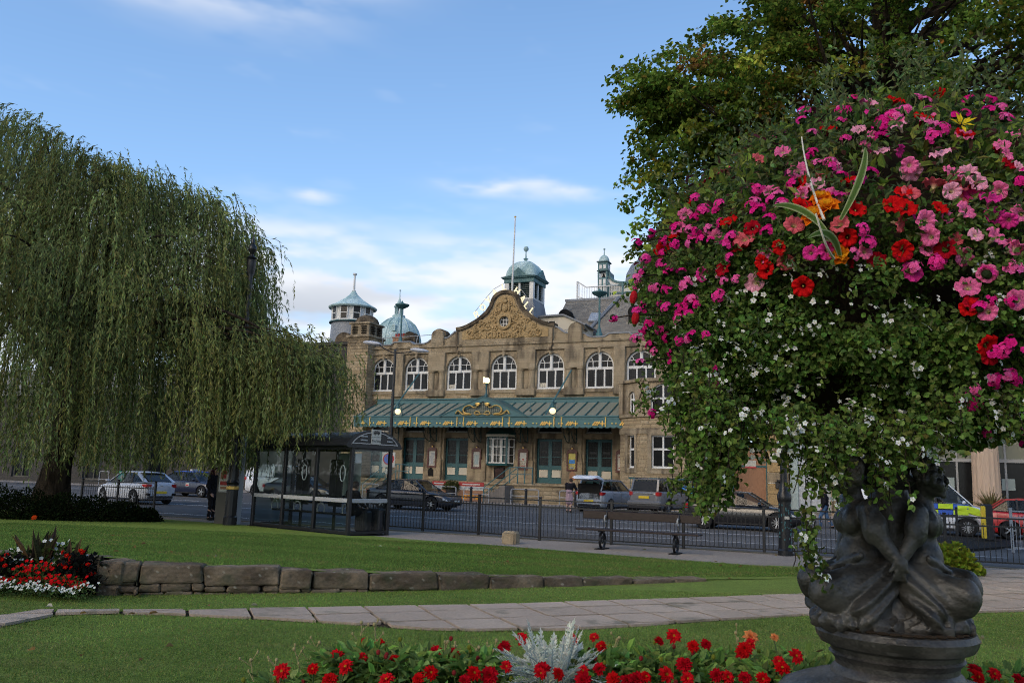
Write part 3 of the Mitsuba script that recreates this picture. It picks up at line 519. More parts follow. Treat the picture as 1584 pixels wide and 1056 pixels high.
# big copper dome further back
GX, GY = -17.35, 14.0
gd = H('copper_dome', lathe([(2.15, 13.2), (2.15, 14.2), (2.08, 14.5), (1.9, 15.1), (1.55, 15.65), (1.1, 16.0), (.75, 16.15), (.7, 16.2)], 32, (GX, GY, 0)), 'copper', 40)
H('rib', cat([tube([(GX + r * math.cos(a), GY + r * math.sin(a), z) for r, z in ((2.17, 13.2), (2.17, 14.2), (2.1, 14.5), (1.92, 15.1), (1.57, 15.67), (1.12, 16.02), (.75, 16.2))], .05, 5) for a in np.arange(0, 6.28, 6.2832 / 12)]), 'copper', sub=gd)
H('lantern', cat(lathe([(.72, 16.15), (.62, 16.3), (.6, 16.5), (.42, 16.55), (.42, 16.6)], 16, (GX, GY, 0)), lathe([(.42, 17.25), (.52, 17.3), (.5, 17.4), (.3, 17.6), (.12, 18.0), (.05, 18.2), (.03, 18.9), (.1, 18.95), (0, 19.05)], 14, (GX, GY, 0)), *[rod((GX + .36 * math.cos(a), GY + .36 * math.sin(a), 16.55), (GX + .36 * math.cos(a), GY + .36 * math.sin(a), 17.3), .06, 6) for a in np.arange(0, 6.28, .785)]), 'copper', 40, sub=gd)
for a in (-1.2, -2.1): H('dormer', cat(boxc((GX + 1.95 * math.cos(a), GY + 1.95 * math.sin(a), 14.95), (.4, .4, .5)), ell((GX + 1.95 * math.cos(a), GY + 1.95 * math.sin(a), 15.2), (.25, .25, .2), 10, 6)), 'copper', 40, sub=gd)
# things on the left roof: ventilator, chimneys, handrail, urn
H('ventilator', cat(prism(arch_poly(-8.55, 11.2, 11.9, .52, 14), .7)), 'sooty', M=tr(0, 1.3, 0))
H('ventilator_louvre', cat([bx(-8.95, -8.15, 1.26, 1.3, z, z + .05) for z in np.arange(11.3, 11.9, .12)]), 'dark')
ch = H('chimney', cat(bx(-12.4, -11.4, 5.2, 5.8, 11.5, 12.7), bx(-12.45, -11.35, 5.15, 5.85, 12.7, 12.82)), 'brownpic')
for k in range(4): H('chimney_pot', lathe([(.1, 12.8), (.09, 13.05), (.12, 13.1)], 8, (-12.25 + .24 * k, 5.5, 0)), 'red_paint', sub=ch)
for a, b in ((-10.6, -5.9), (4.2, 4.8)): H('roof_rail', cat(rod((a, .6, 11.85), (b, .6, 11.95), .025, 5), *[rod((x, .6, 11.2), (x + .12, .6, 11.9), .025, 5) for x in np.linspace(a + .1, b - .1, 4)]), 'galv')
for ux in (-8.82, 6.75):
    H('roof_urn', lathe([(.22, 11.3), (.22, 11.5), (.15, 11.6), (.14, 11.8), (.07, 11.9), (.06, 14.0), (.16, 14.05), (.44, 14.2), (.54, 14.3), (.54, 14.36), (.2, 14.4), (.06, 14.55), (0, 14.7)], 16, (ux, .55, 0)), 'bluegreen', 40)
# rear roofs to the right
rr = H('rear_roof', cat(hull([(1.2, 5, 11.9), (15, 5, 11.9), (1.2, 9.2, 15.85), (15, 9.2, 15.85), (1.2, 13, 11.9), (15, 13, 11.9)])), 'slate')
H('ridge', cat(bx(1.1, 15, 9.1, 9.3, 15.8, 15.98), tube([(3.9, 5.0, 12.02), (5.6, 9.1, 15.92)], .14, 5)), 'lead', sub=rr)
for x in (2.1, 7.6):
    H('roof_vent', cat(xf(lathe([(.0, 0), (.34, 0), (.5, .1), (.5, .9), (0, .9)], 16), tr(x, 6.2, 14.1) @ rotm([1, 0, 0], -90)), boxc((x, 6.9, 13.8), (.9, 1.2, .7))), 'dark', 35, sub=rr)
H('skylight', hull([(3.9, 6.6, 13.55), (4.7, 6.6, 13.55), (3.9, 7.4, 14.3), (4.7, 7.4, 14.3), (3.9, 6.55, 13.65), (4.7, 6.55, 13.65), (3.9, 7.35, 14.4), (4.7, 7.35, 14.4)]), 'bluegrey', sub=rr)
dr_ = H('roof_dormer', prism(Polygon([(.9, 11.2), (4.7, 11.2), (4.7, 12.75), (3.3, 13.35), (.9, 13.3)]), 2.5), 'cream', M=tr(0, 3.0, 0))
H('dormer_roof', prism(LineString([(4.95, 12.66), (3.3, 13.42), (.8, 13.38)]).buffer(.06), 2.8), 'lead', sub=dr_, M=tr(0, 2.8, 0))
H('window', cat(bx(1.7, 2.6, 2.96, 3.0, 12.15, 13.0)), 'pane', sub=dr_); H('window_bars', cat(bx(2.12, 2.18, 2.93, 2.97, 12.15, 13.0), bx(1.7, 2.6, 2.93, 2.97, 12.6, 12.66)), 'white_paint', sub=dr_)
# white and green bell turret with a second dome
BX, BY = 2.8, 14.0
bt = H('bell_turret', cat(cb(BX - .42, BX + .42, BY - .42, BY + .42, 15.0, 18.75, .02), cb(BX - .42, BX + .42, BY - .42, BY + .42, 19.35, 20.1, .02), *[cb(BX + a * .36 - .07, BX + a * .36 + .07, BY + b * .36 - .07, BY + b * .36 + .07, 18.7, 19.4, .01) for a in (-1, 1) for b in (-1, 1)]), 'bluegreen')
H('panel', cat(*[cb(BX - .3 + k, BX - .06 + k, BY - .45, BY - .4, z0, z1, .01) for z0, z1 in ((17.5, 18.1), (18.15, 18.6), (19.5, 19.85)) for k in (0, .36)], *[cb(BX + .4, BX + .45, BY - .3 + k, BY - .06 + k, z0, z1, .01) for z0, z1 in ((17.5, 18.1), (18.15, 18.6), (19.5, 19.85)) for k in (0, .36)]), 'white_paint', sub=bt)
H('bell', lathe([(.2, 18.8), (.15, 18.95), (.12, 19.15), (0, 19.22)], 12, (BX, BY, 0)), 'dark', 40, sub=bt)
H('moulding', cat(cb(BX - .52, BX + .52, BY - .52, BY + .52, 20.08, 20.18, .02), cb(BX - .5, BX + .5, BY - .5, BY + .5, 19.3, 19.38, .02)), 'teal', sub=bt)
H('turret_dome', lathe([(.46, 20.15), (.45, 20.35), (.35, 20.6), (.18, 20.75), (.06, 20.8), (.03, 21.2), (.09, 21.28), (.09, 21.38), (0, 21.42)], 18, (BX, BY, 0)), 'copper', 40, sub=bt)
cv = [(3.3, 19.2), *[(3.3 + 1.35 * (1 - math.cos(t)), 19.0 - .75 * math.sin(t)) for t in np.linspace(0, 1.57, 10)], (5.6, 18.25), (9.6, 18.25)]
rp = H('rear_pavilion', prism(Polygon([(2.5, 15.0), (9.6, 15.0)] + cv[::-1] + [(2.5, 19.2)]), 1.0), 'white_paint', M=tr(0, 13.9, 0))
H('timber_frame', cat(prism(LineString(cv).buffer(.09), 1.2), *[bx(x - .07, x + .07, -.06, 0, 15.0, 18.3) for x in (3.3, 4.5, 5.7, 6.9)], *[bx(2.6, 9.5, -.06, 0, z, z + .1) for z in (16.6, 17.3, 18.0)]), 'bluegreen', sub=rp, M=tr(0, 13.8, 0))
[H('panel', cb(x - .4, x + .4, -.04, 0, z0, z1, .01), 'poster', sub=rp, M=tr(0, 13.86, 0)) for x in (3.9, 5.1, 6.3) for z0, z1 in ((16.75, 17.25), (17.45, 17.95))]
H('pavilion_dome', lathe([(1.9, 18.0), (1.9, 18.5), (1.78, 19.3), (1.4, 20.05), (.85, 20.55), (.3, 20.75), (.12, 20.85), (.2, 21.1), (.1, 21.25), (.18, 21.4), (0, 21.6)], 28, (6.1, 15.8, 0)), 'lead', 40, sub=rp)
H('roof_balustrade', cat(rod((.6, 13.5, 18.5), (1.4, 13.5, 17.95), .05, 5), rod((1.4, 13.5, 17.95), (4.2, 13.5, 17.95), .05, 5), rod((.6, 13.5, 15.5), (.6, 13.5, 18.5), .09, 6), *[rod((x, 13.5, 15.6), (x, 13.5, 17.95 if x > 1.3 else 18.4 - (x - .6) * .6), .022, 5) for x in np.arange(.8, 4.2, .22)], rod((.6, 13.5, 17.2), (1.4, 13.5, 16.9), .05, 5)), 'white_paint')
# flagpole, illuminated sign, lamps, boards and plaques: things fixed to the hall
t = Thing('flagpole', 'tall white flagpole rising behind the curved gable', 'flagpole', M=HALL)
t.add('pole', tube([(-.15, 1.3, 13.0), (-.05, 1.3, 20.55)], [.085, .05], 8), 'white_paint', 40); t.add('finial', ell((-.05, 1.3, 20.6), (.09, .09, .07), 10, 6), 'gold', 40)
t = Thing('rooftop_sign', 'illuminated cream letters spelling ROYAL HALL along the gable top', 'sign', M=HALL)
def hallxz(px, py, y):
    d = ray(px, py); Mi = np.linalg.inv(HALL); o_, dd = Mi[:3, :3] @ EYE + Mi[:3, 3], Mi[:3, :3] @ d
    k = (y - o_[1]) / dd[1]; return o_ + dd * k
LP = [('R', 228, 318, 33), ('O', 274, 266, 42), ('Y', 316, 212, 40), ('A', 364, 155, 32), ('L', 432, 116, 10), ('H', 527, 146, -36), ('A', 568, 202, -48), ('L', 601, 250, -42), ('L', 640, 295, -36)]
pts = []
for ch_, zx, zy, ang in LP:
    P = hallxz(690 + zx / 4.8, 420 + zy / 4.8, .25); pts.append((P[0], P[2], ang))
    m = meshkit.text_mesh(ch_, .46, .06, bold=True); v = np.array(m.vertices); v[:, :2] -= (v[:, :2].max(0) + v[:, :2].min(0)) / 2
    v = np.stack([v[:, 0], -v[:, 2], v[:, 1]], 1)
    M = tr(P[0], .25, P[2]) @ rotm([0, 1, 0], -ang)
    d = mikit.ply((v, np.array(m.faces)), 'cream'); d['emitter'] = {'type': 'area', 'radiance': {'type': 'rgb', 'value': [.12, .10, .055]}}
    t.add('letter', d, None, M=M, label=f'lit letter {ch_}')
for seg in (pts[:5], pts[5:]):
    a = np.array(seg); nx, nz = -np.sin(np.radians(a[:, 2])), np.cos(np.radians(a[:, 2]))
    for k in (-.31, .31): t.add('rail', tube(np.stack([a[:, 0] + nx * k, np.full(len(a), .32), a[:, 1] + nz * k], 1), .02, 5), 'galv')
    for x, z, _ in seg: t.add('support', rod((x, .36, z + .2), (x, .5, z - .9), .018, 5), 'galv')
def globe(x, y, z, lab, post, big=.2):
    t = Thing('globe_lamp', lab, 'lamp', 'globe lamps on the hall front', M=HALL)
    d = mikit.ply(ell((x, y, z), (big, big, big), 16, 12), 'cream', True); d['emitter'] = {'type': 'area', 'radiance': {'type': 'rgb', 'value': [.26, .18, .085]}}
    t.add('globe', d, None)
    t.add('cap', cat(lathe([(.12, big - .03), (.14, big + .05), (.07, big + .12), (.06, big + .3), (.1, big + .36), (.05, big + .5), (0, big + .56)], 12, (x, y, z)), post), 'bluegreen', 40)
globe(-6.35, CF - .35, 5.95, 'yellow globe lamp on the canopy left of the gilded pediment', tube([(-6.35, CF - .35, 6.5), (-6.35, CF, 6.45), (-6.35, CF + .3, 5.75)], .035, 6))
globe(5.0, CF - .35, 5.95, 'yellow globe lamp on the canopy right of the gilded pediment', tube([(5.0, CF - .35, 6.5), (5.0, CF, 6.45), (5.0, CF + .3, 5.75)], .035, 6))
t = Thing('globe_lamp', 'glowing lamp on a short post above the gilded pediment', 'lamp', None, M=HALL)
d = mikit.ply(cat(ell((.02, CF + .3, 8.05), (.2, .2, .2), 14, 10), ell((-.2, CF + .3, 8.1), (.06, .06, .22), 8, 6)), 'cream', True); d['emitter'] = {'type': 'area', 'radiance': {'type': 'rgb', 'value': [.5, .34, .14]}}
t.add('globe', d, None); t.add('post', lathe([(.1, 6.9), (.12, 7.1), (.05, 7.2), (.05, 7.75), (.11, 7.82), (.1, 7.88)], 10, (0, CF + .3, 0)), 'teal', 40)
def board(x, lab, face, z=3.0, extra=None):
    t = Thing('notice_board', lab, 'notice board', 'wooden notice boards between the doors', M=HALL @ tr(x, -.16, z))
    p = Polygon([(-.36, -.75), (.36, -.75), (.36, .55), (.3, .62), (.14, .7), (0, .86), (-.14, .7), (-.3, .62), (-.36, .55)])
    t.add('frame', prism(p.difference(rect(-.25, .25, -.62, .42)), -.1), 'mahogany'); t.add('poster', bx(-.26, .26, -.04, -.02, -.63, .43), face)
    t.add('finial', ell((0, -.1, .72), (.06, .03, .06), 8, 6), 'gold')
    if extra: extra(t)
def pic(col, *rects):
    return lambda t: t.add('print', cat([bx(a, b, -.055, -.042, c, d) for a, b, c, d in rects]), col)
board(-5.25, 'dark wood notice board with pale poster beside the leftmost clear door', 'poster', extra=pic('galv', (-.2, .1, -.5, .1), (-.1, .2, .12, .3)))
board(-1.75, 'dark wood notice board with grey poster just left of the oriel window', 'poster', extra=pic('frosted', (-.15, .15, -.45, .2)))
board(1.75, 'dark wood notice board with white red-dotted poster just right of the oriel window', 'poster', extra=pic('red_paint', (-.06, .06, -.1, 0), (-.16, .16, -.5, -.46)))
board(5.25, 'dark wood notice board with yellow poster', 'poster_yellow', extra=pic('poster_blue', (-.2, .2, -.25, 0), (-.12, .12, -.55, -.5)))
board(8.6, 'dark wood notice board with cream poster next to the side wing', 'poster', extra=pic('red_paint', (-.18, .18, .2, .26), (-.18, .18, -.5, -.44)))
for x, lab, kind in ((-5.3, 'small black shaped plaque below the left notice board', 'dark'), (5.3, 'small brown shaped plaque below the yellow notice board', 'brownpic')):
    t = Thing('plaque', lab, 'plaque', M=HALL @ tr(x, -.2, 1.95)); t.add('', prism(Polygon([(-.2, -.3), (.2, -.3), (.2, .15), (.12, .22), (0, .32), (-.12, .22), (-.2, .15)]), -.04), kind)
t = Thing('plaque', 'large square dark plaque with raised lines under the oriel window', 'plaque', M=HALL @ tr(0, -.12, 2.0)); t.add('plate', cb(-.4, .4, -.05, 0, -.37, .4, .01), 'dark'); t.add('lettering', cat([bx(-.32, .32, -.06, -.05, z, z + .025) for z in np.arange(-.28, .32, .075)]), 'mahogany')
def handrail(x0, lab, flip=1):
    t = Thing('handrail', lab, 'handrail', 'teal handrails on the hall steps', M=HALL)
    for y in (-3.75, -5.0):
        p = [(x0 + 1.0 * flip, y, 2.35), (x0, y, 2.35), (x0 - 1.75 * flip, y, 1.05), (x0 - 2.0 * flip, y, .95)]
        t.add('rail', tube(p, .03, 6), 'bluegreen'); t.add('rail', tube([(a, b, c - .42) for a, b, c in p], .025, 6), 'bluegreen')
        for k, (a, b, c) in enumerate(p[:3]): t.add('post', rod((a, b, c), (a, b, c - 1.0), .03, 6), 'bluegreen')
handrail(2.9, 'teal tube handrail on the steps below the right-hand doors'); handrail(-6.0, 'teal tube handrail on the steps behind the dark saloon car')
# ================================================================ ground, road, pavements, lawns, path
rg = np.random.default_rng(11)
structure('ground', flat(Polygon([(-900, -60), (900, -60), (900, 1500), (-900, 1500)]), -.25), 'soil')
def rpoly(pts): return Polygon([tuple(R(u, v)[:2]) for u, v in pts])
road = Thing('road', None, None, None, 'structure')
def road_z(v): return -.10 + .22 * np.clip((v - 22) / 24, 0, 1.1)      # the road rises a little towards the hall
def tilt(o): return lambda x, y: road_z(x * VX[0] + y * VX[1]) + o
road.add('', cat(flat(rpoly([(-140, 15), (140, 15), (140, 22), (-140, 22)]), -.10), flat(rpoly([(-140, 22), (140, 22), (140, 46.2), (-140, 46.2)]), tilt(0))), 'asphalt')
def mark(u0, u1, v0, v1, mat='road_paint'): road.add('marking', flat(rpoly([(u0, v0), (u1, v0), (u1, v1), (u0, v1)]), tilt(.004)), mat)
for u in np.arange(-60, 40, 6.0): mark(u, u + 4, 33.75, 33.87)
mark(-22.5, 18, 30.2, 30.36); mark(-40, -24, 30.2, 30.36)
mark(-9.5, 3, 26.4, 26.52); mark(-26, -15, 24.6, 24.72); mark(8, 30, 31.3, 31.42); mark(-12, 30, 45.7, 45.8, 'yellow_paint')
structure('far_pavement', cat(flat(rpoly([(-140, 46.35), (140, 46.35), (140, 62), (-140, 62)]), .14)), 'slab')
kb = Thing('far_kerb', None, None, None, 'structure')
kb.add('', cat([xf(cb(u, u + .9, 46.17, 46.34, -.2, .146, .012), frame((0, 0, 0), DEG)) for u in np.arange(-36, 36, .915)]), 'greystone')
# near pavement: a strip between lawn and kerb, turning off at the right
KERB = [(-140, 21.95), (-6, 21.95), (2.2, 21.95), (4.2, 21.5), (5.6, 20.6), (7.2, 20.0), (9.5, 19.7), (60, 19.7)]
pave = Polygon([tuple(R(u, v)[:2]) for u, v in KERB + [(60, 4), (-140, 4)]])
nk = Thing('near_kerb', None, None, None, 'structure')
kl = LineString([tuple(R(u, v)[:2]) for u, v in KERB[1:-1]] + [tuple(R(30, 19.7)[:2])]); kl = LineString([tuple(R(-40, 21.95)[:2])] + list(kl.coords))
ks = []
for i in range(int(kl.length / .915)):
    a, b = np.array(kl.interpolate(i * .915 + .006).coords[0]), np.array(kl.interpolate(i * .915 + .909).coords[0])
    ks.append(hull([(*(q + o), z) for q in (a, b) for o in (np.array(unit(np.array([-(b - a)[1], (b - a)[0]]))) * w for w in (-.15, 0)) for z in (-.2, .03)]))
nk.add('', cat(ks), 'greystone')
structure('near_pavement', flat(pave, .004, 6), 'slab')
# --- the retaining wall line and the banked lawn behind it
WL = np.array([(-5.08, 10.85), (-3.2, 11.45), (-1.27, 12.2), (.9, 13.25), (3.4, 14.6)])
def wall_h(x): return np.interp(x, [-30, -5.1, -1.27, 1.2, 3.5, 6], [.40, .40, .215, .10, .015, 0])
def wall_y(x): return np.interp(x, [-30, -5.09, -5.08, *WL[1:, 0], 7, 12], [13.5, 11.45, 11.0, *(WL[1:, 1] + .12), 16.2, 17.0])
def LVx(x): return np.interp(x, [-40, -12, -7.1, -2.95, .13, 3.0, 5.0, 8], [20.8, 20.7, 20.35, 19.3, 18.9, 18.4, 18.3, 18.3])
def lawn_z(x, y):
    x, y = np.asarray(x, float), np.asarray(y, float)
    v = x * VX[0] + y * VX[1]; yf = wall_y(x); vf = x * VX[0] + yf * VX[1]
    t = np.clip((v - vf) / np.maximum(LVx(x) - vf, .5), 0, 1)
    return np.where(y < yf, 0, wall_h(x) * (1 - t) ** 1.1) + .012
xs = np.r_[np.linspace(-40, -5.1, 24), np.linspace(-5.0, 3.4, 24), np.linspace(3.8, 5.4, 4)]
def vline(x, vmax): return (vmax - x * VX[0]) / VX[1]
rows = []
for x in xs:
    y0, y1 = float(wall_y(x)), float(vline(x, LVx(x)))
    rows.append([(x, y0 + (y1 - y0) * t) for t in np.linspace(0, 1, 26)])
G = np.array(rows); n0, n1 = G.shape[:2]
v = np.column_stack([G.reshape(-1, 2), lawn_z(G[..., 0].ravel(), G[..., 1].ravel() + 1e-6)])
i, j = np.meshgrid(np.arange(n0 - 1), np.arange(n1 - 1), indexing='ij')
q = np.stack([i * n1 + j, (i + 1) * n1 + j, (i + 1) * n1 + j + 1, i * n1 + j + 1], -1).reshape(-1, 4)
structure('upper_lawn', (v, np.vstack([q[:, [0, 1, 2]], q[:, [0, 2, 3]]])), 'lawn', True)
# --- the flagged path
far_e = [gnd(*p)[:2] for p in ((-60, 965), (60, 947), (140, 947), (380, 945), (540, 942), (760, 938), (1000, 930), (1240, 921), (1400, 908), (1530, 884), (1640, 880))]
near_e = [gnd(*p)[:2] for p in ((1640, 945), (1510, 950), (1260, 953), (1090, 963), (1000, 970), (880, 977), (770, 979), (660, 977), (540, 968), (400, 960), (250, 953), (130, 952), (90, 954), (-60, 985))]
pathp = Polygon([tuple(p) for p in far_e + near_e]).buffer(0)
lower = Polygon([(-40, -8), (40, -8), (40, 17.2), (12, 17.2), (6.9, 17.8), (5.4, 17.9), *[(x, float(wall_y(x)) + .1) for x in xs[::-1]], ]).buffer(0)
lawn_front = lower.difference(pathp)
structure('front_lawn', flat(lawn_front, .012, .8), 'lawn')
pth = Thing('path', None, None, None, 'structure'); pth.add('', flat(pathp.buffer(.05), .006, 1.5), 'soil')
a, b = np.array(far_e[3]), np.array(far_e[7]); e1 = unit(b - a); e2 = np.array([e1[1], -e1[0]])
if e2[1] > 0: e2 = -e2
inner = pathp.buffer(-.012); SLABS = []
for r_ in range(-6, 8):
    off = rg.uniform(0, .6)
    for c_ in range(-12, 34):
        s0, t0 = c_ * .66 + (.0 if r_ % 2 else .02) , r_ * .62
        ps = [a + e1 * (s0 + dx) + e2 * (t0 + dy) for dx, dy in ((.008, .008), (.652, .008), (.652, .612), (.008, .612))]
        g = Polygon(ps).intersection(inner)
        for gg in getattr(g, 'geoms', [g]):
            if gg.is_empty or gg.geom_type != 'Polygon' or gg.area < .03: continue
            g2 = gg.buffer(-.012)
            if g2.is_empty or g2.geom_type != 'Polygon': continue
            SLABS.append(gg)
            m = trimesh.creation.extrude_polygon(g2, .03, engine='earcut'); vv = np.array(m.vertices); c = vv.mean(0)
            vv[:, 2] += .008 + (vv[:, 0] - c[0]) * rg.normal(0, .004) + (vv[:, 1] - c[1]) * rg.normal(0, .004) + rg.uniform(0, .006)
            pth.add('slab', (vv, np.array(m.faces)), 'paving', uv=np.full((len(vv), 2), rg.random()))
# --- retaining wall: coping blocks on thin irregular courses, each stone a part
rw_ = Thing('retaining_wall', 'low mossy retaining wall of rough stone blocks along the lawn bank', 'stone wall')
wl = LineString([tuple(p) for p in WL])
def stone_block(s0, s1, z0, z1, d0, d1, jit, line=wl):
    A, B = np.array(line.interpolate(s0).coords[0]), np.array(line.interpolate(s1).coords[0]); t = unit(B - A); n = np.array([-t[1], t[0]])
    pts = []
    bv = min(.022, (z1 - z0) * .28)
    for s, p in ((1, A), (-1, B)):
        for d, sd in ((d0, 1), (d1, -1)):
            for z, sz in ((z0, 1), (z1, -1)):
                o = rg.normal(0, jit, 3)
                base = np.array([*(p + n * d), z]) + o * [1, 1, .6]
                pts += [base + np.r_[t * s * bv, 0] + np.r_[n * sd * bv * .6, 0], base + np.r_[t * s * bv, sz * bv], base + np.r_[n * sd * bv, sz * bv]]
    m = hull(pts); tm = trimesh.Trimesh(*m).subdivide_to_size(.11) if s1 - s0 > .3 else trimesh.Trimesh(*m)
    v = np.array(tm.vertices); v += (meshkit.fbm(v * 6, 3)[:, None] - .5) * np.array(tm.vertex_normals) * .05
    rw_.add('stone', (v, np.array(tm.faces)), 'drystone', 50, uv=None)
s = 0.0
lens = [.48, .78, .95, .42, .78, 1.0, .8, .9, .7, .95, .85, .9, .8, .9, .7]
k = 0
while s < wl.length - .05:
    e = min(s + lens[k % len(lens)], wl.length); k += 1
    xm = wl.interpolate((s + e) / 2).x; h = float(wall_h(xm)); h0, h1 = float(wall_h(wl.interpolate(s).x)), float(wall_h(wl.interpolate(e).x))
    stone_block(s + .006, e - .006, h - .19 - rg.uniform(0, .02), h + .02 + rg.uniform(0, .015), -.02, .34, .012)
    z = h - .20; 
    while z > .0:
        zz = max(z - rg.uniform(.05, .12), -.05); q = s
        while q < e:
            qe = min(q + rg.uniform(.2, .5), e); stone_block(q + .005, qe - .005, zz, z - .004, rg.uniform(-.01, .03), .25, .008); q = qe
        z = zz
    s = e
ret = LineString([(-5.1, 10.87), (-5.12, 11.42)])
stone_block(.0, .55, .14, .42, -.3, .0, .01, ret); stone_block(.0, .5, -.05, .13, -.28, .0, .01, ret)
bk = LineString([(-9.6, 12.1), (-5.3, 11.5)])
for i in range(6): stone_block(i * .72 + .006, i * .72 + .71, .16, .42, -.05, .3, .012, bk); stone_block(i * .72 + .006, i * .72 + .71, -.05, .155, -.02, .25, .01, bk)
# ================================================================ street furniture
def W(p, deg=0.0, z=0.0): return frame((p[0], p[1], z + (.13 if p[0] * VX[0] + p[1] * VX[1] > 46.2 else 0)), deg)
def ang(d): return math.degrees(math.atan2(d[1], d[0]))
# --- guard railings: every panel a thing with a post, two top rails, a bottom rail and its bars
def railing_panel(a, b, lab, group, h=1.13, last=False, mat='black_paint', pitch=.115, gal=False):
    a, b = np.asarray(a, float), np.asarray(b, float); L = np.linalg.norm(b - a)
    t = Thing('guard_railing', lab, 'railing', group, M=W(a, ang(b - a)))
    post = lambda x: cat(cb(x - .035, x + .035, -.035, .035, -.12, h, .008), cb(x - .042, x + .042, -.042, .042, h, h + .03, .01))
    t.add('post', post(0), mat)
    if last: t.add('post', post(L), mat)
    for z, w in ((h - .06, .04), (h - .24, .03), (.1, .035)): t.add('rail', bx(.035, L - .035, -w / 2, w / 2, z - .018, z + .018), mat)
    n = int(L / pitch)
    for k in range(1, n + 1):
        x = L * k / (n + 1); t.add('bar', tube([(x, 0, .11), (x, 0, h - .24), (x, 0, h - .17)], [.009, .009, .012], 5), mat)
kp = [np.array(p) for p in ((-4.3, 26.4), (-2.46, 25.35), (-.78, 24.25), (.9, 23.1), (2.75, 22.45), (4.5, 21.8), (6.35, 21.15), (8.2, 20.45), (10.1, 19.75), (12.0, 19.05))]
names = ['beside the bus shelter', 'in front of the dark saloon car', 'left of the small stone block', 'right of the small stone block', 'behind the left end of the park bench', 'behind the right end of the park bench', 'just left of the black lamp post', 'just right of the black lamp post', 'behind the cast iron fountain figures']
for i in range(9): railing_panel(kp[i], kp[i + 1], f'black guard railing panel along the kerb {names[i]}', 'black guard railings along the near kerb', last=i == 8)
lp_ = [np.array(p) for p in ((-15.5, 31.2), (-13.9, 30.55), (-12.3, 29.9))]
railing_panel(lp_[0], lp_[1], 'black guard railing panel behind the hedge end, nearer the willow', 'black guard railings by the willow'); railing_panel(lp_[1], lp_[2], 'black guard railing panel behind the silver hatchback, nearer the bus stop', 'black guard railings by the willow', last=True)
rr_ = [gnd(1482, 843)[:2], gnd(1567, 852)[:2]]
railing_panel(rr_[0] + (-2.2, 1.0), rr_[0], 'guard railing panel right of the statue in front of the police van', 'railings at the road junction', last=True, h=1.15)
railing_panel(rr_[1], rr_[1] + (2.4, -.5), 'grey guard railing at the right edge beside the red car', 'railings at the road junction', mat='galv', last=True, h=1.2)
railing_panel((17.5, 27.5), (24, 25.0), 'long thin railing behind the yellow bollard', 'railings at the road junction', mat='black_paint', last=True, h=1.35, pitch=.3)
# --- bus shelter
SA, sd, sp = np.array([-4.12, 22.4]), unit(np.array([-.74, .67])), unit(np.array([.67, .74]))
SM = np.eye(4); SM[:3, 0] = [*sd, 0]; SM[:3, 1] = [*sp, 0]; SM[:3, 3] = [*SA, 0]
SL, SDp, SH = 4.6, 1.3, 2.35
sh = Thing('bus_shelter', 'black framed glass bus shelter with arched roof at the lawn edge', 'bus shelter', M=SM)
for x in np.linspace(0, SL, 4): sh.add('post', cb(x - .05, x + .05, -.05, .05, 0, SH, .01), 'black_paint')
for x in (0, SL): sh.add('post', cb(x - .05, x + .05, SDp - .05, SDp + .05, 0, SH, .01), 'black_paint')
for x in (1.62, 3.23): sh.add('post', cb(x - .035, x + .035, SDp - .6, SDp - .53, 0, SH, .01), 'black_paint')
for z, hh in ((.09, .07), (SH - .05, .09)):
    sh.add('beam', bx(.05, SL - .05, -.04, .04, z - hh / 2, z + hh / 2), 'black_paint')
    for x in (0, SL): sh.add('beam', bx(x - .04, x + .04, .05, SDp - .05, z - hh / 2, z + hh / 2), 'black_paint')
sh.add('beam', bx(.05, SL - .05, SDp - .04, SDp + .04, SH - .1, SH), 'black_paint')
for i in range(3):
    x0, x1 = SL * i / 3 + .05, SL * (i + 1) / 3 - .05
    sh.add('glass_pane', bx(x0, x1, -.004, .004, .14, SH - .1), 'shelter_glass')
    r1 = sh.add('waist_rail', cb(x0, x1, -.05, .03, .86, .97, .01), 'galv')
for x in (0, SL): sh.add('glass_pane', bx(x - .004, x + .004, .05, SDp - .05, .14, SH - .1), 'shelter_glass')
sh.add('waist_rail', cb(-.04, .04, .05, SDp - .05, .86, .97, .01), 'galv')
arc = arcpts(SDp / 2, SH - .05, .98, 20, 160, 18, .62); arc[:, 1] = np.maximum(arc[:, 1] - .16, SH)
roofp = np.vstack([[SDp + .2, SH - .02], arc, [-.2, SH - .02]])
rpoly_ = Polygon(roofp); shell = rpoly_.difference(Polygon(np.vstack([[SDp + .12, SH - .05], (arc - [SDp / 2, SH]) * .93 + [SDp / 2, SH - .01], [-.12, SH - .05]])))
pr = lambda poly, x0, x1: (lambda m: (np.stack([m[0][:, 1] + x0, m[0][:, 0], m[0][:, 2]], 1), m[1]))(prism(poly, x1 - x0))
sh.add('roof', pr(rpoly_, -.0, SL + .15), 'black_paint', 40)
gbl = sh.add('end_panel', pr(rpoly_.buffer(.03), -.12, -.0), 'black_paint')
inn = Polygon(np.vstack([[SDp + .1, SH + .06], (arc - [SDp / 2, SH]) * [.86, .84] + [SDp / 2, SH + .04], [-.1, SH + .06]]))
sh.add('outline', pr(inn.difference(inn.buffer(-.018)), -.14, -.12), 'steel', sub=gbl)
sh.add('bus_symbol', cat(bx(-.15, -.145, .55, .77, SH + .34, SH + .40), bx(-.15, -.145, .57, .75, SH + .405, SH + .425), bx(-.15, -.145, .58, .63, SH + .315, SH + .335), bx(-.15, -.145, .69, .74, SH + .315, SH + .335)), 'black_paint', sub=gbl)
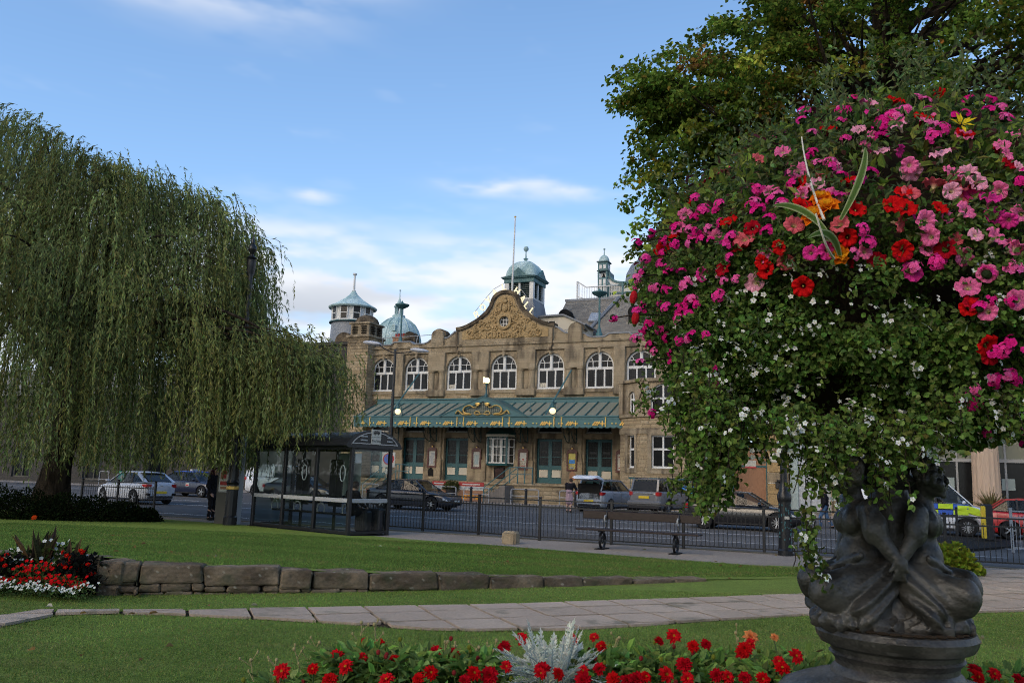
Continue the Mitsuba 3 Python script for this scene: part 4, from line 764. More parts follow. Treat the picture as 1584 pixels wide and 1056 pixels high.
for y0, y1, z0, z1, txt, hgt, mat in ((.5, .82, SH + .26, SH + .46, None, .06, 'poster'), (.5, .82, SH + .06, SH + .25, 'Bus Stop', .055, 'poster')):
    sh.add('sign_plate', bx(-.145, -.122, y0, y1, z0, z1), mat, sub=gbl)
    if not txt: continue
    m = meshkit.text_mesh(txt, hgt, .004); v = np.array(m.vertices); v[:, 0] -= v[:, 0].max() / 2; v[:, 1] -= hgt / 2
    sh.add('lettering', (np.stack([-.147 - v[:, 2], (y0 + y1) / 2 + v[:, 0], (z0 + z1) / 2 + v[:, 1]], 1), np.array(m.faces)[:, ::-1]), 'black_paint', sub=gbl)
for y0, w in ((.05, .36), (.95, .3)):
    for z in (SH + .14, SH + .24): sh.add('lettering', bx(-.146, -.122, y0 + .1, y0 + .1 + w * .6, z, z + .035), 'galv', sub=gbl)
for i in range(4):
    c = np.array([.6 + i * 1.15, .45, .45]); sh.add('seat_hoop', tube([(c[0] + .17 * math.cos(a), .38, .62 + .17 * math.sin(a)) for a in np.linspace(-.6, 3.7, 16)], .022, 6), 'galv')
sh.add('seat', cb(.5, SL - .5, .3, .56, .50, .55, .015), 'plastic')
sh.add('poster_panel', cb(1.62 - .3, 1.62 + .3, SDp - .58, SDp - .54, .7, 2.0, .01), 'black_paint'); sh.add('poster_panel', cb(3.23 - .33, 3.23 + .33, SDp - .58, SDp - .54, .7, 2.0, .01), 'black_paint')
sh.add('frosted_panel', bx(1.25, 2.35, SDp - .01, SDp + .0, 1.0, 2.2), 'frosted')
for x in (.35, 2.1, 3.7): sh.add('etched_ring', xf(tube([(.11 * math.cos(a), 0, .21 * math.sin(a)) for a in np.linspace(0, 6.2832, 25)], .012, 4), tr(x, -.012, 1.62)), 'frosted')
sh.add('timetable', bx(-.01, .01, .1, .3, 1.9, 2.15), 'poster')
sh.add('floor_plate', bx(-.1, SL + .1, -.1, SDp, .0, .03), 'dark')
# --- information pillar, lamp posts
p0 = np.array([-8.42, 25.9])
t = Thing('information_pillar', 'tall grey brown information pillar with a framed poster beside the bus shelter', 'information pillar', M=W(p0, -24))
t.add('body', cb(-.36, .36, -.16, .16, 0, 2.72, .02), 'greystone'); t.add('edge_strip', cb(.33, .38, -.18, .18, 0, 2.75, .01), 'galv')
po = t.add('poster_frame', cb(-.26, .14, -.19, -.155, .95, 1.68, .01), 'galv'); t.add('poster', bx(-.23, .11, -.195, -.188, .98, 1.65), 'poster', sub=po)
t.add('print', cat(bx(-.12, .02, -.2, -.194, 1.36, 1.6), bx(-.2, .08, -.2, -.194, 1.16, 1.28)), 'red_paint', sub=po); t.add('print', cat(bx(-.2, -.1, -.2, -.194, 1.34, 1.54), bx(-.18, .06, -.2, -.194, 1.04, 1.12)), 'brownpic', sub=po)
t = Thing('street_lamp', 'tall ornate black lamp column with ball and spike finial rising through the willow', 'street lamp', M=W((-8.1, 25.2)))
t.add('column', lathe([(.2, 0), (.2, .25), (.17, .3), (.17, 1.2), (.2, 1.25), (.15, 1.35), (.14, 2.9), (.17, 2.95), (.09, 3.1), (.075, 7.5), (.13, 7.6), (.14, 7.9), (.15, 8.0), (.09, 8.05)], 12), 'black_paint', 30)
t.add('band', lathe([(.175, 1.05), (.185, 1.07), (.185, 1.13), (.175, 1.15)], 12), 'gold')
t.add('finial', lathe([(.09, 8.0), (.15, 8.08), (.06, 8.16), (.06, 8.22), (.13, 8.32), (.13, 8.42), (.05, 8.52), (.07, 8.57), (.03, 8.7), (0, 8.95)], 12), 'black_paint', 40)
LD = dep(603, 700, 52.0); LB = np.array([LD[0], 52.0])
t = Thing('street_lamp', 'slim black street lamp with two pale lamp heads and a no stopping sign', 'street lamp', M=W(LB, -10))
t.add('column', lathe([(.16, 0), (.16, 1.2), (.11, 1.3), (.085, 8.9), (.09, 9.35), (0, 9.4)], 10), 'black_paint', 30)
for s, hz in ((-1, 9.75), (1, 9.3)):
    t.add('arm', tube(spline([(0, 0, 9.15), (s * .7, 0, 9.2 + (hz - 9.3) * .5), (s * 1.1, 0, hz - .05)], 8), .035, 6), 'black_paint')
    t.add('lamp_head', xf(ell((0, 0, 0), (.62, .2, .13), 14, 8), tr(s * 1.55, 0, hz + .03) @ rotm([0, 1, 0], -6 * s if s < 0 else 6)), 'lamphead', 40)
sg = t.add('sign', cb(-.42, .42, -.2, -.17, 2.1, 3.0, .02), 'poster'); 
dsc = lambda r, z, y: xf(lathe([(0, 0), (r, 0), (r, .012), (0, .012)], 24), tr(0, y, z) @ rotm([1, 0, 0], 90))
t.add('disc', dsc(.36, 2.6, -.2), 'carred', sub=sg); t.add('disc', dsc(.28, 2.6, -.215), 'blue', sub=sg)
t.add('stroke', bar((-.19, -.24, 2.79), (.19, -.24, 2.41), .09, .01), 'carred', sub=sg); t.add('plate', cb(-.16, .16, -.2, -.17, 1.7, 2.0, .01), 'poster', sub=sg)
t = Thing('street_lamp', 'thick black lamp post with flaking paint right of the park bench', 'street lamp', M=W((6.72, 20.7)))
t.add('column', lathe([(.17, -.02), (.17, .12), (.145, .16), (.14, 1.25), (.165, 1.3), (.17, 1.42), (.12, 1.55), (.085, 1.75), (.075, 5.2), (.1, 5.25), (.06, 5.35)], 14), 'black_paint', 30)
t.add('lantern', lathe([(.06, 5.3), (.1, 5.35), (.22, 5.9), (.24, 5.95), (.1, 6.15), (.04, 6.3), (0, 6.4)], 10), 'frosted', 30)
rgf = np.random.default_rng(5)
t.add('flaked_paint', cat([ell((.142 * math.cos(a), .142 * math.sin(a), z), (.018, .018, .012 + .03 * rgf.random()), 6, 4) for a, z in zip(rgf.uniform(-3.0, -.3, 34), rgf.uniform(.3, 1.25, 34))]), 'bluegreen', kind='stuff'); t.add('sticker', bx(-.05, .06, -.16, -.14, .86, .93), 'poster')
# --- park bench with iron ring feet
b0, b1 = np.array([2.35, 20.95]), np.array([3.98, 20.15]); bd = unit(b1 - b0)
t = Thing('park_bench', 'dark timber park bench on round iron ring feet at the lawn edge', 'bench', M=W(b0, ang(bd)))
BL = float(np.linalg.norm(b1 - b0))
for x in (0, BL):
    lg = t.add('leg', tube([(x, .19 * math.cos(a), .21 + .19 * math.sin(a)) for a in np.linspace(0, 6.2832, 26)], .032, 8), 'black_paint', 40)
    t.add('scroll', tube([(x, .1 * math.cos(a) * (1 - a / 14) + .02, .22 + .1 * math.sin(a) * (1 - a / 14)) for a in np.linspace(0, 8.5, 22)], .016, 6), 'black_paint', sub=lg)
    t.add('support', tube(spline([(x, -.28, .44), (x, 0, .42), (x, .2, .46), (x, .26, .65), (x, .33, .9)], 18), .026, 8), 'black_paint', 40, sub=lg)
    t.add('foot', cb(x - .1, x + .1, -.3, .22, -.02, .03, .01), 'dark', sub=lg); t.add('arm_scroll', tube([(x, .2 + .07 * math.cos(a), .72 + .08 * math.sin(a)) for a in np.linspace(1, 6, 12)], .018, 6), 'galv', sub=lg)
t.add('back_plank', cb(-.62, BL + .52, .29, .34, .70, .90, .012), 'timber')
for y in (-.28, -.13, .02): t.add('seat_plank', cb(-.6, BL + .6, y, y + .13, .445, .485, .01), 'timber')
def blk(c, s, j, seed, mat, n=.3):
    tm = trimesh.Trimesh(*cb(-s[0] / 2, s[0] / 2, -s[1] / 2, s[1] / 2, 0, s[2], .05)).subdivide_to_size(.08); v = np.array(tm.vertices); v += (meshkit.fbm(v * 5 + seed, 3)[:, None] - .5) * np.array(tm.vertex_normals) * j
    return v + np.asarray(c), np.array(tm.faces)
t = Thing('stone_block', 'small squared stone block standing on the lawn edge', 'stone', M=W((.13, 21.7), -24)); t.add('', blk((0, 0, -.05), (.38, .34, .36), .06, 3, 'drystone'), 'stone', 50); t.tag('small squared stone block standing on the lawn edge', 'stone')
# --- traffic island with the keep-left bollard
isl = Polygon([tuple(gnd(*p, -.08)[:2]) for p in ((1405, 846), (1490, 854), (1562, 849), (1560, 836), (1500, 834), (1412, 835))]).buffer(.2)
t = Thing('traffic_island', None, None, None, 'structure'); m = trimesh.creation.extrude_polygon(isl, .14, engine='earcut'); t.add('', (np.array(m.vertices) + [0, 0, -.1], np.array(m.faces)), 'dark')
ib = gnd(1527, 838)[:2]
t = Thing('traffic_bollard', 'black traffic bollard with a yellow face on the road island', 'bollard', M=W(ib, -10))
t.add('body', cb(-.13, .2, -.14, .14, .04, 1.27, .05), 'plastic', 30); t.add('yellow_face', cb(-.165, -.04, -.16, .0, .12, 1.2, .02), 'yellow'); t.add('base', cb(-.28, .32, -.26, .26, .02, .07, .02), 'dark')
# --- things on the forecourt of the hall
def fpt(px, v):
    lo, hi = -60., 60.
    for _ in range(50):
        m = (lo + hi) / 2; P = R(m, v) - EYE; x = 792 + FOC * (P @ RGT) / (P @ FWD)
        lo, hi = (m, hi) if x < px else (lo, m)
    return R(lo, v)[:2]
def hoop(px, v, w, lab, h=.9):
    t = Thing('hoop_barrier', lab, 'hoop barrier', 'steel hoop barriers on the forecourt', M=W(fpt(px, v), DEG))
    t.add('frame', tube([(-w / 2, 0, -.05), (-w / 2, 0, h - .1), (-w / 2 + .03, 0, h - .03), (-w / 2 + .1, 0, h), (w / 2 - .1, 0, h), (w / 2 - .03, 0, h - .03), (w / 2, 0, h - .1), (w / 2, 0, -.05)], .03, 6), 'galv'); t.add('rail', rod((-w / 2, 0, .5), (w / 2, 0, .5), .025), 'galv')
hoop(572, 47.2, 1.2, 'steel hoop barrier seen through the bus shelter glass'); hoop(688, 47.6, 1.5, 'steel hoop barrier beside the left red banner'); hoop(736, 47.2, 1.7, 'steel hoop barrier in front of the wide red banner'); hoop(811, 47.4, 1.8, 'steel hoop barrier below the hall centre, standing by itself'); hoop(880, 47.4, 1.2, 'steel hoop barrier left of the person at the car boot')
hoop(159, 48.0, 1.0, 'steel hoop barrier left of the green sign', 1.1); hoop(226, 48.0, 1.6, 'steel hoop barrier right of the green sign, behind the silver car', 1.0)
for px, v, lab in ((728, 46.8, 'short dark bollard before the wide red banner'), (813, 46.8, 'short dark bollard by the lone hoop barrier'), (890, 46.8, 'short dark bollard left of the person at the car boot')):
    t = Thing('bollard', lab, 'bollard', 'short dark bollards along the far kerb', M=W(fpt(px, v))); t.add('', lathe([(.1, 0), (.09, .1), (.075, .8), (.1, .83), (.1, .88), (.05, .95), (0, .96)], 10), 'black_paint', 35)
def banner(px, v, w, lab):
    t = Thing('banner_stand', lab, 'banner', 'red topped banner stands on the forecourt', M=W(fpt(px, v), DEG))
    t.add('panel', cb(-w / 2, w / 2, -.02, .02, .05, .72, .01), 'brownpic'); t.add('white_band', bx(-w / 2 + .01, w / 2 - .01, -.03, -.021, .74, .95), 'poster'); t.add('top', cb(-w / 2, w / 2, -.03, .03, .96, 1.22, .01), 'red_paint'); t.add('backing', bx(-w / 2, w / 2, -.02, .02, .72, .96), 'poster')
    t.add('print', cat([bx(a, a + w * .1, -.034, -.03, .79, .9) for a in np.arange(-w / 2 + .1, w / 2 - .15, w * .16)]), 'galv'); t.add('lettering', bx(-w * .35, w * .35, -.036, -.03, 1.05, 1.12), 'poster')
    t.add('print', cat([ell((x, -.024, z), (w * .12, .006, .13), 8, 5) for x, z in ((-w * .25, .3), (0, .42), (w * .28, .28))]), 'orange')
banner(678, 48.3, 1.0, 'narrow banner stand with red top behind the dark saloon car'); banner(728, 48.1, 1.75, 'wide banner stand with red top in front of the steps')
fp = fpt(1043, 48.6)
t = Thing('railing_fence', 'green bar fence along the foot of the side wing', 'fence', M=W(fp, DEG)); 
for k, x in enumerate(np.arange(-2.6, 3.2, .16)): t.add('bar', rod((x, 0, .3), (x, 0, 1.75), .018, 5), 'teal')
t.add('top_rail', bx(-2.7, 3.2, -.03, .03, 1.72, 1.82), 'teal'); t.add('bottom_rail', bx(-2.7, 3.2, -.03, .03, .3, .36), 'teal'); t.add('plinth', bx(-2.7, 3.2, -.12, .12, 0, .3), 'stone_rough')
t = Thing('blue_sign', 'small blue sign with white figures hanging on the green bar fence', 'sign', M=W(fpt(1066, 48.4), DEG, .95)); t.add('plate', cb(-.4, .4, -.02, .02, -.12, .45, .01), 'poster_blue'); t.add('figures', cat(*[ell((x, -.025, .27), (.035, .01, .05), 8, 6) for x in (-.12, .12)], *[bx(x - .04, x + .04, -.03, -.02, .1, .22) for x in (-.12, .12)], bx(-.3, .3, -.03, -.02, -.08, -.02)), 'poster')
t = Thing('board_sign', 'upright green sign board with white dots on the far pavement', 'sign', M=W(fpt(186, 47.6), DEG)); t.add('board', xf(cb(-.36, .36, -.02, .02, .05, 1.15, .01), rotm([0, 1, 0], 5)), 'green_sign'); t.add('marks', xf(cat(*[ell((x, -.03, z), (s, .01, s), 8, 6) for x, z, s in ((-.2, 1.0, .06), (.22, 1.0, .06), (.02, .75, .16), (-.2, .5, .06), (.2, .45, .07))], bx(-.25, .25, -.03, -.02, .15, .2)), rotm([0, 1, 0], 5)), 'poster')
t = Thing('planter_tub', 'round dark planter bin with a bushy plant between the banners', 'planter', M=W(fpt(698, 48.0))); t.add('', lathe([(.0, 0), (.3, 0), (.38, .75), (.4, .8), (.3, .8), (0, .7)], 14), 'plastic', 35)
# --- gate, pier, clad building, glazed building with columns
t = Thing('gate', 'brown sheet gate with green frame beside the side wing', 'gate', M=HALL @ tr(17.0, -1.2, 0))
t.add('panel', bx(-1.2, .75, -.02, .02, .1, 3.9), 'brownpic'); t.add('frame', cat(bx(-1.25, -1.15, -.06, .06, 0, 4.0), bx(.7, .8, -.06, .06, 0, 4.0), bx(-1.25, .8, -.06, .06, 2.75, 2.87), bx(-1.25, .8, -.06, .06, 3.9, 4.0), bx(-1.25, .8, -.06, .06, 3.3, 3.36)), 'teal')
nt = t.add('notice', cb(-.5, .15, -.09, -.06, 2.7, 3.15, .01), 'poster'); t.add('red_band', bx(-.5, .15, -.1, -.09, 2.7, 2.8), 'carred', sub=nt)
t = Thing('gate_pier', 'square tan stone gate pier with white notice', 'gate pier', M=HALL @ tr(18.4, -1.2, 0))
for k in range(9): t.add('stone', cb(-.58, .58, -.5, .5, k * .62, k * .62 + .605, .02), 'carved' if k % 3 else 'stone')
t.add('notice', cb(-.42, .42, -.53, -.5, 3.05, 3.6, .01), 'poster'); t.add('wall_light', cat(cb(-.12, .14, -.68, -.5, 1.55, 1.95, .03), cb(-.02, .3, -.8, -.5, 1.95, 2.05, .02)), 'black_paint')
t = Thing('clad_building', 'plain pale grey building with horizontal cladding boards', 'building', M=HALL)
for k in range(22): t.add('board', cb(19.5, 33.5, -1.25 + .02, -1.1, k * .29, k * .29 + .286, .014), 'cladding')
t.add('corner_post', cb(19.05, 19.5, -1.35, -1.0, 0, 6.5, .02), 'frosted'); t.add('body', bx(19.1, 33.4, -1.0, 6, 0, 6.4), 'cladding'); t.add('roof', cb(18.9, 33.6, -1.5, 6.2, 6.42, 6.7, .03), 'lead'); t.add('kerb', bx(19, 33.6, -1.4, -1.26, 0, .28), 'concrete')
GM = W(fpt(1530, 49.0), DEG)
t = Thing('glazed_building', 'glass fronted building with fluted sandstone columns', 'building', M=GM)
for k, x in enumerate((-3.4, 0, 3.4, 6.8)):
    t.add('column', lathe([(.78, 0), (.78, .2), (.68, .3), (.66, .4), (.6, 4.5), (.54, 7.4), (.6, 7.5), (.76, 7.7), (.76, 8.0)], 60, (x, 0, 0), .055, 15), 'sandstone')
for i, x in enumerate(np.arange(-6.8, 11, 1.13)):
    for z0, z1 in ((.1, 3.15), (3.3, 4.75), (4.9, 6.2), (6.35, 7.9)):
        t.add('glass_panel', bx(x + .05, x + 1.08, 2.0, 2.04, z0, z1), 'greenglass' if z0 > 3 else 'pane')
    t.add('mullion', cb(x - .05, x + .05, 1.9, 2.06, 0, 8, .01), 'galv')
for z in (3.22, 4.82, 6.27): t.add('transom', bx(-6.8, 11, 1.88, 2.05, z - .09, z + .09), 'galv')
for x in (-1.9, .9, 2.6): t.add('notice', bx(x, x + .6, 1.97, 1.99, 1.7, 2.3), 'frosted')
t.add('body', bx(-7.5, 30, 2.3, 12, 0, 9), 'stone'); t.add('entablature', cb(-7.5, 12, -.9, 2.4, 8.0, 9.6, .05), 'sandstone'); t.add('steps', cat(bx(-7, 12, -1.4, 2, -.05, .12)), 'slab')
# left background: stone terrace behind the willow
t = Thing('stone_terrace', 'long grey stone building with shop fronts half hidden behind the willow', 'building', M=HALL)
wl_p = rect(-62, -31, 0, 7.6)
ops = [rect(x, x + 2.2, .5, 2.9) for x in np.arange(-60, -33, 4.4)] + [rect(x + .3, x + 1.5, 4.2, 6.2) for x in np.arange(-60, -33, 4.4)]
t.add('wall', prism(wl_p.difference(unary_union(ops)), .5), 'greywall', M=tr(0, -1.6, 0)); t.add('roof', hull([(-62.5, -1.9, 7.6), (-30.5, -1.9, 7.6), (-62.5, 4, 10.8), (-30.5, 4, 10.8), (-62.5, 8, 7.6), (-30.5, 8, 7.6)]), 'slate'); t.add('side_wall', bx(-62, -31, -1.1, 8, 0, 7.55), 'dark')
for o_ in ops:
    x0, z0, x1, z1 = o_.bounds
    q = t.add('window', prism(o_.difference(unary_union([rect(x0 + .1, (x0 + x1) / 2 - .05, z0 + .1, z1 - .1), rect((x0 + x1) / 2 + .05, x1 - .1, z0 + .1, z1 - .1)])), .1), 'greystone', M=tr(0, -1.4, 0)); t.add('pane', bx(x0, x1, -1.28, -1.26, z0, z1), 'pane', sub=q)
# ================================================================ vehicles: x forwards, y to the left, z up, the origin on the road under the middle
def car(name, label, cat_, M, paint, L, Wd, H, top, gl, wb, wr=.32, clr=.2, rear_plate='yellow', spokes=5, tint='tint', pill=(), roofmat=None, box_rear=False, hatch=False, group=None, extra=None, wide_c=False):
    """top: (x, z) of the body's upper edge from nose to tail; gl: (screen base, roof front, roof rear, rear-window base); wb: (front axle, rear axle)"""
    t = Thing(name, label, cat_, group, M=M)
    tx, tz = np.array([p[0] for p in top][::-1]), np.array([p[1] for p in top][::-1])
    zt = lambda x: np.interp(x, tx, tz)
    def hw(x): return Wd / 2 * (1 - .20 * abs(2 * x / L) ** 5 - .06 * abs(2 * x / L) ** 14)
    def zb(x): return clr + .09 * np.clip((abs(x) - L * .40) / (L * .1), 0, 1) ** 1.5
    def sec(x, n=1.0):
        w, b, z = hw(x) * n, zb(x), zt(x); h = z - b
        return np.array([(0, b), (.84 * w, b), (.955 * w, b + .10 * h), (.99 * w, b + .3 * h), (w, b + .52 * h), (.985 * w, b + .72 * h), (.955 * w, b + .9 * h), (.90 * w, b + .975 * h), (.78 * w, z + .006), (0, z + .028)])
    xs_ = np.r_[-L / 2, -L / 2 + .025, -L / 2 + .09, np.linspace(-L / 2 + .2, L / 2 - .2, 34), L / 2 - .09, L / 2 - .025, L / 2]
    V = []
    for i, x in enumerate(xs_):
        s = sec(np.clip(x, -L / 2 + .02, L / 2 - .02))
        k = {0: .80, 1: .93, 2: .985}.get(min(i, len(xs_) - 1 - i), 1.0)
        c = (s[0, 1] + s[-1, 1]) / 2; s = s * [k, 1]; s[:, 1] = c + (s[:, 1] - c) * (k if k < .95 else 1)
        ring = np.vstack([s, s[-2:0:-1] * [-1, 1]]); V.append(np.column_stack([np.full(len(ring), x), ring]))
    nr = len(V[0]); V = np.vstack(V); i, j = np.meshgrid(np.arange(len(xs_) - 1), np.arange(nr), indexing='ij'); k = (j + 1) % nr
    q = np.stack([i * nr + j, (i + 1) * nr + j, (i + 1) * nr + k, i * nr + k], -1).reshape(-1, 4)
    f = np.vstack([q[:, [0, 1, 2]], q[:, [0, 2, 3]]])
    c0, c1 = len(V), len(V) + 1; V = np.vstack([V, V[:nr].mean(0), V[-nr:].mean(0)]); j = np.arange(nr); e = (len(xs_) - 1) * nr
    f = np.vstack([f, np.stack([j, (j + 1) % nr, j * 0 + c0], 1), np.stack([e + (j + 1) % nr, e + j, j * 0 + c1], 1)])
    tm = trimesh.Trimesh(V, f, process=False)
    if tm.volume < 0: f = f[:, ::-1]
    body = mf((V, f))
    for ax in wb:
        for s in (-1, 1):
            cyl = manifold3d.Manifold.cylinder(.34, wr + .055, wr + .055, 28).rotate((90, 0, 0)).translate((ax, s * (Wd / 2 - .12) + .17, wr))
            body = body - cyl
    t.add('body', un(body), paint, 32)
    t.add('underbody', bx(-L / 2 + .3, L / 2 - .3, -Wd / 2 + .24, Wd / 2 - .24, clr - .03, clr + .4), 'dark')
    # greenhouse
    a, b, c, d = gl
    wv = lambda x: hw(x) * .885
    wr_ = Wd / 2 * .70
    low = [(x, s * wv(x), zt(x) - .01) for x in (a, (a + d) / 2, d) for s in (-1, 1)] + [(x, s * wv(x) * .985, zt(x) + .02) for x in (b, c) for s in (-1, 1) if d < x < a]
    topz = H - .035
    up = [(b, s * wr_ * .93, topz - .02) for s in (-1, 1)] + [(c, s * wr_ * .93, topz - .03) for s in (-1, 1)] + [((b + c) / 2, s * wr_, topz) for s in (-1, 1)]
    t.add('glasshouse', hull(low + up), tint)
    roof = [(x + dx, s * (y + .02), z) for x, y, dx, z0 in ((b, wr_ * .93, .04, topz - .02), (c, wr_ * .93, -.04, topz - .03), ((b + c) / 2, wr_, 0, topz)) for s in (-1, 1) for z in (z0 - .02, z0 + .02)] + [((b + c) / 2 + o, s * wr_ * .6, H) for o in (-.4 * abs(b - c) / 2, .4 * abs(b - c) / 2) for s in (-1, 1)]
    t.add('roof', hull(roof), roofmat or paint, 30)
    def side(x, f_): return np.array([x, wv(x) + .006, zt(x)]) if f_ == 0 else np.array([x, wr_ + .012, topz - .015])
    for s in (-1, 1):
        S = np.array([1, s, 1])
        for lo, hi, w in [((a + .03, 0), (b + .02, 1), .075), ((d, 0), (c - .02, 1), .16 if wide_c else .10)] + [((x0, 0), (x1, 1), w_) for x0, x1, w_ in pill]:
            A_, B_ = side(*lo) * S, side(*hi) * S
            if hi[0] == b + .02 or hi[0] == c - .02: B_ = np.array([hi[0], s * wr_ * .94, topz - .02])
            t.add('pillar', bar(A_, B_, w if abs(lo[0] - d) > 1e-6 or not wide_c else .2, .03), paint if w > .06 else 'plastic')
        bl = np.array([(x, s * (wv(x) + .012), zt(x) + .005) for x in np.linspace(a, d, 9)])
        t.add('belt_trim', tube(bl, .014, 5), 'steel' if hatch else 'plastic')
        for x in [p[0] for p in pill] + [a - .12, d + .25 if not box_rear else d + .9]:
            p = sec(x); t.add('door_gap', tube([(x, s * (y + .001), z) for y, z in p[2:8]], .006, 4), 'dark')
        for x in [p[0] + .18 for p in pill[:2]]:
            y = hw(x); t.add('door_handle', cb(x - .1, x + .1, s * y * .975 - .015, s * y * .975 + .02, zt(x) - .14, zt(x) - .105, .008), paint)
        mx = a - .28; t.add('mirror', ell((mx, s * (wv(mx) + .14), zt(mx) + .09), (.07, .12, .075), 10, 7), paint, 40)
        t.add('sill', tube([(x, s * hw(x) * .95, zb(x) + .04) for x in np.linspace(wb[0] - wr - .1, wb[1] + wr + .1, 5)], .03, 5), 'plastic')
    # cabin
    t.add('cabin', cat(*[cb(x - .12, x + .1, y - .22, y + .22, .6, zt(0) + .26, .05) for x in ((a + b) / 2 - .65, (a + b) / 2 - 1.5) for y in (-.36, .36)], *[ell((x - .05, y, zt(0) + .34), (.07, .12, .1), 8, 6) for x in ((a + b) / 2 - .65, (a + b) / 2 - 1.5) for y in (-.36, .36)], cb(a - .45, a - .1, -.6, .6, zt(a) - .2, zt(a) + .03, .05)), 'dark')
    # lights, plates, grille
    xf_, xr = L / 2, -L / 2
    zl, zr = zt(xf_ - .12) - .13, zt(xr + .1) - .14
    for s in (-1, 1):
        y = s * hw(xf_ - .2) * .80
        t.add('headlight', hull([(xf_ - .03, y - s * .13, zl - .05), (xf_ - .03, y - s * .13, zl + .05), (xf_ - .1, y + s * .13, zl - .04), (xf_ - .34, s * hw(xf_ - .34) * .995, zl + .09), (xf_ - .34, s * hw(xf_ - .34) * .99, zl + .0), (xf_ - .2, y, zl + .1)]), 'lamp_glass')
        y = s * hw(xr + .2) * .84
        if hatch: pts_ = [(xr + .0, y - s * .16, zr - .04), (xr + .0, y - s * .16, zr + .07), (xr + .02, y + s * .08, zr + .09), (xr + .02, y + s * .08, zr - .07), (xr + .3, s * hw(xr + .3) * 1.0, zr + .06), (xr + .2, s * hw(xr + .2) * 1.0, zr - .05)]
        else: pts_ = [(xr + .0, y - s * .1, zr - .07), (xr + .0, y - s * .1, zr + .09), (xr + .02, y + s * .08, zr + .1), (xr + .02, y + s * .08, zr - .08), (xr + .22, s * hw(xr + .22) * 1.0, zr + .09), (xr + .2, s * hw(xr + .2) * 1.0, zr - .07)]
        t.add('taillight', hull(pts_), 'tail')
    t.add('number_plate', cb(xr - .025, xr + .02, -.26, .26, .5, .61, .006) if not box_rear else cb(xr - .025, xr + .02, -.27, .27, zr - .22, zr - .1, .006), rear_plate)
    t.add('number_plate', cb(xf_ - .02, xf_ + .025, -.26, .26, .40, .51, .006), 'poster')
    t.add('grille', hull([(xf_ - .06, -.34, zl + .06), (xf_ - .06, .34, zl + .06), (xf_ + .012, -.22, zl - .14), (xf_ + .012, .22, zl - .14), (xf_ + .008, -.32, zl), (xf_ + .008, .32, zl)]), 'dark')
    t.add('bumper_grille', cb(xf_ - .06, xf_ + .012, -.45, .45, clr + .1, clr + .2, .02), 'dark'); t.add('bumper_trim', cb(xr - .015, xr + .1, -hw(xr + .1) * .82, hw(xr + .1) * .82, clr + .1, clr + .22, .03), 'plastic')
    # wheels
    ty = mikit.ply(xf(lathe([(wr * .62, -.1), (wr * .93, -.1), (wr, -.07), (wr, .07), (wr * .93, .1), (wr * .62, .1)], 28), rotm([1, 0, 0], 90)), 'rubber', 40)
    rim = [xf(lathe([(wr * .64, -.09), (wr * .66, -.1), (wr * .66, .05), (wr * .62, .05), (wr * .6, -.06)], 28), rotm([1, 0, 0], 90)), xf(lathe([(0, .075), (.05, .07), (.055, .03)], 12), rotm([1, 0, 0], 90))]
    for k in range(spokes):
        for o in ((-.12, .12) if spokes < 7 else (0,)):
            a0 = 2 * math.pi * k / spokes
            rim.append(bar((.03 * math.cos(a0), -.07, .03 * math.sin(a0)), (wr * .63 * math.cos(a0 + o), -.075, wr * .63 * math.sin(a0 + o)), .03 if spokes < 7 else .045, .02))
    rim = mikit.ply(cat(rim), 'alloy', 30); disk = mikit.ply(xf(lathe([(0, -.02), (wr * .6, -.02), (wr * .6, .0), (0, .0)], 20), rotm([1, 0, 0], 90)), 'dark')
    for ax in wb:
        for s in (1, -1):
            Mw = tr(ax, -s * (Wd / 2 - .115), wr) @ (np.eye(4) if s > 0 else rotm([0, 0, 1], 180))
            w = t.add('wheel', disk, None, M=Mw); t.add('tyre', ty, None, sub=w, M=Mw); t.add('rim', rim, None, sub=w, M=Mw)
    if extra: extra(t, sec, zt, hw)
    return t
def cm(px, v, rot=0.0): return frame((*fpt(px, v), float(road_z(v))), DEG + rot)
HATCH_TOP = lambda L, z=.92: [(L / 2, .55), (L / 2 - .06, .68), (L / 2 - .35, .78), (L / 2 - 1.1, z - .02), (0, z), (-L / 2 + .5, z + .06), (-L / 2 + .12, z + .08), (-L / 2 + .02, z - .02), (-L / 2, .8)]
SALOON_TOP = lambda L: [(L / 2, .52), (L / 2 - .08, .64), (L / 2 - .4, .74), (L / 2 - 1.25, .88), (0, .92), (-L / 2 + 1.0, .95), (-L / 2 + .35, .97), (-L / 2 + .05, .93), (-L / 2, .80)]
def kia(t, sec, zt, hw):
    t.add('rear_screen', hull([(-2.0, -.55, 1.03), (-2.0, .55, 1.03), (-1.38, -.5, 1.36), (-1.38, .5, 1.36), (-1.98, -.55, 1.05), (-1.98, .55, 1.05), (-1.36, -.5, 1.38), (-1.36, .5, 1.38)]), 'pane'); t.add('spoiler', cb(-1.42, -1.05, -.55, .55, 1.40, 1.44, .012), 'silver')
    for s in (-1, 1): t.add('fog_lamp', cb(-2.19, -2.1, s * .62 - .1, s * .62 + .1, .42, .52, .02), 'dark')
    t.add('badge', ell((-2.165, 0, .86), (.01, .06, .035), 10, 6), 'steel')
car('silver_hatchback', 'silver hatchback with red tail lights driving away left of the bus stop', 'car', cm(208, 29.6, 167), 'silver', 4.3, 1.80, 1.47, HATCH_TOP(4.3), (1.10, .25, -1.08, -1.98), (1.32, -1.32), hatch=True, pill=((-.1, -.25, .05), (-1.0, -.85, .06)), extra=kia, wide_c=True)
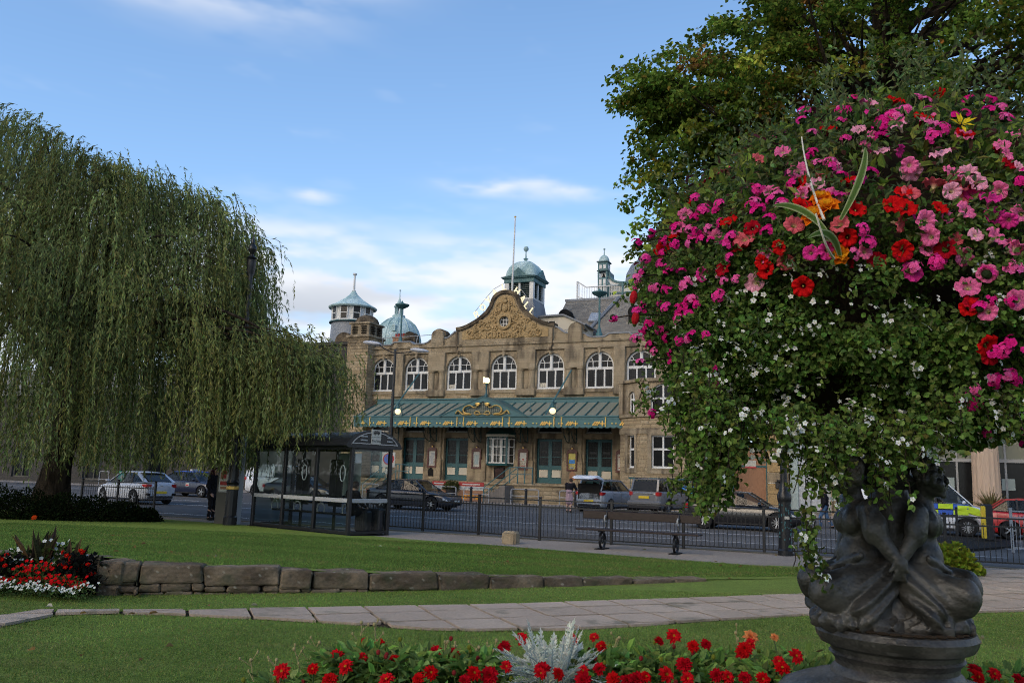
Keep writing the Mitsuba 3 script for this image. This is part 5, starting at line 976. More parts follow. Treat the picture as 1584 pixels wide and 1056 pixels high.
def taxi(t, sec, zt, hw):
    for s in (-1, 1): t.add('door_sticker', cb(.25, .5, s * .885 - .012, s * .885 + .012, .55, .78, .004), 'poster'); t.add('red_mark', cb(.28, .47, s * .887 - .014, s * .887 + .014, .62, .7, .003), 'carred')
    t.add('roof_sign', cb(-.1, .12, -.3, .3, 1.45, 1.56, .02), 'poster')
car('saloon_taxi', 'dark navy saloon taxi with white door stickers and blue roof', 'car', cm(298, 38.2), 'navy', 4.75, 1.80, 1.46, SALOON_TOP(4.75), (1.15, .45, -.95, -1.75), (1.40, -1.35), pill=((-.15, -.2, .05),), roofmat='blue', extra=taxi)
car('dark_saloon', 'dark graphite saloon car passing in front of the hall steps', 'car', cm(640, 36.0), 'graphite', 4.6, 1.80, 1.43, SALOON_TOP(4.6), (1.1, .35, -.85, -1.72), (1.38, -1.35), wr=.33, spokes=7, pill=((-.2, -.25, .05), (-1.05, -.95, .045)), wide_c=True)
SUVT = lambda L, z: [(L / 2, .68), (L / 2 - .05, .88), (L / 2 - .3, .98), (L / 2 - 1.1, z - .04), (0, z), (-L / 2 + .4, z + .03), (-L / 2 + .06, z + .03), (-L / 2, z - .1)]
def mpv(t, sec, zt, hw):
    Z = 1.50
    lid = hull([(-1.75, -.62, 1.58), (-1.75, .62, 1.58), (-2.75, -.66, 1.70), (-2.75, .66, 1.70), (-2.85, -.5, 1.64), (-2.85, .5, 1.64), (-1.75, -.62, 1.66), (-1.75, .62, 1.66), (-2.3, -.6, 1.82), (-2.3, .6, 1.82), (-2.7, -.55, 1.78), (-2.7, .55, 1.78)])
    l = t.add('boot_lid', lid, 'vanwhite', label='raised boot lid')
    for s in (-1, 1): t.add('lamp', cb(-2.72, -2.45, s * .55 - .1, s * .55 + .1, 1.625, 1.665, .01), 'tail', sub=l); t.add('strut', rod((-2.0, s * .6, 1.2), (-2.35, s * .6, 1.65), .015), 'steel')
    t.add('boot_opening', cb(-2.175, -1.7, -.62, .62, .62, 1.42, .03), 'dark')
    t.add('roof_bar', cat(*[tube([(.5, s * .62, 1.6), (-.4, s * .62, 1.65), (-1.6, s * .6, 1.6)], .022, 6) for s in (-1, 1)]), 'steel')
HDG = 59 - DEG
def fdep(px, d): P = dep(px, 760, d); return np.array([P[0], d])
def echelon(px, d, back, z=.1):
    p = fdep(px, d) + back * np.array([math.cos(math.radians(59)), math.sin(math.radians(59))]); return frame((*p, z), 59)
car('people_carrier', 'pale blue grey people carrier with its boot lid raised', 'car', echelon(911, 43.0, 2.15), 'bluegrey', 4.35, 1.82, 1.62, [(2.17, .6), (2.1, .8), (1.8, .92), (1.1, 1.05), (0, 1.06), (-1.8, 1.08), (-2.12, 1.06), (-2.17, .95)], (1.3, .45, -1.75, -2.12), (1.35, -1.35), wr=.33, hatch=True, pill=((-.1, -.2, .05), (-1.1, -1.1, .05)), extra=mpv)
def suv(t, sec, zt, hw):
    t.add('rear_screen', hull([(-2.21, -.62, 1.16), (-2.21, .62, 1.16), (-2.02, -.56, 1.62), (-2.02, .56, 1.62), (-2.18, -.62, 1.16), (-2.18, .62, 1.16), (-1.99, -.56, 1.62), (-1.99, .56, 1.62)]), 'pane')
    t.add('chrome_strip', cb(-2.28, -2.2, -.45, .45, 1.02, 1.07, .008), 'steel'); t.add('rear_bumper', cb(-2.31, -2.1, -.86, .86, .42, .68, .05), 'pewter', 30); t.add('lower_trim', cb(-2.28, -2.0, -.8, .8, .3, .44, .03), 'plastic')
    for s in (-1, 1): t.add('reflector', cb(-2.32, -2.28, s * .68 - .1, s * .68 + .1, .5, .54, .005), 'tail'); t.add('arch_trim', cat(*[tube([(ax + .43 * math.cos(a), s * .945, .36 + .43 * math.sin(a)) for a in np.linspace(0, 3.14, 14)], .03, 5) for ax in (1.33, -1.33)]), 'plastic')
    t.add('roof_rail', cat(*[tube([(.4, s * .62, 1.74), (-.4, s * .63, 1.79), (-1.9, s * .6, 1.76)], .022, 6) for s in (-1, 1)]), 'plastic')
car('grey_off_roader', 'dark grey off roader with yellow rear number plate parked before the side wing', 'car', echelon(996, 41.3, 2.25), 'pewter', 4.5, 1.91, 1.77, SUVT(4.5, 1.12), (1.15, .4, -1.95, -2.18), (1.33, -1.33), wr=.37, clr=.27, box_rear=True, pill=((-.15, -.2, .06), (-1.15, -1.15, .07)), extra=suv)
car('black_hatchback', 'black hatchback with large many spoked alloy wheels behind the park bench', 'car', cm(1150, 33.4), 'jet', 4.3, 1.77, 1.42, HATCH_TOP(4.3, .90), (1.0, .25, -1.2, -1.95), (1.33, -1.33), wr=.335, spokes=10, pill=((-.25, -.3, .05), (-1.05, -1.0, .06)), wide_c=True)
def van(t, sec, zt, hw):
    for s in (-1, 1):
        y = s * .985
        for i, x in enumerate(np.arange(-2.4, 1.3, .5)):
            for k, (z0, z1) in enumerate(((.78, .98), (.99, 1.17))): t.add('check_panel', cb(x, x + .5, y - .018, y + .012, z0, z1, .003), 'lime' if (i + k) % 2 else 'blue')
        t.add('wing_panel', hull([(1.25, y - .02, 1.13), (1.25, y + .0, .92), (1.55, y - .01, .98), (1.85, s * .955, .95), (2.05, s * .93, .9), (2.05, s * .93, .78), (1.95, s * .95, .76), (1.6, y - .02, 1.12), (1.95, s * .93, 1.02), (1.25, y - .05, 1.0), (2.0, s * .9, .85)]), 'lime')
        t.add('wheel_arch', tube([(1.55 + .42 * math.cos(a), s * .955, .36 + .42 * math.sin(a)) for a in np.linspace(0, 3.14, 16)], .035, 6), 'galv')
    t.add('beacon', cb(-.1, .3, -.55, .55, 1.96, 2.06, .03), 'blue'); t.add('front_bumper', cb(2.3, 2.63, -.84, .84, .24, .60, .07), 'plastic', 30)
car('police_van', 'white police van with blue and lime checks behind the yellow bollard', 'van', cm(1424, 36.8), 'vanwhite', 5.2, 1.92, 1.97, [(2.6, .6), (2.52, .85), (2.3, .97), (1.75, 1.12), (1.0, 1.18), (-2.3, 1.2), (-2.56, 1.18), (-2.6, 1.0)], (1.75, .95, -2.4, -2.56), (1.55, -1.5), wr=.34, spokes=14, rear_plate='yellow', pill=((.55, .5, .06), (-.6, -.6, .9), (-1.7, -1.7, 1.0)), extra=van, box_rear=True)
car('red_hatchback', 'red car partly cut off behind the railing at the right edge', 'car', cm(1622, 36.2), 'carred', 4.1, 1.75, 1.46, HATCH_TOP(4.1), (1.0, .3, -1.3, -1.9), (1.28, -1.28), pill=((-.15, -.2, .05), (-1.0, -1.0, .06)))
car('black_saloon', 'black car with bright headlights seen through the bus shelter glass', 'car', cm(470, 38.0, 0), 'jet', 4.6, 1.8, 1.44, SALOON_TOP(4.6), (1.1, .35, -.9, -1.72), (1.38, -1.35), pill=((-.2, -.25, .05),))
car('white_van', 'white van seen through the left part of the bus shelter', 'van', cm(436, 43.5, 0), 'vanwhite', 4.9, 1.9, 1.95, [(2.45, .6), (2.38, .85), (2.2, .97), (1.7, 1.12), (1.0, 1.18), (-2.2, 1.2), (-2.4, 1.18), (-2.45, 1.0)], (1.7, .9, -2.25, -2.4), (1.5, -1.45), wr=.33, spokes=7, pill=((.5, .45, .06), (-.6, -.6, .9), (-1.6, -1.6, 1.0)), box_rear=True)
# ================================================================ implicit surfaces, for people and cast figures
def surface_net(F, lo, h):
    """the zero level of the grid F (inside negative) as a smooth mesh"""
    S = F < 0; n = F.shape
    c = [F[a:n[0] - 1 + a, b:n[1] - 1 + b, d:n[2] - 1 + d] for a in (0, 1) for b in (0, 1) for d in (0, 1)]
    cs = sum((x < 0).astype(np.int8) for x in c); act = (cs > 0) & (cs < 8)
    idx = -np.ones(act.shape, np.int64); ii = np.argwhere(act); idx[act] = np.arange(len(ii))
    cv = np.stack([x[act] for x in c], 1); cc = np.array([(a, b, d) for a in (0, 1) for b in (0, 1) for d in (0, 1)], float)
    acc, cnt = np.zeros((len(ii), 3)), np.zeros(len(ii))
    for p in range(8):
        for q in range(p + 1, 8):
            if np.abs(cc[p] - cc[q]).sum() != 1: continue
            a, b = cv[:, p], cv[:, q]; m = (a < 0) != (b < 0); t = np.where(m, a / np.where(m, a - b, 1), 0)
            acc += m[:, None] * (cc[p] + (cc[q] - cc[p]) * t[:, None]); cnt += m
    V = (ii + acc / np.maximum(cnt, 1)[:, None]) * h + lo; fs = []
    for ax in range(3):
        u, w = [k for k in range(3) if k != ax]
        sl = [slice(1, -1)] * 3; sl[ax] = slice(0, n[ax] - 1); s2 = list(sl); s2[ax] = slice(1, n[ax])
        A, B = S[tuple(sl)], S[tuple(s2)]; e = np.argwhere(A != B); flip = A[A != B]
        o = e.copy(); o[:, u] += 1; o[:, w] += 1
        q = []
        for du, dw in ((-1, -1), (0, -1), (0, 0), (-1, 0)):
            k = o.copy(); k[:, u] += du; k[:, w] += dw; q.append(idx[k[:, 0], k[:, 1], k[:, 2]])
        q = np.stack(q, 1); fl = flip ^ (ax == 1); q = np.where(fl[:, None], q, q[:, ::-1]); fs += [q[:, [0, 1, 2]], q[:, [0, 2, 3]]]
    return V, np.vstack(fs)
class Sdf:
    """smooth union of round cones and ellipsoids on a grid; each lies only in its own neighbourhood"""
    def __init__(s, lo, hi, h, k=.02):
        s.lo, s.h, s.k = np.asarray(lo, float), h, k
        s.n = np.ceil((np.asarray(hi) - s.lo) / h).astype(int) + 1; s.F = np.full(s.n, 1.0, np.float32)
    def box(s, a, b, pad):
        i0 = np.clip(((np.minimum(a, b) - pad - s.lo) / s.h).astype(int), 0, s.n - 1); i1 = np.clip(((np.maximum(a, b) + pad - s.lo) / s.h).astype(int) + 2, 1, s.n)
        ax = [(np.arange(i0[k], i1[k]) * s.h + s.lo[k]).astype(np.float32) for k in range(3)]
        return tuple(slice(i0[k], i1[k]) for k in range(3)), np.stack(np.meshgrid(*ax, indexing='ij'), -1)
    def put(s, sl, d, k):
        a = s.F[sl]; hh = np.clip(.5 + .5 * (a - d) / k, 0, 1); s.F[sl] = a * (1 - hh) + d * hh - k * hh * (1 - hh)
    def cone(s, a, b, ra, rb, k=None, wave=None):
        a, b = np.asarray(a, float), np.asarray(b, float); k = k or s.k; sl, P = s.box(a, b, max(ra, rb) + 3 * k + .03)
        ba = (b - a).astype(np.float32); t = np.clip(((P - a.astype(np.float32)) @ ba) / max(ba @ ba, 1e-9), 0, 1)
        d = np.linalg.norm(P - a.astype(np.float32) - t[..., None] * ba, axis=-1) - (ra + (rb - ra) * t)
        if wave is not None: d = d + wave(P)
        s.put(sl, d, k); return s
    def ell(s, c, r, k=None, wave=None, ax=None):
        c, r = np.asarray(c, np.float32), np.asarray(r, np.float32); k = k or s.k; sl, P = s.box(c, c, r.max() + 3 * k + .03)
        q = P - c
        if ax is not None: q = q @ np.asarray(ax, np.float32)
        l = np.linalg.norm(q / r, axis=-1); d = l * (l - 1) / np.maximum(np.linalg.norm(q / (r * r), axis=-1), 1e-6)
        if wave is not None: d = d + wave(P)
        s.put(sl, d, k); return s
    def mesh(s, smooth=2):
        V, f = surface_net(s.F, s.lo, s.h); m = trimesh.Trimesh(V, f, process=False)
        if smooth: trimesh.smoothing.filter_taubin(m, iterations=smooth)
        if m.volume < 0: f = f[:, ::-1]
        return np.array(m.vertices), f

def person(label, M, J, top, legs, hair, coat_len=.0, skirt=False, hooded=False, shoes='dark', long_hair=True, extra=None, h=.013):
    """J: joints in metres, x forwards, y left, z up; one continuous body with clothing as its children"""
    J = {k: np.asarray(v, float) for k, v in J.items()}; A_ = np.array(list(J.values())); lo, hi = A_.min(0) - .3, A_.max(0) + .3
    t = Thing('person', label, 'person', M=M)
    S = lambda k=.03, hh=h: Sdf(lo, hi, hh, k)
    b = S(); hd = J['head']; fw = unit(J['face'] - hd); upv = unit(hd - J['neck']); sd_ = np.cross(upv, fw)
    ax = np.stack([fw, sd_, np.cross(fw, sd_)], 1)
    b.ell(hd, (.095, .075, .118), ax=ax).ell(hd + fw * .045 - upv * .06, (.05, .048, .05), ax=ax).cone(hd - upv * .08, J['neck'] - upv * .05, .05, .058)
    b.cone(hd + fw * .09 + upv * .01, hd + fw * .112 - upv * .025, .012, .018, .012).ell(hd + fw * .088 - upv * .06, (.012, .024, .009), .008, ax=ax)
    for s in (-1, 1): b.ell(hd + fw * .083 + sd_ * s * .032 + upv * .012, (.012, .016, .01), .008).ell(hd + sd_ * s * .076 - upv * .01, (.022, .012, .032), .01, ax=ax)
    b.cone(J['chest'], J['pelvis'], .125, .125).ell(J['chest'], (.12, .16, .15)).ell(J['pelvis'], (.12, .155, .12))
    for s, q in ((1, 'l'), (-1, 'r')):
        sh_, el, wr_ = J[q + 'sho'], J[q + 'elb'], J[q + 'wri']
        b.cone(J['chest'] + [0, 0, .1], sh_, .07, .06).cone(sh_, el, .052, .04).cone(el, wr_, .042, .028)
        d = unit(wr_ - el); side_ = unit(np.cross(d, fw) + 1e-3); nrm = np.cross(side_, d)
        b.cone(wr_, wr_ + d * .075, .03, .036, .015)
        for i, (o, L_) in enumerate(((-.027, .062), (-.009, .075), (.009, .078), (.027, .068))):
            a0 = wr_ + d * .08 + side_ * o; m_ = a0 + d * L_ * .55 + nrm * .008; b.cone(a0, m_, .0115, .0105, .006).cone(m_, m_ + d * L_ * .4 + nrm * .022, .0105, .009, .006)
        th = wr_ + d * .03 + side_ * -.03; b.cone(th, th + d * .035 - side_ * .03 + nrm * .01, .014, .011, .008).cone(th + d * .035 - side_ * .03 + nrm * .01, th + d * .065 - side_ * .036 + nrm * .016, .011, .009, .006)
        hp, kn, an, to = J[q + 'hip'], J[q + 'kne'], J[q + 'ank'], J[q + 'toe']
        b.cone(hp, kn, .082, .055).cone(kn, kn * .6 + an * .4, .053, .055).cone(kn * .6 + an * .4, an, .055, .036).cone(an, to, .036, .026)
    t.add('body', b.mesh(), 'skin', 60)
    fold = lambda a_, f_: (lambda P: a_ * np.sin(P[..., 2] * f_ + 5 * np.sin(P[..., 1] * 9 + P[..., 0] * 11)))
    c = S(.04); c.cone(J['chest'], J['pelvis'], .15, .15, wave=fold(.007, 42)).ell(J['chest'], (.145, .185, .165))
    for q in 'lr':
        sh_, el, wr_ = J[q + 'sho'], J[q + 'elb'], J[q + 'wri']
        c.cone(J['chest'] + [0, 0, .1], sh_, .085, .075).cone(sh_, el, .072, .058, wave=fold(.005, 50)).cone(el, el + (wr_ - el) * .96, .058, .042, wave=fold(.005, 60))
        if coat_len: c.cone(J[q + 'hip'], J[q + 'hip'] * (1 - coat_len) + J[q + 'kne'] * coat_len, .12, .125, .06, wave=fold(.006, 25))
    c.ell(J['neck'] - upv * .03, (.075, .085, .05)); t.add('coat', c.mesh(), top, 60)
    l = S(.025)
    if skirt:
        kk = (J['lkne'] + J['rkne']) / 2
        l.cone(J['pelvis'] + [0, 0, .08], kk + [0, 0, .07], .15, .185, wave=lambda P: .010 * np.sin(np.arctan2(P[..., 1] - kk[1], P[..., 0] - kk[0]) * 16))
    else:
        l.ell(J['pelvis'], (.135, .165, .13))
        for q in 'lr':
            hp, kn, an = J[q + 'hip'], J[q + 'kne'], J[q + 'ank']; l.cone(hp, kn, .098, .07, wave=fold(.004, 40)).cone(kn, an + (kn - an) * .12, .07, .052, wave=fold(.006, 55))
    t.add('skirt' if skirt else 'trousers', l.mesh(), legs, 60)
    for q in 'lr':
        an, to = J[q + 'ank'], J[q + 'toe']; f_ = Sdf(np.minimum(an, to) - .1, np.maximum(an, to) + .1, .01, .02)
        f_.cone(an - [0, 0, .01], to, .047, .036).ell((an + to) / 2 - [0, 0, .02], (.1, .045, .03)); t.add('shoe', f_.mesh(1), shoes, 50)
    g = Sdf(hd - .3, hd + .3, .01, .02); back = hd - fw * .022 + upv * .022
    g.ell(back, (.1, .088, .115), ax=ax, wave=lambda P: .004 * np.sin(P[..., 2] * 90 + P[..., 1] * 60))
    if hooded: g.ell(hd - fw * .045 - upv * .05, (.11, .11, .13), ax=ax).ell(J['neck'] - fw * .05, (.1, .12, .07))
    elif long_hair: g.ell(hd - fw * .07 - upv * .07, (.045, .075, .09), ax=ax)
    F = g.F; ax_ = [np.arange(g.n[k]) * g.h + g.lo[k] for k in range(3)]; P = np.stack(np.meshgrid(*ax_, indexing='ij'), -1) - hd
    g.F = np.maximum(F, ((P @ fw) - (.035 if hooded else .03) - np.maximum(P @ upv - .05, 0) * 1.2).astype(np.float32))
    t.add('hood' if hooded else 'hair', g.mesh(), hair, 60)
    if extra: extra(t, J)
    return t
STAND = dict(pelvis=(0, 0, .93), chest=(.0, 0, 1.24), neck=(.0, 0, 1.43), head=(.03, 0, 1.56), face=(.2, 0, 1.54), lsho=(0, .17, 1.37), rsho=(0, -.17, 1.37), lelb=(-.02, .23, 1.09), relb=(-.02, -.23, 1.09), lwri=(.10, .21, .87), rwri=(.10, -.21, .87),
             lhip=(0, .09, .9), rhip=(0, -.09, .9), lkne=(.03, .09, .48), rkne=(.02, -.09, .48), lank=(-.02, .09, .08), rank=(-.03, -.09, .08), ltoe=(.13, .1, .045), rtoe=(.12, -.1, .045))
def bag(t, J): t.add('shoulder_bag', cb(-.12, .12, .2, .32, .72, .98, .04), 'plastic'); t.add('strap', tube(spline([(0, .24, .95), (-.06, .12, 1.3), (0, -.02, 1.44), (.1, .08, 1.25), (.05, .25, .97)], 20), .012, 5), 'plastic')
person('woman in a dark coat and maroon hood standing beside the grey pillar', frame((dep(326, 800, 27.6)[0], 27.6, 0), -20), STAND, 'coat', 'coat', 'maroon', coat_len=.35, hooded=True, extra=bag)
bp = echelon(898, 43.0, -1.25)[:3, 3]
person('person in black top and pale pink skirt leaning into the open car boot', frame((bp[0], bp[1], .09), 62), {**STAND, 'chest': (.07, 0, 1.22), 'neck': (.15, 0, 1.40), 'head': (.2, 0, 1.52), 'face': (.36, 0, 1.47), 'lsho': (.1, .19, 1.36), 'rsho': (.1, -.19, 1.36), 'lelb': (.22, .25, 1.12), 'relb': (.24, -.25, 1.14), 'lwri': (.45, .2, 1.1), 'rwri': (.47, -.2, 1.12)}, 'coat', 'pink_cloth', 'hair', skirt=True, long_hair=False)
SIT = dict(pelvis=(0, 0, .62), chest=(-.02, 0, .95), neck=(.03, 0, 1.13), head=(.09, 0, 1.26), face=(.26, 0, 1.22), lsho=(0, .18, 1.07), rsho=(0, -.18, 1.07), lelb=(.08, .26, .82), relb=(.08, -.26, .82), lwri=(.32, .16, .72), rwri=(.32, -.14, .72),
           lhip=(.03, .1, .60), rhip=(.03, -.1, .60), lkne=(.46, .14, .58), rkne=(.46, -.12, .58), lank=(.44, .15, .1), rank=(.5, -.13, .1), ltoe=(.58, .17, .055), rtoe=(.64, -.15, .055))
sp_ = SM @ np.array([.42, .42, 0, 1])
person('man in a dark jacket sitting on the bench inside the bus shelter', frame((sp_[0], sp_[1], .03), ang(sp)), SIT, 'coat', 'dark', 'hair', long_hair=False)
def case(x, y, lab, sz=(.28, .42, .62)):
    p = SM @ np.array([x, y, 0, 1]); t = Thing('suitcase', lab, 'suitcase', 'suitcases in the shelter', M=frame((p[0], p[1], .03), ang(sp) + 12))
    t.add('shell', cb(-sz[0] / 2, sz[0] / 2, -sz[1] / 2, sz[1] / 2, .06, sz[2], .05), 'plastic', 30); t.add('handle', tube([(0, -.09, sz[2]), (0, -.09, sz[2] + .12), (0, .09, sz[2] + .12), (0, .09, sz[2])], .012, 6), 'black_paint')
    for y_ in (-.15, .15): t.add('wheel', xf(lathe([(0, -.02), (.04, -.02), (.04, .02), (0, .02)], 10), tr(.1, y_, .04) @ rotm([1, 0, 0], 90)), 'rubber')
    t.add('ridge', cat(*[bx(-sz[0] / 2 - .006, -sz[0] / 2 + .01, y_ - .01, y_ + .01, .12, sz[2] - .06) for y_ in np.linspace(-.14, .14, 5)]), 'dark')
case(.3, .72, 'dark suitcase on the shelter floor, nearer the seated man'); case(.22, 1.08, 'dark suitcase on the shelter floor, farther from the seated man', (.3, .46, .68))
jp = gnd(1277, 818)[:2]
person('person in blue jeans walking beyond the railing, mostly behind the trailing flowers', frame((jp[0], jp[1], -.02), 155), {**STAND, 'lkne': (.18, .09, .5), 'lank': (.16, .09, .09), 'ltoe': (.3, .1, .07), 'rkne': (-.06, -.09, .49), 'rank': (-.28, -.09, .13), 'rtoe': (-.15, -.1, .05)}, 'coat', 'denim', 'hair')
# ================================================================ the cast iron fountain urn: base, kneeling figures, column, bowl
UD = 2.9
UC = dep(1381, 900, UD); UCX, UCY = UC[0], UD
zz = lambda y: dep(1384, y, UD)[2]
UM = tr(UCX, UCY, 0)
urn = Thing('flower_urn', 'dark cast iron urn held up by kneeling figures on a round pedestal', 'urn', M=UM)
RT = zz(967)                                     # top of the ring that carries the figures
rim = [(0, RT), (.20, RT + .004), (.240, RT - .004), (.250, RT - .022), (.246, RT - .04), (.235, RT - .058), (.205, RT - .07), (.20, RT - .085), (.208, RT - .092), (.2, RT - .1), (.19, RT - .112), (.188, RT - .128), (.2, RT - .14), (.205, RT - .155)]
urn.add('base_ring', lathe(rim, 64), 'iron', 30)
flare = [(.196, RT - .15), (.245, RT - .168), (.31, RT - .19), (.365, RT - .225), (.40, RT - .28), (.41, RT - .34), (.37, RT - .38), (.30, RT - .42), (.26, RT - .5), (.25, RT - .7), (.3, RT - .78), (.34, RT - .82), (.36, RT - .9), (.36, -.02)]
fp_ = spline(np.array(flare)[:7], 30); fm = lathe(np.vstack([fp_, np.array(flare)[7:]]), 160)
v = fm[0].copy(); a = np.arctan2(v[:, 1], v[:, 0]); rr = np.hypot(v[:, 0], v[:, 1]); tt = np.clip((RT - .17 - v[:, 2]) / .17, 0, 1)
n_ = 14; ph = (a * n_ / (2 * np.pi)) % 1 - .5
leafw = np.clip(1 - np.abs(ph) * 2 / (.92 - .35 * tt), 0, 1); vein = .35 * np.exp(-(ph / .05) ** 2) + .22 * np.cos(ph * 34 + tt * 22)
d_ = np.where((tt > 0) & (tt < 1), (leafw ** .5 * .55 + vein * (leafw > .05)) * np.sin(np.clip(tt, 0, 1) * np.pi) ** .6 * .022, 0)
v[:, :2] *= ((rr + d_) / np.maximum(rr, 1e-6))[:, None]
urn.add('base', (v, fm[1]), 'iron', 50)
ZT = zz(690)
col = [(.12, RT), (.115, RT + .06), (.075, RT + .12), (.062, RT + .25), (.062, RT + .40), (.07, RT + .415), (.062, RT + .43), (.058, RT + .445), (.075, RT + .462), (.092, RT + .475), (.075, RT + .488), (.058, RT + .50), (.052, RT + .55), (.055, ZT - .07), (.075, ZT - .03), (.12, ZT - .005), (.165, ZT + .004), (.172, ZT + .02), (.168, ZT + .05), (.175, ZT + .06), (.2, ZT + .1), (.3, ZT + .18), (.36, ZT + .2), (.37, ZT + .215), (.34, ZT + .215), (.0, ZT + .19)]
urn.add('column', lathe(col, 40), 'iron', 30)
def figure(seed, turn, mirror=1):
    """one kneeling draped child, X outwards, Z up from the ring; chubby limbs, profile head, folded legs under cloth"""
    Y = lambda p: np.array([p[0], p[1] * mirror, p[2]])
    S = Sdf((-.06, -.24, -.03), (.42, .24, .62), .0054, .019)
    fold = lambda am, fr, ph: (lambda P: am * np.sin((P[..., 2] * 1.1 + P[..., 0] * .55 - np.abs(P[..., 1]) * .35) * fr + ph + 1.2 * np.sin(P[..., 1] * 22 + P[..., 0] * 14)))
    sw = lambda am, fr: (lambda P: am * np.sin(np.arctan2(P[..., 2] - .02, P[..., 0] - .16) * fr + P[..., 1] * 50))
    # torso
    S.ell((.115, 0, .165), (.10, .115, .10)).ell((.160, 0, .235), (.082, .086, .08)).cone((.15, 0, .26), (.15, 0, .365), .060, .066).ell((.158, 0, .375), (.066, .086, .062))
    for s in (-1, 1): S.ell((.205, s * .036, .358), (.036, .040, .042), .012)
    S.cone((.16, 0, .41), (.175, 0, .47), .042, .038)
    # thighs, knees, shins, feet
    for s, kx, kz in ((1, .35, .125), (-1, .33, .145)):
        S.cone(Y((.12, s * .07, .14)), Y((kx, s * .068, kz)), .084, .060, .024, wave=fold(.0035, 70, s)).cone(Y((kx, s * .068, kz)), Y((.2, s * .09, .05)), .058, .046, .02).cone(Y((.2, s * .1, .05)), Y((.08, s * .09, .045)), .046, .036)
        f0 = Y((.30, s * .07, .03)); S.cone(Y((.2, s * .12, .03)), f0, .03, .026, .012)
        for i in range(4): S.cone(f0 + [.0, (i - 1.5) * .014 * mirror, 0], f0 + [.028 - .003 * i, (i - 1.5) * .016 * mirror, -.006], .0095, .008, .004)
    # drapery over hips and shins
    S.cone(Y((.06, -.1, .20)), Y((.27, -.13, .07)), .05, .055, .03, wave=fold(.009, 85, 0)).cone(Y((.05, .12, .21)), Y((.22, .155, .06)), .045, .05, .03, wave=fold(.009, 90, 1.5)).cone(Y((.0, 0, .10)), Y((.28, .02, .03)), .085, .055, .03, wave=sw(.006, 16))
    S.ell((.16, 0, .015), (.20, .19, .035), .02, wave=lambda P: .008 * np.sin(P[..., 0] * 70 + 9 * np.sin(P[..., 1] * 18)) + .005 * np.sin(P[..., 1] * 95))
    for k in range(7):
        a0 = -1.2 + k * .4; p0 = np.array([.15 + .19 * math.cos(a0), .17 * math.sin(a0), .03]); S.cone(p0, p0 + [-.03 * math.cos(a0), -.05 * math.sin(a0), .045], .022, .012, .012, wave=sw(.003, 20))
    S.cone(Y((.24, -.09, .20)), Y((.10, -.14, .26)), .012, .016, .01).cone(Y((.24, -.09, .20)), Y((.30, -.05, .08)), .014, .02, .012).cone(Y((.20, -.12, .21)), Y((.26, -.12, .09)), .011, .018, .01).cone(Y((.27, -.04, .19)), Y((.2, .1, .245)), .011, .014, .01)
    # arms: one raised to the bowl, one reaching to the neighbour
    S.cone(Y((.15, .085, .40)), Y((.155, .145, .325)), .042, .037, .016).cone(Y((.155, .145, .325)), Y((.10, .19, .245)), .036, .027, .014).cone(Y((.158, .105, .385)), Y((.155, .135, .34)), .047, .052, .008, wave=sw(.005, 24))
    hnd = Y((.085, .205, .225)); S.ell(hnd, (.028, .02, .034), .012)
    for i in range(4): S.cone(hnd + [.02 - i * .013, 0, -.02], hnd + [.03 - i * .015, -.012 * mirror, -.052], .0095, .0078, .004)
    S.cone(hnd + [.026, .0, .0], hnd + [.045, -.008 * mirror, -.024], .0095, .0075, .004)
    S.cone(Y((.14, -.085, .40)), Y((.12, -.15, .41)), .042, .038, .016).cone(Y((.12, -.15, .41)), Y((.06, -.15, .51)), .036, .027, .014).cone(Y((.13, -.10, .40)), Y((.122, -.14, .41)), .048, .052, .008, wave=sw(.005, 22))
    h2 = Y((.05, -.15, .535)); S.ell(h2, (.02, .026, .032), .012)
    for i in range(4): S.cone(h2 + [.0, (.02 - i * .013) * mirror, .02], h2 + [-.008, (.022 - i * .014) * mirror, .05], .0095, .0078, .004)
    S.cone(h2 + [.012, .02 * mirror, 0], h2 + [.02, .03 * mirror, .03], .0095, .0075, .004)
    # head turned outwards, chubby face, curls
    hc = np.array([.20, .01 * mirror, .525]); S.ell(hc, (.060, .054, .070), .012).ell(hc + [.030, 0, -.035], (.034, .040, .034), .012)
    S.cone(hc + [.062, 0, .004], hc + [.078, 0, -.016], .007, .0115, .008).ell(hc + [.064, 0, -.036], (.012, .017, .0055), .004).ell(hc + [.064, 0, -.046], (.011, .014, .006), .004).ell(hc + [.058, 0, -.063], (.014, .017, .013), .008)
    for s in (-1, 1): S.ell(hc + [.052, s * .034, -.028], (.022, .022, .022), .012).ell(hc + [.056, s * .023, .006], (.008, .0125, .0075), .004).ell(hc + [.056, s * .025, .022], (.012, .02, .006), .006).ell(hc + [-.005, s * .06, -.01], (.014, .008, .02), .006)
    r_ = np.random.default_rng(seed)
    for _ in range(64):
        a_, e_ = r_.uniform(.75, 2 * np.pi - .75), r_.uniform(-.5, 1.5); q = hc + np.array([.058 * math.cos(a_) * math.cos(e_) - .006, .056 * math.sin(a_) * math.cos(e_), .070 * math.sin(e_) + .006]); S.ell(q, np.array((.017, .016, .015)) * r_.uniform(.75, 1.15), .005)
    V, f = S.mesh(1)
    m = trimesh.Trimesh(V, f, process=False)
    return np.array(m.vertices), f if mirror > 0 else f
fA, fB = figure(1, 0, 1), figure(2, 0, -1)
dA, dB = mikit.ply(fA, 'iron', True), mikit.ply(fB, 'iron', True)
for d, az, lab, sc_ in ((dA, -172, 'kneeling figure facing left', .78), (dB, -38, 'kneeling figure facing right', .655), (dA, 82, None, .8)):
    urn.add('figure', d, None, M=tr(0, 0, RT + .002) @ rotm([0, 0, 1], az) @ np.diag([sc_, .76, .93, 1]), label=lab)
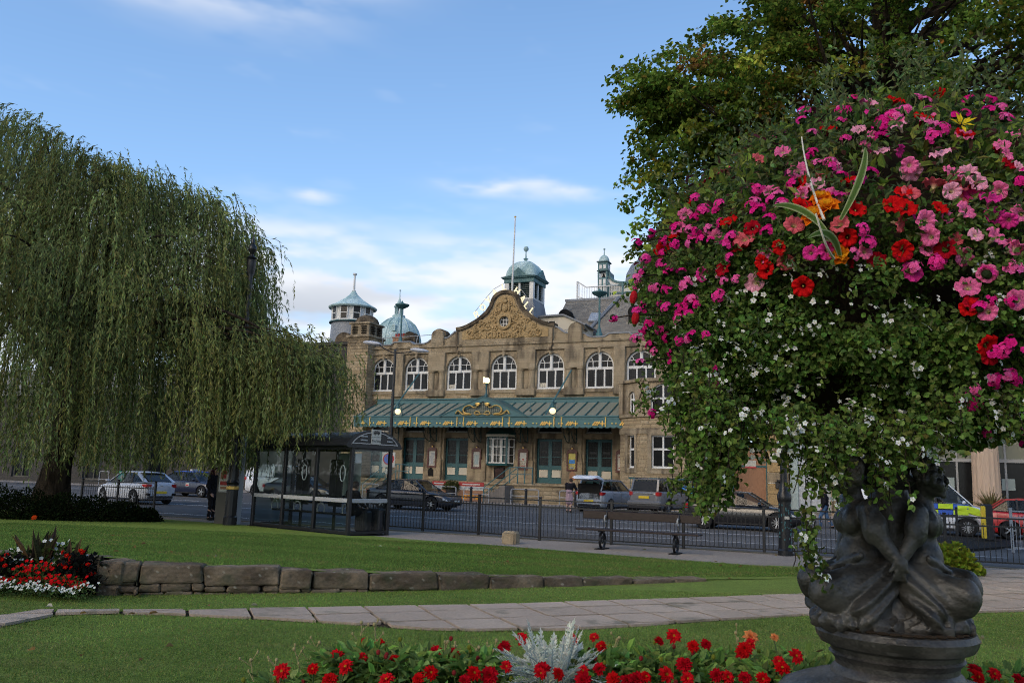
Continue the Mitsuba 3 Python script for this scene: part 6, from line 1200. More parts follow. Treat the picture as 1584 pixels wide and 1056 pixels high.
urn.add('dirt', cat([ell((.218 * math.cos(a), .218 * math.sin(a), RT + .002), (.02, .02, .005), 6, 4) for a in np.linspace(0, 6.2, 40)]), 'soil', kind='stuff')
# ================================================================ plants
def leafs(c, d, n, L, W, col, fold=.2, hexa=False):
    """many leaves at once: c bases, d directions, n upper sides, L lengths, W widths, col colours; four or six corners each"""
    c, d, n = np.asarray(c, float), unit(d), np.asarray(n, float); N = len(c)
    L, W = np.broadcast_to(L, (N,))[:, None], np.broadcast_to(W, (N,))[:, None]
    s = unit(np.cross(d, n)); n = np.cross(s, d); u = n * W * fold
    if hexa:
        p = [c, c + d * L * .28 + s * W * .46 + u, c + d * L * .68 + s * W * .42 + u, c + d * L - n * L * .08, c + d * L * .68 - s * W * .42 + u, c + d * L * .28 - s * W * .46 + u]; t = [(0, 1, 2), (0, 2, 3), (0, 3, 4), (0, 4, 5)]
    else:
        p = [c, c + d * L * .45 + s * W * .5 + u, c + d * L - n * L * .06, c + d * L * .45 - s * W * .5 + u]; t = [(0, 1, 2), (0, 2, 3)]
    k = len(p); V = np.stack(p, 1).reshape(-1, 3); b = (np.arange(N) * k)[:, None]
    f = np.concatenate([b + np.array(q) for q in t]); col = np.repeat(np.broadcast_to(col, (N, 3)), k, 0)
    return V, f, col
def joinc(*ms):
    o = np.cumsum([0] + [len(m[0]) for m in ms]); return np.vstack([m[0] for m in ms]), np.vstack([m[1] + a for m, a in zip(ms, o)]), np.vstack([m[2] for m in ms])
def rnd(rg, N): return unit(rg.normal(size=(N, 3)))
def shades(rg, N, base, var=.25, hue=.12):
    k = np.exp(rg.normal(0, var, (N, 1))); return np.clip(np.asarray(base) * k * np.exp(rg.normal(0, hue, (N, 3))), .002, .9)
def addc(t, name, m, mat='leaf', **kw): return t.add(name, (m[0], m[1]), mat, color=m[2], **kw)
# ---------------------------------------------------------------- the weeping willow
rg = np.random.default_rng(21)
wt = np.array([-14.1, 26.6])
wil = Thing('willow_tree', 'large weeping willow with hanging curtains of narrow leaves over the bus stop', 'willow tree')
tr_ = tube(spline([(wt[0], wt[1], -.1), (wt[0] - .02, wt[1], .35), (wt[0] + .1, wt[1], 2.0), (wt[0] + .35, wt[1], 4.0), (wt[0] + .3, wt[1], 6.0)], 16), np.r_[.75, .6, .52, .48, np.linspace(.46, .4, 12)], 18)
V = tr_[0]; V = V + (meshkit.fbm(V * [2.2, 2.2, .6], 4)[:, None] - .5) * unit(np.column_stack([V[:, :2] - wt, np.zeros(len(V))])) * .3
wil.add('trunk', (V, tr_[1]), 'bark', 60)
OUT = [(-260, 60), (-120, 110), (0, 168), (45, 178), (70, 205), (95, 235), (135, 240), (175, 258), (210, 275), (255, 276), (290, 290), (335, 312), (350, 325), (374, 350), (398, 398), (412, 485)]
ox = np.array([dep(a, b, 26)[0] for a, b in OUT]); oz = np.array([dep(a, b, 26)[2] for a, b in OUT])
tips = []
for k in range(460):
    x = rg.uniform(-23.5, -7.9) if k % 3 else rg.uniform(-17, -7.8); s = rg.uniform(-1, 1); zt_ = float(np.interp(x, ox, oz)) + .9 * (float(meshkit.fbm(np.array([x * .9, 3.0, s * 1.5]), 3)) - .55)
    ry = 5.2 * np.sqrt(np.clip(1 - ((x + 16) / 9.2) ** 2, .06, 1)); lev = rg.random() ** .8 if abs(s) < .75 else rg.random()
    z = (zt_ - .25) * (1 - .30 * s * s) * (1 - .62 * lev * abs(s) ** .5) if k % 4 else (zt_ - .15)
    if k % 4 == 0: s *= .35
    tips.append((min(x, -8.78), 26.6 + ry * s, max(z, 3.6)))
for k in range(62):                                                  # a long limb reaching over the shelter
    u_ = rg.random(); x = -8.1 + 3.0 * u_ ** 1.15; y = 24.9 - 1.4 * u_ + rg.normal(0, .5)
    tips.append((x, y, (5.95 - 1.0 * u_ ** 2.2 - .35 * (1 - u_) ** 2) * (1 - .18 * rg.random())))
tips = np.array(tips)
limbs = []
for k in range(0, len(tips), 5):
    p = tips[k]; a = np.array([wt[0] + .3, wt[1], rg.uniform(3.2, 6.0)]); m_ = (a + p) / 2 + [0, 0, 1.0 + .3 * rg.random()]; m_[2] = min(m_[2], float(np.interp(m_[0], ox, oz)) - .5)
    limbs.append(tube(spline([a, a * .6 + m_ * .4 + [0, 0, .3], m_, p], 10), np.linspace(.13, .012, 10), 6, False))
wil.add('limbs', cat(limbs), 'bark', 60)
C, Dd, Nn, Ll, Ww, Cc, tw = [], [], [], [], [], [], []
for p in tips:
    out = unit(np.array([p[0] - wt[0], (p[1] - wt[1]) * 1.2, 0])); tone = np.exp(rg.normal(.05, .33)); warm = rg.random()
    far_limb = p[0] > -8.5 and p[1] < 25.6 and p[2] < 6.6
    for q in range(13 if far_limb else 15):
        o = rg.normal(0, 1, 3) * [.42, .42, .18]; d0 = unit(out * rg.uniform(.3, 1.1) + rg.normal(0, .35, 3)); n_pt = 16
        lim = 1.75 if p[0] > -12.8 else (1.3 + .6 * rg.random())
        if far_limb: lim = max(2.35 + .5 * rg.random(), 0)
        Lm = min((rg.uniform(.9, 2.6) if rg.random() < .5 else rg.uniform(2.2, 5.6)) * (1 if p[2] > 5 else .85), max(p[2] - lim, .5))
        if p[2] < 8 and not far_limb and rg.random() < .32: Lm = max(p[2] - lim, .5)
        st = np.linspace(0, 1, n_pt)[:, None]
        path = p + o + d0 * [1, 1, .0] * (.55 * (1 - np.exp(-3 * st))) + np.array([0, 0, 1]) * (.22 * np.sin(np.clip(st * 5, 0, np.pi)) - Lm * st ** 1.25) + np.cumsum(rg.normal(0, .018, (n_pt, 3)), 0) * [1, 1, 0]
        nl = int(Lm * 17); tt = np.sort(rg.random(nl)) * (n_pt - 1.01); i0 = tt.astype(int); fr_ = (tt - i0)[:, None]
        base = path[i0] * (1 - fr_) + path[i0 + 1] * fr_
        dd = unit(unit(path[i0 + 1] - path[i0]) + rg.normal(0, .42, (nl, 3)) + [0, 0, -.35])
        C.append(base); Dd.append(dd); Nn.append(rnd(rg, nl)); Ll.append(rg.uniform(.11, .19, nl)); Ww.append(rg.uniform(.026, .042, nl))
        Cc.append(shades(rg, nl, np.array([.165, .195, .074]) * tone + np.array([.05, .03, 0]) * (warm > .75), .2, .08))
        if q < 3: tw.append(tube(path[:12:2], .006, 3, False))
addc(wil, 'crown', leafs(np.vstack(C), np.vstack(Dd), np.vstack(Nn), np.concatenate(Ll), np.concatenate(Ww), np.vstack(Cc), .1), kind='stuff')
wil.add('twigs', cat(tw), 'bark', kind='stuff')
# ---------------------------------------------------------------- the lime tree behind the flower urn
rg = np.random.default_rng(8)
lt = np.array([6.5, 14.2]); lime = Thing('lime_tree', 'tall lime tree with olive and yellowing leaves behind the flowers', 'tree')
lime.add('trunk', tube(spline([(lt[0], lt[1], -.1), (lt[0], lt[1], .4), (lt[0] + .05, lt[1], 3), (lt[0] + .1, lt[1], 8), (lt[0], lt[1], 12)], 14), np.r_[.42, .34, np.linspace(.3, .12, 12)], 14), 'bark', 60)
ELL = [((7.6, 14.4, 9.4), (4.4, 4.2, 4.3), 640), ((3.55, 13.6, 8.3), (1.5, 1.3, 1.0), 70), ((2.35, 13.4, 8.1), (.8, .6, .42), 18), ((3.5, 13.6, 7.0), (1.35, 1.2, .9), 60), ((3.3, 13.4, 5.9), (.95, .9, .75), 36), ((3.0, 13.3, 5.15), (.7, .7, .5), 20), ((4.2, 13.6, 5.2), (1.4, 1.2, 1.0), 60), ((5.6, 13.9, 9.9), (1.5, 1.5, 1.1), 60), ((6.0, 13.6, 6.0), (2.6, 2.2, 1.6), 140), ((9, 14, 6.5), (2.8, 2.5, 1.8), 140)]
tips = []
for c, r, n in ELL:
    q = rnd(rg, n) * (rg.random((n, 1)) ** .30); tips.append(np.array(c) + q * r)
tips = np.vstack(tips); lb = []
for k in range(0, len(tips), 4):
    p = tips[k]; a = np.array([lt[0], lt[1], np.clip(p[2] - rg.uniform(.8, 2.6), 3.2, 11)]); m_ = (a + p) / 2 + rg.normal(0, .25, 3)
    lb.append(tube(spline([a, m_, p], 8), np.linspace(.07, .008, 8), 5, False))
lime.add('limbs', cat(lb), 'bark', 60)
C, Dd, Nn, Cc, Ll = [], [], [], [], []
for p in tips:
    out = unit((p - np.array([lt[0], lt[1], 7.5])) * [1, 1, .4] + rg.normal(0, .35, 3)); n = 135; st = rg.random((n, 1)) ** .8; Lb = rg.uniform(.5, 1.05)
    a = out * Lb * (st - .35) + np.array([0, 0, -1]) * (.42 * Lb * st ** 2 - .05) + rg.normal(0, .085, (n, 3)) * (1.15 - .4 * st)
    C.append(p + a); Dd.append(unit(out * .5 + rg.normal(0, .6, (n, 3)) + [0, 0, -.55])); Nn.append(unit(rg.normal(0, .6, (n, 3)) + [0, 0, .8] + out * .3)); Ll.append(rg.uniform(.06, .10, n))
    u_ = rg.random(); base = np.array([.125, .185, .034]) if u_ < .70 else (np.array([.235, .265, .045]) if u_ < .95 else np.array([.30, .17, .05]))
    cc = shades(rg, n, base * np.exp(rg.normal(0, .3)), .25, .1); m_ = rg.random(n) < .035; cc[m_] = shades(rg, m_.sum(), (.22, .15, .03), .2); Cc.append(cc)
L_ = np.concatenate(Ll); addc(lime, 'crown', leafs(np.vstack(C), np.vstack(Dd), np.vstack(Nn), L_, L_ * .8, np.vstack(Cc), .18, True), kind='stuff')
# ---------------------------------------------------------------- shrubs and hedge
def shrub(name, label, cat_, c, r, n, col, L=.06, seed=0, group=None, W=.6):
    g = np.random.default_rng(seed); t = Thing(name, label, cat_, group); r = np.asarray(r, float); q = rnd(g, n); q[:, 2] = np.abs(q[:, 2]); rad = g.random((n, 1)) ** .28
    lump = .75 + .5 * meshkit.fbm(q * 2.2 + seed, 3)[:, None]; P = np.asarray(c) + q * r * rad * lump
    addc(t, 'foliage', leafs(P, unit(q + g.normal(0, .6, (n, 3))), unit(q + g.normal(0, .5, (n, 3)) + [0, 0, .4]), g.uniform(.7, 1.3, n) * L, g.uniform(.7, 1.3, n) * L * W, shades(g, n, col, .28), .2, True), kind='stuff')
    t.add('stems', cat([tube(spline([np.asarray(c) + [0, 0, 0], np.asarray(c) + v * r * .45 + [0, 0, .05], np.asarray(c) + v * r * .85], 5), [.02, .016, .012, .008, .004], 4, False) for v in np.abs(rnd(g, 12)) * np.where(g.random((12, 3)) < .5, [1, 1, 1], [-1, -1, 1])]), 'bark'); return t
hz0 = lambda x, y: float(lawn_z(x, y)) - .05
for i, (px, py, w, h) in enumerate(((-30, 806, 1.6, .85), (25, 806, 1.5, .8), (75, 807, 1.4, .72), (125, 807, 1.4, .66), (172, 806, 1.0, .55), (205, 805, .6, .42))):
    q = gnd(px, py, .08); y_ = min(q[1], 24.6); q = dep(px, py, y_)
    shrub('shrub', f'dark evergreen shrub of the row under the willow, {["at the frame edge", "second from the frame edge", "in front of the trunk", "just right of the trunk", "second from the open end", "lowest, at the open end"][i]}', 'shrub', (q[0], y_ + .7, hz0(q[0], y_)), (w * .75, .75, h), 2600, (.017, .026, .010), .07, 30 + i, 'row of low shrubs under the willow')
q = gnd(1490, 893)
shrub('lime_green_shrub', 'lime green leafy shrub on the lawn right of the statue', 'shrub', (q[0] - .15, q[1] + .3, 0), (.62, .5, .62), 1700, (.20, .24, .028), .085, 51, W=.8)
shrub('planter_plant', 'bushy yellow green plant growing in the dark bin between the banners', 'plant', (*fpt(698, 48.0), .85), (.55, .5, .55), 700, (.075, .085, .025), .14, 52, W=.3)
q = fpt(1536, 46.0); t = Thing('spiky_plant', 'spiky straw coloured plant in front of the fluted column', 'plant', M=frame((*q, .1))); g = np.random.default_rng(3); n = 120
d = unit(np.column_stack([g.normal(0, .8, (n, 2)), np.abs(g.normal(.8, .4, n))])); addc(t, 'foliage', leafs(np.zeros((n, 3)) + [0, 0, .7], d, [0, 0, 1], g.uniform(.7, 1.3, n), .07, shades(g, n, (.16, .13, .055), .3), .2)); t.add('pot', lathe([(0, 0), (.4, 0), (.5, .7), (.45, .75), (0, .7)], 14), 'plastic')
# ---------------------------------------------------------------- flower shapes, facing +z
def petal_ring(n, r0, L, W, tilt, z0, rg, ph=0, jit=.12):
    a = np.arange(n) * 2 * np.pi / n + ph + rg.normal(0, jit, n); th = np.radians(tilt) + rg.normal(0, .12, n)
    d = np.stack([np.cos(a) * np.cos(th), np.sin(a) * np.cos(th), np.sin(th)], 1); nn = np.stack([-np.cos(a) * np.sin(th), -np.sin(a) * np.sin(th), np.cos(th)], 1)
    return np.stack([np.cos(a) * r0, np.sin(a) * r0, np.full(n, z0)], 1), d, nn, np.full(n, L) * rg.uniform(.9, 1.1, n), np.full(n, W)
def cball(c, r, col, nu=8, nv=6): v, f = ell(c, r, nu, nv); return v, f, np.tile(col, (len(v), 1))
def dahlia(seed, col, double=False):
    g = np.random.default_rng(seed); ms = []
    for i, (n, r0, L, W, ti, z) in enumerate(((13, .008, .036, .019, 2, 0), (12, .006, .031, .018, 20, .003), (10, .004, .024, .015, 42, .006)) + (((9, .003, .017, .011, 62, .009), (7, .002, .012, .009, 76, .011)) if double else ())):
        c, d, nn, L_, W_ = petal_ring(n, r0, L, W, ti, z, g, i * .3); ms.append(leafs(c, d, nn, L_, W_, shades(g, n, np.array(col) * (1 - .12 * (i == 0)), .14, .05), .22, True))
    if not double: ms.append(cball((0, 0, .008), (.008, .008, .005), (.42, .20, .02)))
    ms.append(cball((0, 0, -.008), (.012, .012, .009), (.05, .07, .02))); return joinc(*ms)
def petunia(seed, col, throat, vein=.75):
    g = np.random.default_rng(seed); n = 40; a = np.arange(n) * 2 * np.pi / n; pr = [(.0035, -.034), (.006, -.018), (.011, -.006), (.020, .0), (.028, .002), (.033, -.001)]
    V, Cc = [], []; ph = g.uniform(0, 6); lob = 1 + .085 * np.abs(np.cos(2.5 * a)) ** .7 - .05; ruf = .0035 * np.sin(a * 10 + ph) + .0025 * np.sin(a * 7 + 2 * ph)
    for i, (r, z) in enumerate(pr):
        k = max(i - 2, 0) / 3; rr_ = r * (1 + (lob - 1) * k * 1.6); V.append(np.stack([rr_ * np.cos(a), rr_ * np.sin(a), z + ruf * k * 1.3], 1))
        base = np.array(throat) if i < 2 else np.array(col); v_ = 1 - (1 - vein) * (np.abs(np.sin(a * 7.5)) < .35) * (i in (2, 3, 4)); Cc.append(base[None] * v_[:, None] * (.8 if i == 2 else 1) * g.uniform(.93, 1.07, (n, 1)))
    V, Cc = np.vstack(V), np.vstack(Cc); i, j = np.meshgrid(np.arange(len(pr) - 1), np.arange(n), indexing='ij'); k = (j + 1) % n
    q = np.stack([i * n + j, i * n + k, (i + 1) * n + k, (i + 1) * n + j], -1).reshape(-1, 4); m = (V, np.vstack([q[:, [0, 1, 2]], q[:, [0, 2, 3]]]), np.clip(Cc, 0, .95))
    return joinc(m, cball((0, 0, -.012), (.003, .003, .003), (.5, .45, .12), 6, 4), tuple((lambda v, f: (v, f, np.tile((.05, .08, .02), (len(v), 1))))(*tube([(0, 0, -.033), (.002, 0, -.06)], .002, 4))))
def floret5(c, ax, r, col, g, eye=None):
    ax = unit(ax); s = unit(np.cross(ax, [.3, .5, .8])); u_ = np.cross(ax, s); a = np.arange(5) * 2 * np.pi / 5 + g.uniform(0, 6)
    d = s * np.cos(a)[:, None] + u_ * np.sin(a)[:, None] + ax * .12; m = leafs(np.tile(c, (5, 1)), d, np.tile(ax, (5, 1)), r, r * .85, shades(g, 5, col, .1, .04), .12, True)
    return joinc(m, cball(np.asarray(c) + ax * .0008, (r * .16,) * 3, eye, 5, 4)) if eye is not None else m
def verbena(seed, col):
    g = np.random.default_rng(seed); ms = []
    for _ in range(15):
        e = g.uniform(.15, 1.5); a = g.uniform(0, 6.28); q = np.array([math.cos(a) * math.cos(e), math.sin(a) * math.cos(e), math.sin(e)]); ms.append(floret5(q * [.021, .021, .013], q, .0085, col, g))
    return joinc(*ms, cball((0, 0, -.004), (.014, .014, .012), (.03, .045, .02), 7, 5))
def white5(seed):
    g = np.random.default_rng(seed); return joinc(*[floret5(np.array([x, y, z]), (x * 20, y * 20, 1), .0095, (.78, .78, .74), g, (.55, .5, .15)) for x, y, z in ((0, 0, 0), (.019, .006, -.004), (-.01, .018, -.006))[:1 + seed % 3]])
def begonia(seed):
    g = np.random.default_rng(seed); ms = []
    for i, (n, r0, L, W, ti, z) in enumerate(((6, .004, .034, .032, 10, 0), (6, .003, .027, .027, 35, .004), (5, .002, .019, .019, 60, .007))):
        c, d, nn, L_, W_ = petal_ring(n, r0, L, W, ti, z, g, i * .5); ms.append(leafs(c, d, nn, L_, W_, shades(g, n, ((.75, .17, .01), (.78, .27, .015), (.8, .36, .02))[i], .1, .05), .3, True))
    return joinc(*ms)
def cply(m, mat='petal'): return mikit.ply((m[0], m[1]), mat, color=m[2])
def facing(p, n, spin, sc=1.0):
    n = unit(n); s = unit(np.cross(n, [.12, .3, .95])); u_ = np.cross(n, s); c_, s_ = math.cos(spin), math.sin(spin); M = np.eye(4)
    M[:3, 0], M[:3, 1], M[:3, 2], M[:3, 3] = (s * c_ + u_ * s_) * sc, (u_ * c_ - s * s_) * sc, n * sc, p; return M
# ---------------------------------------------------------------- the flowers in the urn
rg = np.random.default_rng(77)
PR = np.array([(168, 20), (176, 70), (190, 120), (208, 160), (232, 200), (262, 245), (306, 298), (352, 343), (400, 372), (450, 385), (500, 382), (550, 365), (600, 320), (640, 265), (668, 190), (690, 120)], float)
prz, prr = np.array([zz(y) for y in PR[:, 0]]), PR[:, 1] * UD / FOC * .945
FX = UCX + .025
def rad(z): return np.interp(z, prz[::-1], prr[::-1], 0, 0)
DY = .86
def lumps(a, z): return 1 + .19 * (meshkit.fbm(np.stack([np.cos(a) * 2.2, np.sin(a) * 2.2, z * 3.0], -1) + 5, 3) - .5) * 2
def surf(a, z, k=1.0):
    r = rad(z) * lumps(a, z) * k; return np.stack([FX + r * np.cos(a), UCY + r * np.sin(a) * DY, z], -1)
def snorm(a, z):
    e = 1e-3; du, dz = surf(a + e, z) - surf(a - e, z), surf(a, z + e * 4) - surf(a, z - e * 4); return unit(np.cross(du, dz))
fd = Thing('flower_display', 'big overflowing ball of pink, red and white summer flowers planted in the iron urn', 'flower display')
zmin, zmax = prz.min(), prz.max()
core = lathe([(float(rad(z)) * .64, z) for z in np.linspace(zmin, zmax - .02, 24)], 40, (FX, UCY, 0)); core[0][:, 1] = UCY + (core[0][:, 1] - UCY) * DY
fd.add('soil_core', core, 'soil', True)
def scatter(n, lo, hi, k0, k1, pw=.5):
    z = zz(lo) + (zz(hi) - zz(lo)) * rg.random(n); a = rg.uniform(0, 2 * np.pi, n); keep = rg.random(n) < (rad(z) / prr.max()) ** .8 * np.where(np.sin(a) > .55, .35, 1); a, z = a[keep], z[keep]
    k = k0 + (k1 - k0) * rg.random(len(a)) ** pw; P_ = surf(a, z, k); g = meshkit.fbm(P_ * [9, 9, 7], 3); m = (g > .40) | ((k < .84) & (rg.random(len(a)) < .35)); a, z = a[m], z[m]; return a, z, P_[m], snorm(a, z)
FOL = []
for n, lo, hi, k0, k1, L, W, col, hx, dn in ((90000, 420, 692, .70, 1.05, .017, .9, (.105, .172, .042), True, .3), (15000, 165, 470, .72, 1.03, .034, .55, (.125, .185, .050), True, .15), (24000, 170, 560, .75, 1.07, .026, .26, (.115, .145, .070), False, .0), (2200, 170, 400, .8, 1.05, .05, .5, (.20, .25, .05), True, .2), (1400, 150, 420, .85, 1.1, .03, .5, (.075, .030, .030), True, .2)):
    a, z, P, Nn = scatter(n, lo, hi, k0, k1); m = len(a); tone = .35 + 1.3 * meshkit.fbm(P * 8, 3)[:, None]
    d = unit(Nn * .55 + rg.normal(0, .75, (m, 3)) + [0, 0, -dn]); FOL.append(leafs(P, d, unit(Nn + rg.normal(0, .55, (m, 3)) + [0, 0, .5]), L * rg.uniform(.65, 1.3, m), L * W * rg.uniform(.7, 1.2, m), shades(rg, m, col, .22) * tone, .2, hx))
# shoots standing out of the ball, so that its outline is ragged
for _ in range(420):
    a, z = rg.uniform(-3.5, .4), rg.uniform(zz(640), zz(175)); p, n = surf(np.array(a), np.array(z), .95), snorm(np.array([a]), np.array([z]))[0]; L_ = rg.uniform(.05, .17); up_ = np.array([0, 0, .5 if z > zz(380) else -.35])
    q = spline([p, p + (n + up_ * .5 + rg.normal(0, .25, 3)) * L_ * .5, p + (n + up_ + rg.normal(0, .25, 3)) * L_], 8); k = int(L_ * 150); i0 = rg.integers(1, 8, k); hi_ = z > zz(430)
    FOL.append(leafs(q[i0] + rg.normal(0, .004, (k, 3)), unit(rg.normal(0, .7, (k, 3)) + n * .5), rnd(rg, k), rg.uniform(.016, .034, k) if hi_ else rg.uniform(.012, .02, k), rg.uniform(.007, .014, k) if hi_ else rg.uniform(.011, .017, k), shades(rg, k, (.13, .17, .065) if hi_ else (.12, .185, .045), .3), .2, True))
# trailing curtains
TR = [(1010, 600, 640, 8, .6), (1085, 560, 800, 26, 1), (1105, 600, 815, 20, 1), (1060, 560, 700, 16, 1), (1130, 620, 770, 14, 1), (1125, 640, 700, 10, 1), (1165, 640, 715, 16, 1), (1200, 640, 700, 14, 1), (1235, 640, 715, 14, 1), (1262, 650, 760, 16, .8), (1278, 660, 790, 16, .8), (1292, 650, 745, 12, .8), (1250, 800, 870, 6, .5), (1325, 640, 690, 14, .9), (1360, 640, 705, 12, .9), (1385, 650, 780, 16, .8), (1402, 650, 730, 12, .8), (1425, 640, 715, 12, .8), (1455, 620, 690, 12, .9), (1480, 620, 680, 12, .9), (1560, 560, 680, 12, .8), (1575, 600, 690, 10, .8), (1520, 600, 650, 12, 1)]
stems, wpos = [], []
for px, y0, y1, ns, dens in TR:
    for _ in range(ns):
        x_ = px + rg.normal(0, 13); Dn = UD - rg.uniform(.45, .85) * math.sqrt(max(1 - ((x_ - 1395) / 420) ** 2, .02)) * .8; p0 = dep(x_, y0 + rg.uniform(-20, 20), Dn); p1 = dep(x_ + rg.normal(0, 9), y1 - abs(rg.normal(0, .32)) * (y1 - y0), Dn + rg.normal(0, .03))
        pts = np.linspace(p0, p1, 9) + np.cumsum(rg.normal(0, .006, (9, 3)), 0); stems.append(tube(pts, .0016, 3, False)); L_ = np.linalg.norm(p1 - p0); n = int(L_ * 210 * dens); tt = rg.random(n) * 7.99; i0 = tt.astype(int)
        P = pts[i0] + (pts[i0 + 1] - pts[i0]) * (tt - i0)[:, None] + rg.normal(0, .008, (n, 3)); d = unit(rg.normal(0, .8, (n, 3)) + [0, -.2, -.2])
        FOL.append(leafs(P, d, unit(rg.normal(0, .5, (n, 3)) + [0, -.4, .7]), rg.uniform(.012, .024, n), rg.uniform(.011, .02, n), shades(rg, n, (.125, .19, .045), .27), .2, True))
        for _k in range(rg.poisson(.8 * dens)): wpos.append(pts[rg.integers(2, 9)] + rg.normal(0, .01, 3))
# one long wisp left of the figures
for (xa, ya, xb, yb) in ((1245, 790, 1252, 850), (1252, 840, 1262, 868), (1258, 700, 1244, 800), (1262, 860, 1276, 905)):
    Dn = 2.45; pts = np.linspace(dep(xa, ya, Dn), dep(xb, yb, Dn), 8) + rg.normal(0, .004, (8, 3)); stems.append(tube(pts, .0014, 3, False)); n = 46 if ya > 750 else 6; i0 = rg.integers(0, 8, n)
    FOL.append(leafs(pts[i0] + rg.normal(0, .014, (n, 3)), rnd(rg, n), rnd(rg, n), rg.uniform(.012, .022, n), rg.uniform(.011, .018, n), shades(rg, n, (.065, .10, .024), .25), .2, True)); wpos += [pts[2], pts[6]] if ya > 750 else []
addc(fd, 'foliage', joinc(*FOL), kind='stuff'); fd.add('trailing_stems', cat(stems), 'bark', kind='stuff')
def hit(px, py):
    d = unit(ray(px, py)); t = np.linspace(1.6, 3.4, 700); P = EYE + d * t[:, None]; a = np.arctan2((P[:, 1] - UCY) / DY, P[:, 0] - FX); r = np.hypot(P[:, 0] - FX, (P[:, 1] - UCY) / DY)
    w = np.nonzero(r < rad(P[:, 2]) * lumps(a, P[:, 2]) * 1.03)[0]
    if not len(w):
        k = np.argmin(r - rad(P[:, 2]) * lumps(a, P[:, 2])); return P[k], unit(np.array([P[k][0] - FX, P[k][1] - UCY - .6, .3]))
    k = w[0]; n = snorm(a[k:k + 1], P[k:k + 1, 2])[0]; return P[k] - d * .012, unit(n + np.array([0, -.35, .25]))
COLP = {'red': ((.62, .010, .012), (.12, .004, .01)), 'crimson': ((.42, .008, .02), (.10, .004, .01)), 'pink': ((.86, .17, .38), (.75, .62, .45)), 'pale': ((.90, .38, .52), (.75, .65, .5)), 'magenta': ((.76, .045, .30), (.55, .25, .3)), 'coral': ((.72, .13, .16), (.7, .5, .3))}
PL = {k: [cply(petunia(i * 7 + j, *v)) for j in range(3)] for i, (k, v) in enumerate(COLP.items())}
KEY = dict(red=[(1310, 283), (1398, 330), (1395, 303), (1452, 325), (1312, 365), (1205, 388), (1243, 446), (1325, 325), (1282, 203), (1450, 150), (1030, 385), (1525, 535), (1395, 390), (1242, 290), (1180, 410), (1185, 420), (1130, 340), (1385, 160), (1490, 210), (1495, 482), (1425, 185), (1240, 318), (1380, 325)], crimson=[(1245, 300), (1280, 322), (1398, 392), (1290, 372), (1505, 470), (1460, 385), (1165, 355), (1120, 415), (1560, 260), (1530, 545)],
           pink=[(1335, 162), (1408, 260), (1390, 195), (1430, 342), (1438, 367), (1335, 388), (1488, 328), (1555, 245), (1520, 425), (1497, 445), (1525, 483), (1210, 240), (1235, 265), (1110, 368), (1065, 335), (1055, 352), (1490, 215), (1438, 190), (1545, 230), (1560, 215), (1575, 330), (1578, 205), (1470, 270), (1350, 213), (1240, 303), (1195, 297), (1570, 470), (1540, 370)], pale=[(1495, 272), (1345, 165), (1395, 196), (1455, 240), (1362, 240), (1330, 205), (1470, 300), (1510, 290), (1575, 260), (1290, 262), (1262, 290), (1505, 370)],
           magenta=[(1530, 310), (1257, 388), (1300, 300), (1375, 185), (1450, 405), (1285, 385), (1555, 345), (1080, 360), (1410, 420), (1345, 180)], coral=[(1480, 285), (1300, 350), (1405, 300), (1150, 375), (1175, 250), (1230, 350)])
for col, L_ in KEY.items():
    for i, (x, y) in enumerate(L_):
        p, n = hit(x + rg.normal(0, 2), y + rg.normal(0, 2)); fd.add('petunia', PL[col][i % 3], None, M=facing(p + n * .012, n + rg.normal(0, .25, 3), rg.uniform(0, 6), rg.uniform(.62, .96)))
cols = list(COLP)
for _ in range(46):                                                  # more blooms half hidden between the leaves
    x, y = rg.uniform(1060, 1580), rg.uniform(170, 440)
    if y < 150 + (1440 - x) * .62: continue
    p, n = hit(x, y); c = ('pink', 'pale', 'magenta', 'crimson', 'coral', 'pink')[rg.integers(6)]; fd.add('petunia', PL[c][rg.integers(3)], None, M=facing(p - n * .012, n + rg.normal(0, .6, 3), rg.uniform(0, 6), rg.uniform(.55, .95)))
for _ in range(150):                                                 # the sides and back of the ball
    a, z = rg.uniform(-.1, 3.3), rg.uniform(zz(480), zz(160)); p, n = surf(np.array(a), np.array(z)), snorm(np.array([a]), np.array([z]))[0]; c = cols[rg.integers(6)]; fd.add('petunia', PL[c][rg.integers(3)], None, M=facing(p, n + [0, 0, .2], rg.uniform(0, 6)))
VB = [cply(verbena(i, c)) for i, c in enumerate(((.80, .025, .28), (.84, .05, .33), (.72, .02, .24), (.84, .14, .40)))]
VK = [(1040, 420), (1028, 470), (1035, 520), (1022, 445), (1048, 380), (1090, 330), (1078, 340), (1100, 360), (1120, 352), (1135, 372), (1010, 500), (1018, 545), (1042, 545), (1000, 425), (1040, 455), (1065, 445), (1082, 578), (1092, 592), (1110, 572), (1105, 608), (1080, 588), (1115, 590), (1540, 580), (1552, 575), (1500, 620), (1492, 628), (1575, 690), (1578, 660), (1560, 592), (1378, 190), (1365, 200), (1400, 180), (1310, 180), (1300, 195), (1250, 250), (1265, 262), (1330, 290), (1175, 298), (1180, 330), (1212, 325), (1195, 345), (1340, 375), (1360, 220), (1430, 165), (1520, 160), (1445, 410), (1530, 470), (1055, 500), (1030, 395), (1015, 370), (1070, 470), (1125, 437), (1095, 520), (1455, 208), (1575, 290), (1560, 420), (1575, 540), (1240, 195), (1490, 185), (1548, 190)]
for i, (x, y) in enumerate(VK + [(x + rg.normal(0, 16), y + rg.normal(0, 16)) for x, y in VK[:16] * 2 + VK[22:] * 2]):
    p, n = hit(x, y); fd.add('verbena_cluster', VB[i % 4], None, M=facing(p + n * .02, n + rg.normal(0, .3, 3) + [0, 0, .3], rg.uniform(0, 6), rg.uniform(.7, 1.1)))
sps = []
